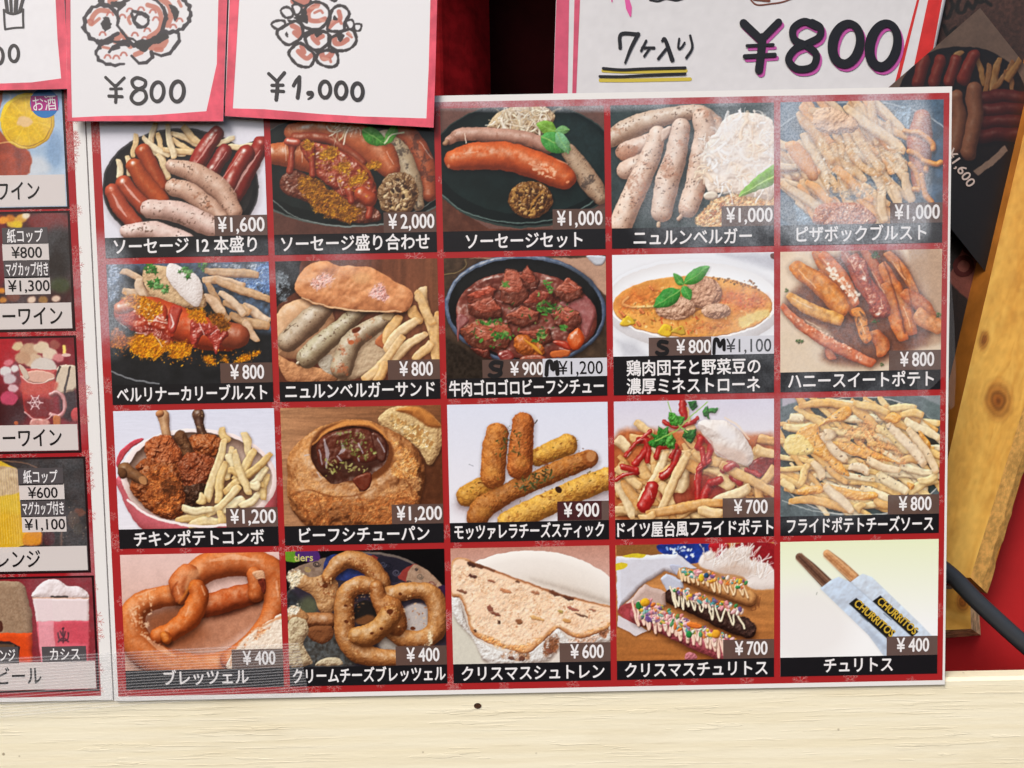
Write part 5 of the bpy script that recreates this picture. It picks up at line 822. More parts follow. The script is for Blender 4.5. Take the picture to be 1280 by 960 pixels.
def pic_market():
    c = Print((-70, 255, 100, 415), 170*4.8, (60, 26, 24), org=(0, 250)); c.grain(.5, 110); c.ell(300, 130, 140, 70, (128, 34, 26), soft=60, a=.9); c.poly([(-330, 60), (20, 100), (20, 520), (-330, 600)], (110, 22, 34), soft=30); c.ell(350, 320, 110, 170, (40, 28, 22), soft=80, a=.8); c.ell(360, 510, 70, 50, (70, 80, 44), soft=40, a=.8)
    for x, y, r, k in ((85, 135, 44, (232, 190, 60)), (130, 110, 34, (226, 170, 70)), (155, 95, 26, (250, 236, 210)), (60, 110, 30, (206, 130, 40)), (110, 150, 30, (236, 200, 40)), (20, 120, 30, (240, 160, 50)), (190, 600, 26, (240, 214, 190)), (340, 592, 26, (236, 210, 190)), (10, 545, 22, (226, 150, 40)), (20, 600, 24, (206, 140, 50)), (80, 580, 40, (120, 60, 30)), (260, 600, 30, (160, 120, 60))): c.ell(x, y, r, r*.8, k, soft=16, a=.9)
    return c
def pic_mug():
    c = Print((-70, 415, 105, 570), 175*5.333, (120, 20, 34), org=(0, 410)); c.grain(.4, 90); c.poly([(-380, 60), (90, 70), (60, 260), (-380, 300)], (176, 24, 40), soft=20); c.ell(60, 560, 120, 110, (70, 16, 22), soft=60); c.ell(460, 500, 60, 120, (54, 14, 20), soft=50)
    for x, y, r, k in ((120, 120, 40, (226, 200, 160)), (200, 150, 60, (206, 170, 140)), (280, 130, 50, (232, 210, 180)), (330, 170, 50, (236, 214, 190)), (230, 220, 60, (220, 190, 160)), (150, 200, 50, (200, 160, 130)), (370, 110, 36, (160, 90, 80)), (60, 230, 30, (226, 130, 140)), (390, 200, 36, (216, 140, 140)), (40, 290, 40, (230, 226, 226)), (70, 340, 44, (214, 200, 204)), (100, 270, 30, (236, 232, 230)), (90, 400, 36, (226, 190, 196)), (60, 470, 60, (200, 80, 110)), (290, 270, 90, (226, 216, 206))): c.ell(x, y, r, r*.8, k, soft=18, rag=(8, 30))
    c.line([(430, 120), (432, 170)], 20, (250, 220, 120), soft=8); c.ell(440, 180, 30, 10, (240, 200, 190), soft=6)
    c.poly([(400, 250), (510, 260), (520, 400), (360, 440), (350, 330)], (224, 206, 182), R=20, rag=(8, 30))
    for P in ([(400, 260), (360, 360)], [(470, 260), (430, 430)]): c.line(P, 14, (60, 40, 34))
    c.poly([(130, 270), (380, 280), (360, 420), (350, 580), (300, 615), (220, 610), (165, 560), (150, 420)], (178, 50, 44), R=30, slope=.6, sp=.4, sm=False, amb=.6); c.poly([(165, 480), (350, 470), (345, 580), (290, 600), (200, 590)], (120, 24, 30), soft=30, a=.8); c.poly([(150, 360), (370, 350), (360, 430), (160, 440)], (206, 84, 66), soft=20, a=.7); c.ell(260, 325, 108, 42, (230, 180, 160), soft=6, R=12); c.poly([(125, 250), (160, 260), (200, 330), (170, 340)], (220, 200, 180), R=8); c.line([(140, 320), (200, 365), (280, 366), (360, 330)], 7, (250, 226, 214), a=.8)
    c.tube([(340, 440), (390, 430), (430, 480), (430, 550), (390, 585), (340, 575)], 14, (216, 150, 150), sp=.9, sh=.2, a=.85); c.line([(165, 560), (220, 605), (310, 610), (350, 575)], 8, (240, 200, 196), a=.8); c.poly([(215, 610), (320, 610), (325, 660), (210, 660)], (200, 130, 120), R=14, sp=.6, tex=(.3, 30))
    for k in range(6): t = k*1.047; c.line([(235, 495), (235+52*math.cos(t), 495+52*math.sin(t))], 6, (236, 206, 206)); c.line([(235+28*math.cos(t-.4), 495+28*math.sin(t-.4)), (235+36*math.cos(t), 495+36*math.sin(t)), (235+28*math.cos(t+.4), 495+28*math.sin(t+.4))], 5, (236, 206, 206), sm=False)
    c.ell(510, 580, 34, 50, (190, 70, 70), soft=8, R=30); c.poly([(360, 590), (405, 590), (400, 660), (360, 660)], (196, 120, 70), R=10); c.ell(110, 635, 16, 14, (190, 100, 50), soft=6)
    return c
def pic_hotorange():
    c = Print((-70, 565, 115, 720), 185*5.333, (48, 34, 30), org=(0, 560)); c.grain(.5, 80); c.ell(0, 190, 300, 110, (120, 90, 70)); c.ell(0, 192, 292, 104, (50, 36, 32)); c.poly([(260, 90), (580, 80), (600, 640), (280, 640)], (44, 32, 28), tex=(.6, 40), soft=20, a=.9)
    c.poly([(-380, 130), (110, 135), (165, 645), (-380, 645)], (228, 190, 60), soft=8); c.poly([(-380, 130), (110, 135), (125, 300), (-380, 320)], (206, 180, 150), soft=14, tex=(.2, 26))
    c.poly([(-380, 420), (140, 440), (160, 645), (-380, 645)], (226, 176, 40), soft=60, a=.8)
    for k in range(22): c.line([(-240+k*16, 140), (-220+k*17, 640)], 4, (246, 226, 160), a=.5)
    c.poly([(165, 560), (275, 560), (270, 645), (165, 645)], (226, 150, 20), R=14); c.line([(285, 550), (280, 640)], 10, (120, 70, 50), a=.8)
    for x, y, rx, ry, k in ((530, 430, 40, 26, (110, 66, 44)), (490, 480, 40, 60, (84, 66, 54)), (410, 590, 8, 60, (110, 84, 70)), (330, 600, 40, 50, (80, 30, 34)), (520, 540, 30, 40, (70, 60, 50))): c.ell(x, y, rx, ry, k, soft=14, rag=(8, 20))
    c.spk([(290, 400), (570, 300), (580, 640), (300, 640)], 60, 3, [(180, 160, 140), (120, 100, 80)], 3, a=.6)
    return c
def pic_beers():
    c = Print((-70, 715, 130, 870), 200*5.05, (132, 34, 44), org=(0, 710)); c.grain(.18, 60); c.spk([(480, 80), (600, 80), (600, 740), (560, 740)], 40, 4, [(170, 80, 84)], 3)
    c.poly([(-360, 100), (0, 80), (120, 84), (160, 120), (205, 300), (205, 780), (-360, 780)], (166, 140, 116), R=40, tex=(.12, 10), sm=False); c.poly([(-360, 410), (206, 408), (206, 780), (-360, 780)], (222, 84, 36), sm=False, R=30, tex=(.1, 50)); c.poly([(-60, 370), (0, 330), (18, 360), (10, 400), (-60, 420)], (90, 50, 40)); c.poly([(-100, 460), (60, 460), (130, 500), (110, 600), (-100, 600)], (54, 44, 46), sm=False); c.line([(-30, 490), (80, 492)], 24, (130, 100, 70), a=.6, soft=8)
    c.poly([(205, 185), (230, 130), (270, 90), (320, 70), (380, 78), (430, 110), (520, 125), (560, 190), (400, 200)], (236, 222, 222), R=40, bump=(.3, 40), amb=.65, sh=.2); c.poly([(205, 188), (562, 190), (560, 345), (230, 345)], (234, 214, 214), sm=False, R=20, amb=.7); c.poly([(228, 335), (562, 332), (560, 500), (556, 780), (290, 780), (255, 560)], (222, 104, 118), sm=False, R=30, amb=.7, tex=(.08, 50)); c.poly([(330, 340), (562, 335), (560, 480), (340, 480)], (214, 84, 100), soft=30, sm=False, a=.8); c.poly([(230, 190), (330, 190), (350, 500), (330, 780), (290, 780), (250, 500)], (250, 226, 230), a=.45, soft=8, sm=False); c.line([(206, 190), (560, 188)], 6, (220, 170, 140)); c.line([(325, 180), (425, 180)], 13, (50, 34, 30), sm=False)
    for P in ([(400, 380), (400, 470)], [(370, 410), (375, 450), (400, 460), (425, 450), (432, 410)], [(385, 400), (400, 430), (415, 400)], [(370, 465), (400, 440), (432, 465)]): c.line(P, 10, (84, 40, 52), a=.9)
    c.ell(400, 382, 9, 9, (84, 40, 52))
    return c
def pic_onionrings():      # felt pen drawing on the card
    c = Print((84, -30, 284, 153), 200*6.453, (232, 230, 232), K=3, org=(90, 0))
    K = (34, 24, 34); B = (190, 104, 82)
    def ring(P, w=22):
        for i in range(len(P)-1):
            c.line(P[i:i+2], [w*1.3*(.7+.5*((i*37) % 7)/7), w*1.3*(.75+.5*((i*53) % 7)/7)], K)
    def loop(cx, cy, rx, ry, a0, a1, n=22, w=20): ring([(cx+rx*(1+.05*math.sin(k*2.4))*math.cos(math.radians(a0+(a1-a0)*k/n)), cy+ry*(1+.05*math.cos(k*3.1))*math.sin(math.radians(a0+(a1-a0)*k/n))) for k in range(n+1)], w)
    for P, w in (([(150, 190), (170, 130), (220, 85), (290, 90)], 40), ([(160, 200), (220, 150)], 26), ([(610, 40), (690, 70), (720, 150), (700, 240), (620, 300)], 38), ([(720, -10), (780, 40), (800, 110), (770, 200)], 50), ([(470, 190), (455, 150), (480, 120)], 26), ([(350, 330), (400, 280), (450, 330), (470, 370)], 50), ([(640, 380), (720, 370), (750, 330)], 60), ([(680, 400), (720, 400)], 40), ([(510, 440), (560, 420)], 40), ([(310, 10), (360, -20)], 50), ([(860, 10), (880, 50)], 26), ([(250, 380), (300, 390)], 22)): c.line(P, w, B, a=.85, soft=6)
    for x, y in ((470, 80), (410, 130), (655, 90), (680, 150), (510, 275), (610, 240), (590, 310), (250, 270), (290, 455), (360, 460), (420, 435), (870, 160), (820, 210), (310, 110), (150, 170), (560, 70)): c.line([(x-28, y+12), (x-14, y-10), (x+10, y-8), (x+22, y+12)], 16, (186, 100, 86), a=.9, soft=4)
    loop(560, 150, 195, 185, -75, 300, 30, 18); loop(560, 165, 58, 56, 0, 360, 12, 20)
    ring([(480, 110), (505, 180), (545, 215)], 26); ring([(490, 90), (560, 105), (600, 130)], 28)
    loop(240, 190, 140, 150, 50, 345, 22, 24); c.ell(275, 195, 42, 56, (26, 18, 24), rag=(16, 16)); loop(345, 430, 150, 95, 60, 320, 18, 20); ring([(230, 390), (215, 350), (260, 330), (330, 290), (370, 270)], 22); ring([(300, 420), (330, 380), (380, 360), (450, 355)], 24); ring([(330, 400), (380, 385)], 20)
    c.poly([(500, 350), (600, 320), (740, 260), (780, 300), (700, 350), (640, 360), (580, 420)], (26, 18, 22), rag=(10, 24)); loop(790, 110, 165, 150, -80, 110, 20, 24); c.poly([(780, 40), (840, 60), (865, 110), (830, 170), (810, 110)], (36, 24, 30), rag=(8, 20)); ring([(660, 430), (720, 450), (790, 430), (820, 390), (865, 330), (860, 270)], 22); ring([(480, 450), (540, 510), (600, 505), (650, 460), (640, 420)], 22)
    loop(330, -40, 110, 90, 10, 190, 12, 22); c.poly([(310, 20), (420, 10), (430, 50), (370, 70)], (30, 20, 26), rag=(8, 18)); ring([(740, 60), (760, 120), (730, 240)], 26); c.ell(235, 5, 28, 26, K); ring([(410, 330), (460, 330), (500, 370)], 24); ring([(80, 220), (110, 260)], 20)
    c.spk([(100, 230), (220, 330), (180, 340)], 4, 9, [K], 3)
    c.finish = False; return c
def pic_karaage():
    c = Print((278, -30, 548, 162), 270*6.859, (234, 232, 234), K=3, org=(310, 0))
    K = (30, 18, 22); B = (186, 96, 76); BL = (214, 150, 130)
    def blob(P, w=26, **k):
        Q = spline(P, 3, True); Q = np.vstack([Q, Q[:1]])
        for i in range(len(Q)-1): c.line([Q[i], Q[i+1]], [w*(.75+.5*((i*37) % 7)/7), w*(.75+.5*((i*53) % 7)/7)], K)
    for P, w in (([(390, 10), (520, 20), (480, 40)], 56), ([(560, 60), (520, 110), (530, 170), (600, 180), (660, 160)], 40), ([(520, 90), (560, 60), (600, 40)], 40), ([(570, 110), (620, 90), (640, 110)], 22), ([(780, 100), (790, 160), (740, 190), (690, 240)], 40), ([(800, 200), (790, 180)], 28), ([(380, 220), (430, 250), (440, 310), (400, 280)], 46), ([(550, 290), (560, 330), (600, 370), (590, 340), (640, 310)], 40), ([(740, 320), (750, 370), (800, 370), (850, 340)], 46), ([(850, 290), (890, 320)], 20), ([(460, 400), (480, 450), (430, 440), (500, 500), (550, 470)], 40), ([(630, 460), (650, 500), (700, 480), (720, 450)], 50), ([(700, 500), (710, 530)], 24)): c.line(P, w, B, a=.85, soft=6)
    for P in ([(540, 70), (600, 60)], [(620, 170), (650, 180)], [(860, 280), (880, 300)], [(700, 200), (740, 170)], [(640, 500), (690, 510)]): c.line(P, 24, BL, a=.8, soft=6)
    blob([(500, 60), (580, 15), (670, 50), (700, 130), (660, 210), (600, 250), (500, 240), (450, 180)]); blob([(720, 90), (770, 50), (830, 60), (870, 120), (830, 190), (820, 260), (740, 270), (680, 250), (700, 170)]); blob([(340, 210), (420, 180), (470, 250), (450, 330), (350, 385), (280, 340), (250, 270)]); blob([(490, 310), (550, 270), (650, 270), (700, 310), (680, 380), (600, 430), (520, 400)]); blob([(710, 330), (780, 290), (830, 260), (900, 260), (930, 350), (870, 420), (780, 435), (710, 400)]); blob([(390, 400), (450, 370), (520, 420), (570, 470), (560, 530), (520, 575), (430, 560), (370, 500), (350, 450)]); blob([(600, 460), (680, 430), (760, 450), (770, 540), (720, 575), (640, 560), (590, 520)])
    blob([(280, 90), (330, 60), (380, 90), (380, 140), (320, 150)], 22); blob([(200, 210), (240, 180), (310, 180), (310, 230), (250, 250)], 22); blob([(380, 50), (440, 40), (460, 90), (410, 130)], 22); blob([(840, 190), (890, 170), (910, 220), (870, 250)], 18); blob([(910, 210), (970, 210), (960, 260), (920, 260)], 18); blob([(690, -20), (740, 10), (760, -10)], 20); blob([(380, 0), (440, -40), (530, -30), (530, 30), (470, 50)], 22)
    for P in ([(390, 150), (500, 120), (510, 200), (450, 180)], [(340, 170), (420, 180), (370, 200)], [(460, 300), (520, 260), (640, 255), (700, 280), (650, 265), (560, 290), (490, 330)], [(680, 300), (720, 310), (700, 420), (780, 450), (690, 440)], [(560, 420), (640, 420), (600, 470)], [(480, 390), (540, 430), (500, 420)], [(330, 270), (350, 320), (320, 310)], [(460, 90), (500, 70), (500, 190), (470, 170)], [(740, 130), (770, 170), (730, 170)], [(760, 300), (830, 300), (790, 360)], [(570, 280), (640, 280), (590, 320)]): c.poly(P, (28, 16, 20), rag=(6, 18))
    c.finish = False; return c
def pic_banner():
    c = Print((1040, -60, 1420, 560), 380*2.528, (58, 38, 32), K=1.5, org=(1100, 0)); c.wash((66, 44, 38), (30, 20, 18), 1, 0, 500); c.grain(.6, 9); c.grain(.3, 5, 4)  # dark brown print with the shade it hangs in mixed into its colours
    for P in ([(198, 10), (205, 50), (220, 48), (232, 20), (225, 0)], [(250, -10), (245, 30), (262, 40), (276, 10)], [(276, 10), (290, 30), (300, 10), (310, -20)], [(310, 10), (330, 5), (350, 20)], [(200, 80), (215, 110), (235, 90)]): c.line(P, 12, (14, 9, 8))
    for k in range(7): c.line([(270, 600+k*40), (420, 596+k*40)], 14, (14, 10, 10))
    c.poly([(215, 880), (300, 705), (365, 730), (365, 800), (280, 950)], (120, 70, 60), sm=False)
    return c
def pic_diamond():
    c = Print((1060, 0, 1400, 360), 340*2.528, (150, 122, 104), K=2, org=(1100, 0)); c.grain(.15, 50)
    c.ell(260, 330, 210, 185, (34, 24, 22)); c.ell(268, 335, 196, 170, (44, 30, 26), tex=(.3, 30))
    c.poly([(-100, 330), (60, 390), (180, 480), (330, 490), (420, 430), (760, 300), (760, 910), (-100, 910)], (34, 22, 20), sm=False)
    c.fries([(300, 160, 330, 270), (350, 200, 330, 300), (380, 180, 350, 300), (420, 190, 360, 290), (260, 160, 220, 210), (400, 220, 420, 290), (440, 180, 400, 260)], 20, ((196, 140, 76), (176, 116, 60)))
    for P, r in (([(140, 190), (120, 260)], 20), ([(190, 190), (170, 260)], 18), ([(240, 190), (215, 260)], 18), ([(295, 175), (260, 250)], 20)): c.tube(P, r, (160, 56, 36), sp=.4, sh=.4)
    for y in (310, 350, 390, 430): c.tube([(320, y), (400, y-6), (500, y+6)], 22, (110, 34, 26), sp=.3, sh=.4)
    for P, r in (([(240, 310), (250, 380), (235, 470)], 24), ([(295, 280), (300, 370), (280, 480)], 25)): c.tube(P, r, (180, 118, 84), sp=.3, sh=.4)
    c.poly([(295, 540), (395, 460), (405, 476), (312, 556)], (190, 160, 140), sm=False); c.img *= .62  # whole print dimmed: the card's shade is put into its colour
    return c
# ---------------------------------------------------------------- LARGE STRUCTURE: the stall front
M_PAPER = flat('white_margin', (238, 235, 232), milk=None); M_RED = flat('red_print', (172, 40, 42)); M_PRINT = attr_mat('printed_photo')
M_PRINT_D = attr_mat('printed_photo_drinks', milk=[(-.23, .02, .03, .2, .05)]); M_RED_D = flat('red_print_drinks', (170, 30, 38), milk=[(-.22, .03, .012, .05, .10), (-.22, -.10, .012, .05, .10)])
M_FLAKE = glaze('snowflake_ink', (232, 150, 146), .42); M_DARK = flat('caption_ink', (28, 26, 29)); M_TAG = glaze('tag_ink', (104, 80, 72), .86); M_WHITE = flat('white_ink', (240, 236, 236)); M_BLACK = flat('black_ink', (26, 22, 24))
M_TAGW = flat('pale_tag_ink', (214, 214, 222)); M_GREY = flat('grey_label_ink', (84, 78, 80)); M_STRIP = glaze('pale_strip_ink', (232, 222, 218), .86); M_MARK = simple('marker_black', (22, 18, 20), .35, .5)
M_MAROON = simple('back_wall_paint', (60, 12, 14), .8, .1, tex=.35, sc=60)

mb = MB()      # recess behind the menus: back wall, unseen sides and roof added to darken it
for q in ([(-.62, .16, -.30), (.62, .16, -.30), (.62, .16, .32), (-.62, .16, .32)], [(-.62, .012, -.30), (-.62, .16, -.30), (-.62, .16, .32), (-.62, .012, .32)], [(.62, .16, -.30), (.62, .05, -.30), (.62, .05, .32), (.62, .16, .32)], [(-.62, .012, .32), (-.62, .16, .32), (.62, .16, .32), (.62, .012, .32)]): mb.face(q)
tag(mb.build('stall_wall', M_MAROON), 'near black stall interior behind the cloth, cards and banner, with unseen added sides and roof', 'wall')

# red cloth hanging in the gap
mb = MB(); xs = np.linspace(-.12, -.016, 60); zs = np.linspace(.10, .30, 12)
V_ = [[(x, .10+.007*math.sin(x*60+z*3)+.002*math.sin(x*170+z*12)+.9*max(0, x+.045), z) for x in xs] for z in zs]
for r_ in range(11):
    for k in range(59): mb.face([V_[r_][k], V_[r_][k+1], V_[r_+1][k+1], V_[r_+1][k]])
tag(mb.build('red_cloth', simple('red_cloth_dye', (140, 18, 24), .9, .1, tex=.3, sc=400), None, True), 'dark red cloth hanging in shade in the gap between the price cards', 'cloth')

# cream painted plank under the menus
m, nt, b, N, L = nodes('cream_paint'); geo = N('ShaderNodeNewGeometry').outputs['Position']
g1 = noise(N, L, geo, 1, 4, .55, (16, 16, 190)); g2 = noise(N, L, geo, 1, 4, .6, (22, 22, 620)); g3 = noise(N, L, geo, 300, 3, .6, (.6, 1, 1.6)); g4 = noise(N, L, geo, 7, 4, .5, (1, 1, 30))
crack = ramp(N, L, g1, .60, .66, 0, 1); fine = ramp(N, L, g2, .60, .68, 0, 1)
cm = N('ShaderNodeMix'); cm.data_type = 'RGBA'; cm.inputs[6].default_value = ink((250, 241, 214)); cm.inputs[7].default_value = ink((245, 234, 203)); L(ramp(N, L, g4, .35, .65), cm.inputs[0])
cm2 = N('ShaderNodeMix'); cm2.data_type = 'RGBA'; L(cm.outputs[2], cm2.inputs[6]); cm2.inputs[7].default_value = ink((230, 217, 186)); L(math_(N, L, 'MULTIPLY', fine, .5), cm2.inputs[0])
vo = N('ShaderNodeTexVoronoi'); vo.inputs['Scale'].default_value = 95; L(geo, vo.inputs['Vector']); dot = math_(N, L, 'MULTIPLY', ramp(N, L, vo.outputs['Distance'], .05, .10, 1, 0), ramp(N, L, noise(N, L, geo, 31, 2), .60, .64))
cm3 = N('ShaderNodeMix'); cm3.data_type = 'RGBA'; L(cm2.outputs[2], cm3.inputs[6]); cm3.inputs[7].default_value = ink((120, 100, 70)); L(math_(N, L, 'MULTIPLY', dot, .7), cm3.inputs[0])
cm4 = N('ShaderNodeMix'); cm4.data_type = 'RGBA'; L(cm3.outputs[2], cm4.inputs[6]); cm4.inputs[7].default_value = ink((214, 196, 156)); L(ramp(N, L, noise(N, L, geo, 1, 5, .6, (9, 9, 40)), .52, .75, 0, .28), cm4.inputs[0])
L(cm4.outputs[2], b.inputs['Base Color']); b.inputs['Roughness'].default_value = .5; b.inputs['Specular IOR Level'].default_value = .4
edge = ramp(N, L, g1, .615, .625, 0, 1); sparse = ramp(N, L, noise(N, L, geo, 9, 2, .5, (1, 1, 4)), .42, .6, 0, 1)
hgt = math_(N, L, 'ADD', math_(N, L, 'ADD', math_(N, L, 'MULTIPLY', g1, .35), math_(N, L, 'MULTIPLY', math_(N, L, 'MULTIPLY', ramp(N, L, g2, .54, .62), sparse), .16)), math_(N, L, 'ADD', math_(N, L, 'MULTIPLY', g3, .10), math_(N, L, 'MULTIPLY', edge, .22)))
bp = N('ShaderNodeBump'); bp.inputs['Strength'].default_value = .42; bp.inputs['Distance'].default_value = .0016; L(hgt, bp.inputs['Height']); L(bp.outputs[0], b.inputs['Normal']); M_CREAM = m
mb = MB(); zt, e = -.1462, .0015
F = [(-.60, .0016, -.36), (.60, .0016, -.36), (.60, .0016, zt-e), (.60, .0016+e, zt), (-.60, .0016+e, zt), (-.60, .0016, zt-e)]
mb.v = F[:]; 
mb = MB(); mb.face([F[0], F[1], F[2], F[5]]); mb.face([F[5], F[2], F[3], F[4]]); mb.face([F[4], F[3], (.60, .010, zt), (-.60, .010, zt)]); mb.face([(-.60, .010, -.36), (-.60, .010, zt), (.60, .010, zt), (.60, .010, -.36)])
tag(mb.build('wooden_plank', M_CREAM), 'cream painted plank with rough horizontal grain running under both menus', 'plank')
p = at(597, 882, .0016); mb = MB(); ring = [(p.x+.0019*math.cos(k*.45), p.y-.0003, p.z+.0015*math.sin(k*.45)) for k in range(14)]; inn = [(p.x+.0010*math.cos(k*.45), p.y-.0001, p.z+.0008*math.sin(k*.45)) for k in range(14)]
for k in range(14): mb.face([ring[k], ring[(k+1) % 14], inn[(k+1) % 14], inn[k]])
mb.face(inn); tag(mb.build('nail_head', simple('rust', (70, 42, 24), .8, .3, tex=.4, sc=3000)), 'small rusty nail head sunk in the cream plank', 'nail')

# red panel at the lower right, its block, the leaning timber and the cable
mb = MB(); D = .07; q = [at(1150, 700, D), at(1150, 930, D), at(1420, 930, D), at(1420, 420, D)]; q2 = [v+Vector((0, .012, 0)) for v in q]
mb.prism(q, q2); tag(mb.build('red_hoarding', simple('red_paint', (178, 34, 36), .55, .3, bump=.15, sc=120, tex=.08)), 'deep red painted board at the lower right behind the leaning timber', 'board')

def wood_art(reg, zw, knots, base, dark, ang):
    c = Print(reg, zw, base, K=2.0); X, Y = c.X, c.Y; a = math.radians(ang)
    u = X*math.cos(a)+Y*math.sin(a); v = -X*math.sin(a)+Y*math.cos(a)
    for kx, ky, kr in knots:
        ku, kv = kx*math.cos(a)+ky*math.sin(a), -kx*math.sin(a)+ky*math.cos(a)
        v = v+np.sign(v-kv)*kr*1.0*np.exp(-((u-ku)/(kr*2.2))**2-np.abs(v-kv)/(kr*1.6))*-1
    n = vnoise(u/9, v, 9, 3, 4); n2 = vnoise(u/5, v, 34, 9, 3); n3 = vnoise(u/2.5, v, 4, 5, 2)
    t = np.clip(.75*(n-.5)+1.1*(n2-.5)+.35*(n3-.5)+.35, 0, 1)[..., None]
    c.img = np.array(base, float)*(1-t)+np.array(dark, float)*t
    for kx, ky, kr in knots:
        d = np.hypot((X-kx)*1.15, (Y-ky)*.72)/kr; r = (.5+.5*np.sin(d*17+3*vnoise(X, Y, 30, 4)))*np.clip(1.25-d, 0, 1)
        k = np.clip(1.15-d, 0, 1)[..., None]; c.img = c.img*(1-.75*k)+np.array((128, 66, 22.))*.75*k; c.img *= 1-.25*r[..., None]
    return c
M_WOOD = attr_mat('varnished_pine', False, .42, bump=.12, sc=160)
post = thing('timber_post', 'leaning orange varnished pine timber with knots right of the food menu', 'post', tuple(at(1240, 600, .044)))
wa = wood_art((1120, 60, 1420, 860), 300, [(1250-1120, 500-60, 21), (1232-1120, 425-60, 9), (1330-1120, 300-60, 16)], (236, 184, 98), (196, 134, 58), 104)
o = ink_grid('front_face', wa, *px_grid(wa, [(1305, 60), (1420, 60), (1213, 722), (1150, 722)], .044, 90, 260), M_WOOD, post)
# sawn edge to the right, its back
A0, A1 = at(1420, 60, .044), at(1213, 722, .044); B0, B1 = at(1440, 60, .051), at(1233, 742, .051)
mb = MB(); n = 60; rr = np.random.RandomState(4); prev = None
for k in range(n+1):
    t = k/n; a_, b_ = A0.lerp(A1, t), B0.lerp(B1, t); m1 = a_.lerp(b_, .62+.1*(rr.rand()-.5)); m1.y = a_.y+(b_.y-a_.y)*.45; b_ = b_+Vector(((rr.rand()-.5)*.0016, 0, 0))
    if prev: mb.face([prev[0], a_, m1, prev[1]]); mb.face([prev[1], m1, b_, prev[2]])
    prev = (a_, m1, b_)
mb.build('sawn_edge', simple('sawn_pine', (236, 178, 96), .7, .2, bump=.35, sc=900, tex=.25), post)
mb = MB(); c0, c1 = at(1305, 60, .044), at(1150, 722, .044); mb.face([c0, c1, c1+Vector((0, .022, 0)), c0+Vector((0, .022, 0))]); mb.face([c0+Vector((0, .022, 0)), c1+Vector((0, .022, 0)), B1, B0]); mb.face([A1, c1, c1+Vector((0, .022, 0)), B1])
mb.build('back_face', simple('pine_side', (170, 104, 36), .5, .3, bump=.1, sc=200, tex=.2), post)

blk = wood_art((1120, 720, 1240, 810), 120, [(85, 30, 10)], (244, 190, 100), (214, 150, 64), 10)
bt = thing('wood_block', 'short pine block with worn edge fixed on the red panel', 'block', tuple(at(1190, 780, .05)))
ink_grid('front_face', blk, *px_grid(blk, [(1150, 738), (1212, 735), (1214, 786), (1150, 789)], .052, 60, 50), M_WOOD, bt)
mb = MB(); f = [at(1150, 738, .052), at(1212, 735, .052), at(1214, 786, .052), at(1150, 789, .052)]; bk = [at(1150, 726, .0695), at(1222, 738, .0695), at(1226, 794, .0695), at(1150, 800, .0695)]
for i in range(4): mb.face([f[i], f[(i+1) % 4], bk[(i+1) % 4], bk[i]])
mb.build('worn_edge', simple('worn_pine', (226, 196, 146), .85, .1, bump=.5, sc=700, tex=.4), bt)

def tube_mesh(P, r, name, mat, parent=None, seg=14):
    Q = spline([tuple(p) for p in P], 8); mb = MB(); prev = None; n = len(Q)
    V = []
    for i in range(n):
        t = Vector(Q[min(i+1, n-1)])-Vector(Q[max(i-1, 0)]); t.normalize(); a = t.cross(Vector((0, 1, 0))).normalized(); b_ = t.cross(a)
        V.append([Vector(Q[i])+(a*math.cos(k/seg*6.28318)+b_*math.sin(k/seg*6.28318))*r for k in range(seg)])
    for i in range(n): mb.v += [tuple(v) for v in V[i]]
    for i in range(n-1):
        for k in range(seg): mb.f.append((i*seg+k, i*seg+(k+1) % seg, (i+1)*seg+(k+1) % seg, (i+1)*seg+k)); mb.m.append(0)
    return mb.build(name, mat, parent, smooth=True)
o = tube_mesh([at(1150, 690, .034), at(1190, 720, .032), at(1228, 758, .028), at(1300, 822, .022), at(1400, 900, .02)], .0046, 'power_cable', simple('black_rubber', (50, 53, 58), .45, .5, bump=.1, sc=400))
tag(o, 'thick black cable running down past the foot of the leaning timber', 'cable')

# dim banner hung behind
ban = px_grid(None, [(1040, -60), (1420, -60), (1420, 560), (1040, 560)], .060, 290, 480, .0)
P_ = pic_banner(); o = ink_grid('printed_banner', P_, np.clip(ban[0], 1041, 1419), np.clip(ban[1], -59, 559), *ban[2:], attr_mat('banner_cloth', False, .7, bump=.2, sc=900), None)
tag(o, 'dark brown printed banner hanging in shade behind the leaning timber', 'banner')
mb = MB(); e0, e1 = at(1196, 342, .0598), at(1238, 284, .0598); cx, cz = (e0.x+e1.x)/2, (e0.z+e1.z)/2; Ln = (e1-e0).length; an = math.atan2(e1.z-e0.z, e1.x-e0.x)
letters(mb, 'OUT', cx-Ln*.5, cx+Ln*.5, cz, .016, .0598, bold=.06, rot=an); mb.build('banner_lettering', simple('banner_red', (70, 24, 22)), o)
dia = px_grid(None, [(1074, 141), (1225, 10), (1386, 213), (1235, 344)], .050, 260, 280)
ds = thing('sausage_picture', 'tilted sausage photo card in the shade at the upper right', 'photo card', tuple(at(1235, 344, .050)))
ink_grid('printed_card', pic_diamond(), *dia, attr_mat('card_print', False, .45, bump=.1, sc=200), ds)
mb = MB(); e0, e1 = at(1190, 192, .0496), at(1213, 227, .0496); cx, cz = (e0.x+e1.x)/2, (e0.z+e1.z)/2; Ln = (e1-e0).length; an = math.atan2(e1.z-e0.z, e1.x-e0.x)
letters(mb, '¥1,600', cx-Ln*.62, cx+Ln*.62, cz, .0075, .0496, rot=an); mb.build('price_lettering', simple('banner_white', (190, 170, 160)), ds)

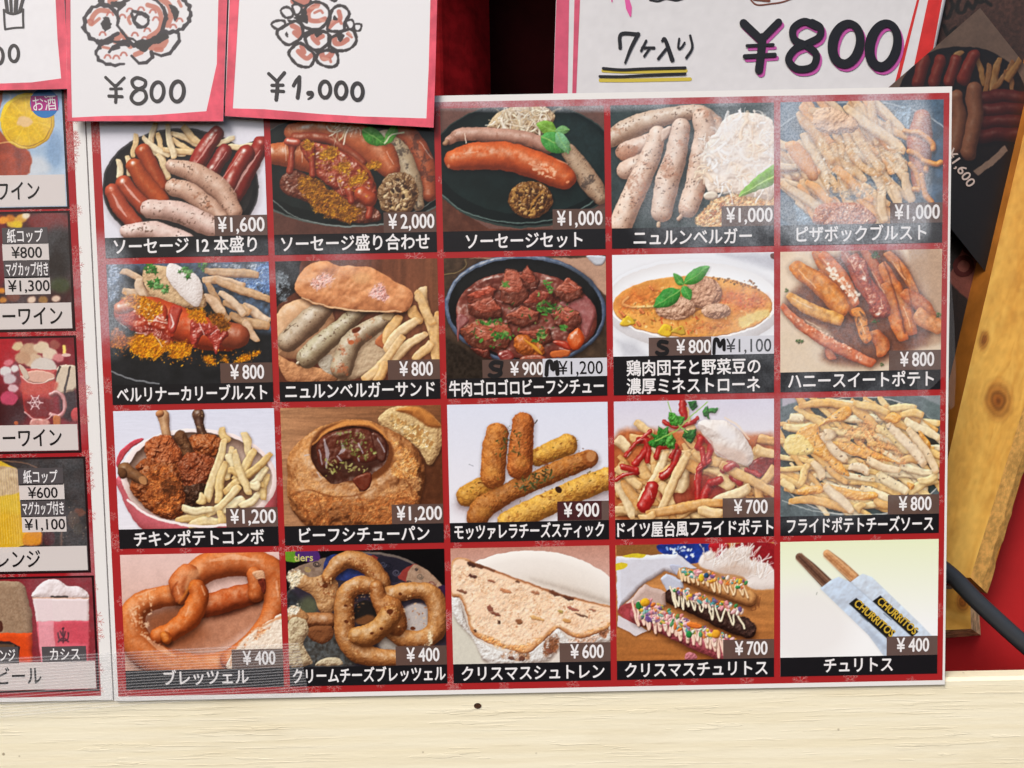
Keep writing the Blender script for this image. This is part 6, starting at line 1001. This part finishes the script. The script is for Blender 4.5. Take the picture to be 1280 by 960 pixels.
# ---------------------------------------------------------------- THE FOOD MENU
menu = thing('food_menu', 'large laminated red food menu with twenty captioned dish photos', 'menu', (0, 0, -.1485))
mb = MB(); mb.box(-.21, .21, 0, .0012, -.1485, .1485, 0); sheet = mb.build('laminated_sheet', M_PAPER, menu)
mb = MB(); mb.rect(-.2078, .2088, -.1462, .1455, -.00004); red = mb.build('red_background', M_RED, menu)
mb = MB(); rr = random.Random(11)
def flake(x, z, r, y):
    a0 = rr.random()*6; kind = rr.random()
    for k in range(6):
        a = a0+k*math.pi/3; c_, s_ = math.cos(a), math.sin(a); mb.strip([(x, y, z), (x+r*c_, y, z+r*s_)], r*.09)
        for q in ((.45, .35), (.72, .26)) if kind < .7 else ((.6, .4),):
            for sg in (1, -1): mb.strip([(x+r*q[0]*c_, y, z+r*q[0]*s_), (x+r*(q[0]*c_+q[1]*math.cos(a+sg*.9)), y, z+r*(q[0]*s_+q[1]*math.sin(a+sg*.9)))], r*.08)
        if kind > .6: mb.strip([(x+r*.55*c_, y, z+r*.55*s_), (x+r*.55*math.cos(a+math.pi/3), y, z+r*.55*math.sin(a+math.pi/3))], r*.07)
def flakes(n, x0, x1, z0, z1, y):
    for i in range(n): flake(x0+(x1-x0)*rr.random(), z0+(z1-z0)*rr.random(), .0022+.0034*rr.random()**2, y)
CX = lambda c: -.20359+.08254*c; CZ = lambda r: .14238-.07204*r; CW, CH_ = .07941, .06896
for r in range(5):
    z = CZ(r)+.0015; flakes(20, -.205, .206, z-.0035, z+.0025, -.00007)
for c in range(6):
    x = CX(c)-.0016; flakes(9, x-.002, x+.002, -.143, .143, -.00007)
flakes(8, .201, .2065, -.143, .143, -.00007); flakes(7, -.2075, -.204, -.143, .143, -.00007)
mb.v = [(min(max(v[0], -.2076), .2086), v[1], min(max(v[2], -.146), .1453)) for v in mb.v]
mb.build('snowflake_print', M_FLAKE, menu)
# (painter, zoom region, zoom width, caption lines (text, x0, x1, yc), price (text, x0, x1, yc), label)
DISH = [
 (pic_twelve, (110, 120, 350, 330), 1097, [('ソーセージ 12 本盛り', 150, 965, 853)], ('¥1,600', 745, 1008, 730), 'photo of a black pan of twelve red and white sausages'),
 (pic_mixed, (330, 120, 560, 330), 1051, [('ソーセージ盛り合わせ', 100, 945, 838)], ('¥2,000', 712, 972, 718), 'photo of mixed sausages under curry sauce on a dark plate'),
 (pic_set, (545, 120, 770, 330), 1029, [('ソーセージセット', 172, 836, 825)], ('¥1,000', 693, 950, 702), 'photo of one fat orange sausage with mustard and basil'),
 (pic_nurn, (755, 120, 980, 330), 1029, [('ニュルンベルガー', 170, 843, 805)], ('¥1,000', 700, 962, 683), 'photo of pale sausages beside white sauerkraut'),
 (pic_pizza, (965, 100, 1200, 330), 981, [('ピザボックブルスト', 128, 803, 800)], ('¥1,000', 640, 873, 692), 'photo of cheesy fries with one brown sausage, under painted glare'),
 (pic_berliner, (120, 310, 350, 510), 1104, [('ベルリナーカリーブルスト', 128, 1027, 872)], ('¥800', 808, 1008, 743), 'photo of a ketchup covered sausage dusted with curry powder'),
 (pic_sand, (335, 310, 560, 510), 1080, [('ニュルンベルガーサンド', 105, 1000, 852)], ('¥800', 790, 988, 725), 'photo of a bread roll with three pale sausages and fries'),
 (pic_stew, (545, 310, 770, 510), 1080, [('牛肉ゴロゴロビーフシチュー', 80, 1005, 835)], ('¥900', 447, 642, 730), 'photo of beef stew in a black bowl'),
 (pic_soup, (755, 305, 980, 500), 1108, [('鶏肉団子と野菜豆の', 140, 960, 757), ('濃厚ミネストローネ', 140, 958, 868)], ('¥800', 447, 655, 640), 'photo of orange soup with meatballs and basil in a white bowl'),
 (pic_sweet, (965, 300, 1200, 500), 1128, [('ハニースイートポテト', 97, 968, 838)], ('¥800', 768, 970, 713), 'photo of glazed sweet potato sticks on paper'),
 (pic_chicken, (130, 495, 360, 690), 1132, [('チキンポテトコンボ', 187, 985, 872)], ('¥1,200', 780, 1057, 745), 'photo of fried drumsticks and fries in a pink bowl'),
 (pic_stewbread, (340, 495, 565, 690), 1108, [('ビーフシチューパン', 170, 968, 850)], ('¥1,200', 770, 1045, 718), 'photo of a round loaf filled with dark stew'),
 (pic_mozza, (550, 490, 770, 685), 1083, [('モッツァレラチーズスティック', 90, 1008, 852)], ('¥900', 763, 978, 738), 'photo of five breaded cheese sticks on white'),
 (pic_german, (758, 490, 980, 685), 1093, [('ドイツ屋台風フライドポテト', 68, 1025, 838)], ('¥700', 785, 990, 708), 'photo of fries with ketchup, parsley and sour cream'),
 (pic_cheese, (965, 485, 1200, 680), 1157, [('フライドポテトチーズソース', 92, 990, 840)], ('¥800', 780, 978, 710), 'photo of fries under cheese sauce on a dark plate'),
 (pic_pretzel, (130, 675, 370, 880), 1124, [('ブレッツェル', 352, 847, 802)], ('¥400', 815, 1003, 690), 'photo of one glossy brown pretzel'),
 (pic_creampretzel, (345, 675, 570, 870), 1108, [('クリームチーズブレッツェル', 105, 1043, 828)], ('¥400', 805, 1005, 708), 'photo of filled pretzels on a patterned dark plate'),
 (pic_stollen, (552, 675, 775, 865), 1127, [('クリスマスシュトレン', 128, 1027, 835)], ('¥600', 815, 1022, 705), 'photo of a sugared fruit loaf slice on a white plate'),
 (pic_xmaschurros, (760, 670, 985, 860), 1137, [('クリスマスチュリトス', 108, 1005, 838)], ('¥700', 802, 1005, 710), 'photo of three churros covered in colourful sprinkles'),
 (pic_churros, (965, 665, 1200, 865), 1128, [('チュリトス', 312, 722, 795)], ('¥400', 748, 940, 668), 'photo of two churros in white paper sleeves'),
]
for i, (fn, reg, zw, caps, price, label) in enumerate(DISH):
    r, c = divmod(i, 5); x0, x1, z1 = CX(c), CX(c)+CW, CZ(r); z0 = z1-CH_; zz = zw/(reg[2]-reg[0])
    PT = lambda X, Y: at(reg[0]+X/zz, reg[1]+Y/zz)
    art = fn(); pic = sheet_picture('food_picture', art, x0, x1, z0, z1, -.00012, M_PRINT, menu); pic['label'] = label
    ch = .0098 if len(caps) == 1 else .0192
    mb = MB(); mb.rect(x0, x1, z0, z0+ch, -.00018, 0)
    for t, a, b_, yc in caps: letters(mb, t, PT(a, yc).x, PT(b_, yc).x, (PT(a, yc).z+PT(b_, yc).z)/2, .0084, -.00024, 1, bold=.026)
    mb.build('caption_strip', [M_DARK, M_WHITE], pic)
    mb = MB(); tw = .0257; th = .0098
    if i in (7, 8):
        xa, xb = (PT(278, 700).x, PT(640, 700).x) if i == 7 else (PT(275, 640).x, PT(660, 640).x); th = .0090
        mb.rect(xa, xb, z0+ch, z0+ch+th, -.00017, 0); m2 = MB(); m2.rect(xb, x1, z0+ch, z0+ch+th, -.00017, 0)
        t2 = ('¥1,200', 735, 1000, 722) if i == 7 else ('¥1,100', 752, 1028, 630)
        letters(m2, t2[0], PT(t2[1], t2[3]).x, PT(t2[2], t2[3]).x, z0+ch+th*.5, .0092, -.00024, 1, bold=.006, mid=.365)
        m2.build('large_price_tag', [M_TAGW, M_BLACK], pic)
        # hand-drawn size letters, felt pen over the print
        m3 = MB()
        if i == 7: S = [([(392, 688), (350, 685), (328, 705), (345, 725), (378, 735), (385, 755), (350, 770), (322, 762)], 26), ([(395, 700), (380, 760)], 16)]; W_ = [([(662, 760), (668, 690), (690, 682), (700, 730), (722, 680), (728, 755)], 24), ([(690, 690), (705, 725)], 22)]
        else: S = [([(385, 605), (350, 600), (335, 620), (355, 636), (385, 648), (382, 670), (345, 678), (325, 668)], 24), ([(340, 625), (380, 640)], 18)]; W_ = [([(675, 672), (680, 592), (700, 590), (710, 630), (735, 588), (738, 650)], 20), ([(698, 595), (712, 630)], 20)]
        for k, (P_, wd) in enumerate(S+W_):
            if k == len(S): m3.build('marker_letter', M_MARK, pic); m3 = MB()
            m3.strip([tuple(PT(*q)+Vector((0, -.00034-.00001*k, 0))) for q in spline(P_, 5)], wd/zz*.000397)
        m3.build('marker_letter', M_MARK, pic)
    else: mb.rect(x1-tw, x1, z0+ch, z0+ch+th, -.00017, 0)
    if i == 12: mb.rect(x1-tw, x1-.0036, z0+ch+.0003, z0+ch+th, -.00021, 2)
    t, a, b_, yc = price; xa_ = PT(a, yc).x; letters(mb, '¥', xa_, xa_+.0040, z0+ch+th*.5+(.0006 if i not in (7, 8) else 0), .0098 if i not in (7, 8) else .0092, -.00024, 1, bold=.022, mid=.365); letters(mb, t[1:], xa_+.0060, PT(b_, yc).x, z0+ch+th*.5+(.0006 if i not in (7, 8) else 0), .0098 if i not in (7, 8) else .0092, -.00024, 1, bold=.022, mid=.365)
    mb.build('price_tag', [M_TAG, M_WHITE]+([flat('price_sticker', (74, 38, 40))] if i == 12 else []), pic)
    if i == 16:
        mb = MB(); a, b_ = PT(112, 112), PT(228, 108); letters(mb, 'tlers', a.x, b_.x, (a.z+b_.z)/2, .0052, -.00020, 0, mid=.3); mb.build('sign_lettering', flat('sign_yellow', (206, 196, 120)), pic)
    if i == 19:
        for (ax, ay), (bx, by) in (((502, 415), (730, 615)), ((640, 402), (868, 600))):
            mb = MB(); a, b_ = PT(ax, ay), PT(bx, by); Ln = (b_-a).length; an = math.atan2(b_.z-a.z, b_.x-a.x); cx, cz = (a.x+b_.x)/2, (a.z+b_.z)/2
            letters(mb, 'CHURRITOS', cx-Ln*.49, cx+Ln*.49, cz, .0056, -.00018, 0, bold=.035, mid=.36, rot=an); mb.build('sleeve_lettering', flat('sleeve_gold', (206, 170, 60)), pic)

# ---------------------------------------------------------------- THE DRINKS MENU (runs out of the frame on the left)
drinks = thing('drinks_menu', 'red laminated drinks menu cut off by the left edge of the photo', 'menu', (-.265, 0, -.1478))
mb = MB(); mb.box(-.345, -.2107, 0, .0012, -.1478, .168, 0); mb.build('laminated_sheet', M_PAPER, drinks)
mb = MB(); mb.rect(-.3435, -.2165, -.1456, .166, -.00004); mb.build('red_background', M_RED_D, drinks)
mb = MB(); flakes(46, -.2195, -.2172, -.143, .15, -.00007); flakes(8, -.28, -.22, .0955, .099, -.00007); flakes(8, -.28, -.22, .036, .039, -.00007); flakes(8, -.28, -.22, -.0235, -.021, -.00007); flakes(8, -.28, -.22, -.084, -.0815, -.00007)
mb.v = [(max(v[0], -.34), v[1], v[2]) for v in mb.v]; mb.build('snowflake_print', M_FLAKE, drinks)
M_FRAME = flat('frame_ink', (40, 14, 18), milk=None)
XL = -.300
DR = [ # painter, right, top, strip top, bottom, origin, zoom scale, strip (text, x0, x1, yc), labels
 (pic_orange, -.2212, .160, .1142, .0988, (0, 100), 4.8, ('ワイン', -18, 238, 668), [], 'photo of an iced drink with an orange slice'),
 (pic_market, -.2212, .0957, .0522, .0393, (0, 250), 4.8, ('ーワイン', 18, 375, 695), [('紙コップ', 12, 290, 168, 262, 42, 256, 0), ('¥800', 14, 297, 264, 362, 68, 250, 1), ('マグカップ付き', 22, 300, 364, 466, 34, 288, 0), ('¥1,300', 28, 306, 462, 564, 48, 296, 1)], 'dark photo of blurred market lights'),
 (pic_mug, -.2212, .0350, -.0077, -.0209, (0, 410), 5.333, ('ーワイン', 22, 412, 742), [], 'photo of a red drink in a snowflake glass mug'),
 (pic_hotorange, -.2195, -.0249, -.0687, -.0813, (0, 560), 5.333, ('レンジ', -12, 270, 740), [('紙コップ', 118, 425, 136, 244, 155, 382, 0), ('¥600', 128, 433, 242, 348, 186, 382, 1), ('マグカップ付き', 136, 440, 346, 456, 147, 425, 0), ('¥1,100', 146, 446, 456, 556, 164, 432, 1)], 'photo of a yellow hot drink in a ribbed glass'),
 (pic_beers, -.2182, -.0849, -.1275, -.1419, (0, 710), 5.05, ('ビール', -12, 263, 688), [('ンジ', -90, 122, 500, 600, 0, 95, 0), ('カシス', 264, 548, 496, 588, 315, 502, 0)], 'photo of an orange and a pink beer with foam'),
]
for fn, xr, zt_, zs, zb, org, zz, st, labs, label in DR:
    PT = lambda X, Y: at(org[0]+X/zz, org[1]+Y/zz)
    mb = MB(); mb.rect(XL-.001, xr+.0011, zb-.0011, zt_+.0011, -.00010); fr = mb.build('picture_frame', M_FRAME, drinks)
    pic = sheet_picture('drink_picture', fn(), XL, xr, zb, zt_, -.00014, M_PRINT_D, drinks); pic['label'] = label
    mb = MB(); mb.rect(XL, xr-.0004, zb+.0003, zs, -.00019, 0); t, a, b_, yc = st
    letters(mb, t, PT(a, yc).x, PT(b_, yc).x, (zs+zb)/2+.0003, .0102, -.00024, 1, bold=.016); mb.build('name_strip', [M_STRIP, M_BLACK], pic)
    for t, a, b_, ya, yb, ta, tb, k in labs:
        mb = MB(); p, q = PT(a, ya), PT(b_, yb); mb.rect(p.x, q.x, q.z, p.z, -.00019, 0)
        letters(mb, t, PT(ta, ya).x, PT(tb, ya).x, (p.z+q.z)/2, .0072 if not k else .0076, -.00024, 1, bold=.014, mid=.38 if not k else .365)
        mb.build('price_label' if k else 'size_label', [M_STRIP if k else M_GREY, M_BLACK if k else M_WHITE], pic)
    if fn is pic_orange:
        mb = MB(); p = PT(268, 140); R_ = .0070
        mb.face([(p.x+R_*math.cos(k*.262), -.00019, p.z+R_*math.sin(k*.262)) for k in range(24)], 0); mb.rect(p.x-R_*.93, p.x+R_*.93, p.z-R_*.5, p.z+R_*.5, -.00022, 1)
        letters(mb, 'お酒', p.x-R_*.80, p.x+R_*.80, p.z, .0078, -.00026, 2, bold=.0, rot=.06); mb.build('badge', [flat('badge_blue', (52, 122, 190), milk=None), flat('badge_magenta', (176, 44, 130), milk=None), M_WHITE], pic)

# ---------------------------------------------------------------- HAND-LETTERED PRICE CARDS
M_CARD = attr_mat('card_paper', False, .5, bump=.05, sc=120); M_PINK = simple('pink_marker', (228, 88, 108), .5, .3, tex=.2, sc=350); M_PINK2 = simple('rose_marker', (206, 84, 112), .5, .3, tex=.1, sc=400); M_REDM = simple('red_marker', (206, 50, 48), .5, .3, tex=.12, sc=400); M_MAG = simple('magenta_marker', (190, 84, 160), .5); M_YEL = simple('yellow_marker', (206, 184, 70), .5); M_INKC = simple('card_marker', (30, 22, 26), .4, .5, tex=.45, sc=900)
def card(label, corners, depth, art, border, mats, group='hand lettered price cards', nx=220, ny=180, k=1.0):
    g = px_grid(art, corners, depth, nx, ny); o = thing('price_card', label, 'price card', tuple(at(*corners[3], depth)), group)
    s = ink_grid('paper', art, *g, M_CARD, o); sd = s.modifiers.new('thickness', 'SOLIDIFY'); sd.thickness = .0005; sd.offset = -1 
    if border:
        mb = MB()
        for poly, m_ in border: mb.face([tuple(at(x, y, depth)+Vector((0, -.00006, 0))) for x, y in poly], m_)
        mb.build('marker_border', mats, o)
    return o
def pen(o, name, strokes, depth, mat, zoom, lift=.0001):
    """strokes: (points, width) in zoomed photo pixels"""
    (x0, y0), z = zoom; mb = MB()
    for k, (P_, wd) in enumerate(strokes):
        Q = spline(P_, 6) if len(P_) > 2 else P_
        ws = [v/z*.000397 for v in wd] if hasattr(wd, '__len__') else wd/z*.000397
        mb.strip([tuple(at(x0+q[0]/z, y0+q[1]/z, depth)+Vector((0, -lift-.000012*k, 0))) for q in Q], ws)
    return mb.build(name, mat, o)
def oval(cx, cy, rx, ry, rot=0, n=14, a0=100): return [(cx+rx*math.cos(math.radians(a0+k*360/n))*math.cos(rot)-ry*math.sin(math.radians(a0+k*360/n))*math.sin(rot), cy+rx*math.cos(math.radians(a0+k*360/n))*math.sin(rot)+ry*math.sin(math.radians(a0+k*360/n))*math.cos(rot)) for k in range(n+1)]
def frame(outer, inner):
    """border polygons from matching outer and inner outlines"""
    return [([outer[i], outer[i+1], inner[i+1], inner[i]], 0) for i in range(len(outer)-1)]
dA = -.0035
plain = lambda reg: Print(reg, reg[2]-reg[0], (230, 228, 231), K=1.0)
cA = card('white card with a fries carton doodle at the top left corner', [(-75, -60), (78, -60), (86, 111), (-75, 114)], dA, plain((-90, -70, 100, 120)), frame([(78, -60), (80.5, 0), (84, 60), (86, 111), (40, 112), (-75, 114)], [(66, -60), (69.5, 0), (72, 50), (76.5, 98), (40, 103), (-75, 107)]), [M_PINK], nx=90, ny=90)
pen(cA, 'price_lettering', [(oval(76, 292, 25, 44), 17), (oval(-8, 305, 25, 44), 17)], dA, M_INKC, ((0, 0), 4.362)); pen(cA, 'carton_drawing', [([(22, 60), (24, 110), (28, 160)], 11), ([(28, 160), (80, 152), (128, 150)], 10), ([(126, 60), (126, 100), (128, 150)], 11), ([(22, 55), (45, 70), (75, 75), (105, 66), (126, 52)], 13), ([(40, 60), (30, -20)], 18), ([(62, 66), (58, -20)], 15), ([(85, 66), (90, -20)], 20), ([(108, 60), (130, -20)], 16)], dA, M_INKC, ((0, 0), 4.362))
dB = -.0044
cB = card('white card with a felt pen drawing of fried onion rings', [(81, -60), (286, -60), (279, 151.5), (84.5, 151.5)], dB, pic_onionrings(), frame([(81, -60), (82, 0), (83.5, 80), (84.5, 151.5), (130, 151.5), (200, 151.5), (279, 151.5), (281, 80), (284, 0), (286, -60)], [(87, -60), (88, 0), (88.5, 80), (90, 147), (130, 145), (190, 144), (258, 139), (271, 80), (273, 0), (274, -60)]), [M_PINK], nx=300, ny=300)
pen(cB, 'price_lettering', [([(272, 625), (350, 700)], 24), ([(422, 628), (350, 700)], 22), ([(350, 690), (356, 760), (352, 825)], 25), ([(310, 718), (400, 715)], 20), ([(298, 775), (404, 780)], 24), ([(560, 635), (520, 628), (485, 655), (500, 700), (540, 718), (585, 735), (598, 790), (560, 832), (510, 832), (478, 795), (495, 750), (540, 718)], 26), ([(540, 718), (585, 695), (592, 655), (556, 633)], 25), (oval(690, 740, 50, 78, .1), 27), (oval(850, 738, 52, 82, .1), 29)], dB, M_INKC, ((90, 0), 6.453))
dC = -.0038
cC = card('white card with a felt pen drawing of fried chicken bites', [(288, -60), (548, -60), (542, 159.5), (281, 145)], dC, pic_karaage(), frame([(288, -60), (287, 0), (284, 80), (281, 145), (330, 148), (400, 151.5), (450, 154), (542, 159.5), (544.5, 80), (546.5, 0), (548, -60)], [(300, -60), (299, 0), (295, 70), (291, 135.5), (330, 136.5), (400, 142.5), (450, 145.5), (533, 148), (536, 80), (538, 0), (540, -60)]), [M_PINK], nx=390, ny=300)
pen(cC, 'price_lettering', [([(178, 632), (250, 700)], 28), ([(312, 625), (250, 700)], 30), ([(250, 695), (252, 760), (242, 855)], 32), ([(205, 732), (300, 730)], 26), ([(205, 780), (305, 784)], 26), ([(390, 735), (415, 690), (442, 660)], 28), ([(440, 662), (438, 750), (425, 838)], 32), ([(520, 800), (548, 800), (545, 830), (515, 850)], [40, 34, 22, 12]), (oval(660, 768, 46, 70), 30), (oval(798, 776, 46, 70), 31), (oval(938, 786, 46, 72), 31)], dC, M_INKC, ((310, 0), 6.859))
dD = .056
cD = card('larger white card reading seven pieces in felt pen above the food menu', [(697, -60), (1195, -60), (1150, 150), (690.5, 150)], dD, Print((680, -70, 1240, 180), 560, (214, 212, 214), K=1.0), None, None, nx=120, ny=70)
for polys, mt in (([[(697, -60), (713, -60), (711.5, 0), (709, 150), (690.5, 150), (695.5, 0)], [(720, -60), (726, -60), (725, 0), (719, 150), (714.5, 150), (718, 0)]], M_PINK2), ([[(1160, -60), (1170, -60), (1149, 0), (1112, 150), (1106, 150), (1146, 0)], [(1176, -60), (1195, -60), (1177.5, 0), (1150, 150), (1128, 150), (1160, 0)]], M_REDM)):
    for poly in polys:
        mb = MB(); mb.face([tuple(at(x, y, dD)+Vector((0, -.0001, 0))) for x, y in poly]); mb.build('marker_border', mt, cD)
pen(cD, 'count_lettering', [([(940, 240), (945, 172), (1030, 172)], 20), ([(1030, 172), (995, 240), (965, 315)], [24, 20, 12]), ([(1070, 205), (1045, 255)], 14), ([(1050, 240), (1110, 240)], 15), ([(1090, 240), (1060, 282)], 13), ([(1150, 205), (1165, 200), (1200, 300)], [14, 20, 26]), ([(1170, 245), (1130, 295)], 15), ([(1235, 195), (1230, 240), (1245, 240), (1262, 215)], 12), ([(1290, 180), (1300, 240), (1270, 290)], 14), ([(855, 343), (950, 350), (1060, 345), (1265, 340)], 15), ([(838, 383), (950, 384), (1060, 378), (1265, 370)], 14)], dD, M_MARK, ((540, 0), 4), .0004); pen(cD, 'yellow_underline', [([(855, 354), (1000, 360), (1270, 354)], 18), ([(842, 402), (1000, 402), (1290, 396)], 20)], dD, M_YEL, ((540, 0), 4), .00015)
YEN = [([(235, 88), (300, 150)], 34), ([(365, 84), (300, 150)], 30), ([(305, 140), (300, 200), (292, 262)], 34), ([(248, 172), (345, 168)], 13), ([(240, 212), (350, 206)], 19), ([(505, 100), (460, 82), (420, 108), (425, 150), (470, 172), (505, 205), (490, 250), (435, 258), (402, 225), (425, 185), (470, 165)], 30), ([(470, 165), (515, 140), (520, 105), (490, 86)], 30), (oval(617, 165, 50, 76, .22), [36, 44, 30, 40, 36]), (oval(755, 170, 50, 82, .22), [38, 44, 30, 40, 38])]
pen(cD, 'price_lettering', YEN, dD, M_MARK, ((850, 0), 2.977), .0007); pen(cD, 'price_shading', [([(q[0]+9, q[1]+11) for q in P_], w_) for P_, w_ in YEN], dD, M_MAG, ((850, 0), 2.977), .00025)
pen(cD, 'flower_doodle', [([(895, -30), (900, 10)], [16, 22, 6]), ([(965, -40), (980, 20), (992, 80)], [10, 26, 34, 10])], dD, simple('doodle_pink', (222, 92, 160)), ((540, 0), 4), .0002); pen(cD, 'top_scribble', [([(1090, 0), (1130, 6), (1170, -6), (1220, 2), (1260, -8)], 12)], dD, M_MARK, ((540, 0), 4), .0002); pen(cD, 'top_drawing', [([(255, -10), (285, 18), (340, 14), (380, 8), (420, -6)], 6), ([(275, -4), (330, 2)], 14)], dD, simple('doodle_brown', (120, 66, 50)), ((850, 0), 2.977), .0002)

# ---------------------------------------------------------------- CLEAR TAPES
def clear(name, alpha, col=(226, 228, 232), rough=.18):
    m, nt, b, N, L = nodes(name); b.inputs['Base Color'].default_value = ink(col); b.inputs['Roughness'].default_value = rough; b.inputs['Alpha'].default_value = alpha; b.inputs['Specular IOR Level'].default_value = .5
    return m
mb = MB(); c_ = [(-70, 826), (373, 803), (386, 866), (-70, 902)]; dT = -.0012; n = 19
def tq(s, t): 
    a = np.array(c_, float); p = (a[0]*(1-s)+a[1]*s)*(1-t)+(a[3]*(1-s)+a[2]*s)*t; return at(p[0], p[1]+1.2*math.sin(s*9)*t, dT)
S_ = np.linspace(0, 1, 25)
for i in range(24): mb.face([tuple(tq(S_[i], 1)), tuple(tq(S_[i+1], 1)), tuple(tq(S_[i+1], 0)), tuple(tq(S_[i], 0))], 0)
for k in range(n):
    t0, t1 = (k+.25)/n, (k+.72)/n; tm = (t0+t1)/2
    for i in range(24):
        a, b_ = S_[i], S_[i+1]; up = Vector((0, -.0005, 0)); lo = Vector((0, -.00005, 0))
        mb.face([tuple(tq(a, tm)+up), tuple(tq(b_, tm)+up), tuple(tq(b_, t0)+lo), tuple(tq(a, t0)+lo)], 1); mb.face([tuple(tq(a, t1)+lo), tuple(tq(b_, t1)+lo), tuple(tq(b_, tm)+up), tuple(tq(a, tm)+up)], 1)
tag(mb.build('clear_tape', [clear('tape_film', .05), clear('tape_ribs', .17, (206, 206, 208), .3)]), 'wide clear ribbed tape holding the lower edges of both menus to the plank', 'tape')
fl = [(1130, 190), (1166, 150), (1186, 160), (1189, 350), (1193, 405), (1195, 470), (1193, 508), (1188, 512), (1180, 470), (1148, 500), (1140, 400), (1136, 300)]
mb = MB(); ctr = at(1165, 330, -.0009); pts = [at(x, y, -.0009 if x < 1188 else -.0004) for x, y in fl]
for i in range(len(pts)): mb.face([tuple(ctr), tuple(pts[i]), tuple(pts[(i+1) % len(pts)])])
film = mb.build('clear_film', clear('loose_film', .06, (220, 220, 224), .22)); tag(film, 'loose clear film strip on the right edge of the food menu', 'film')
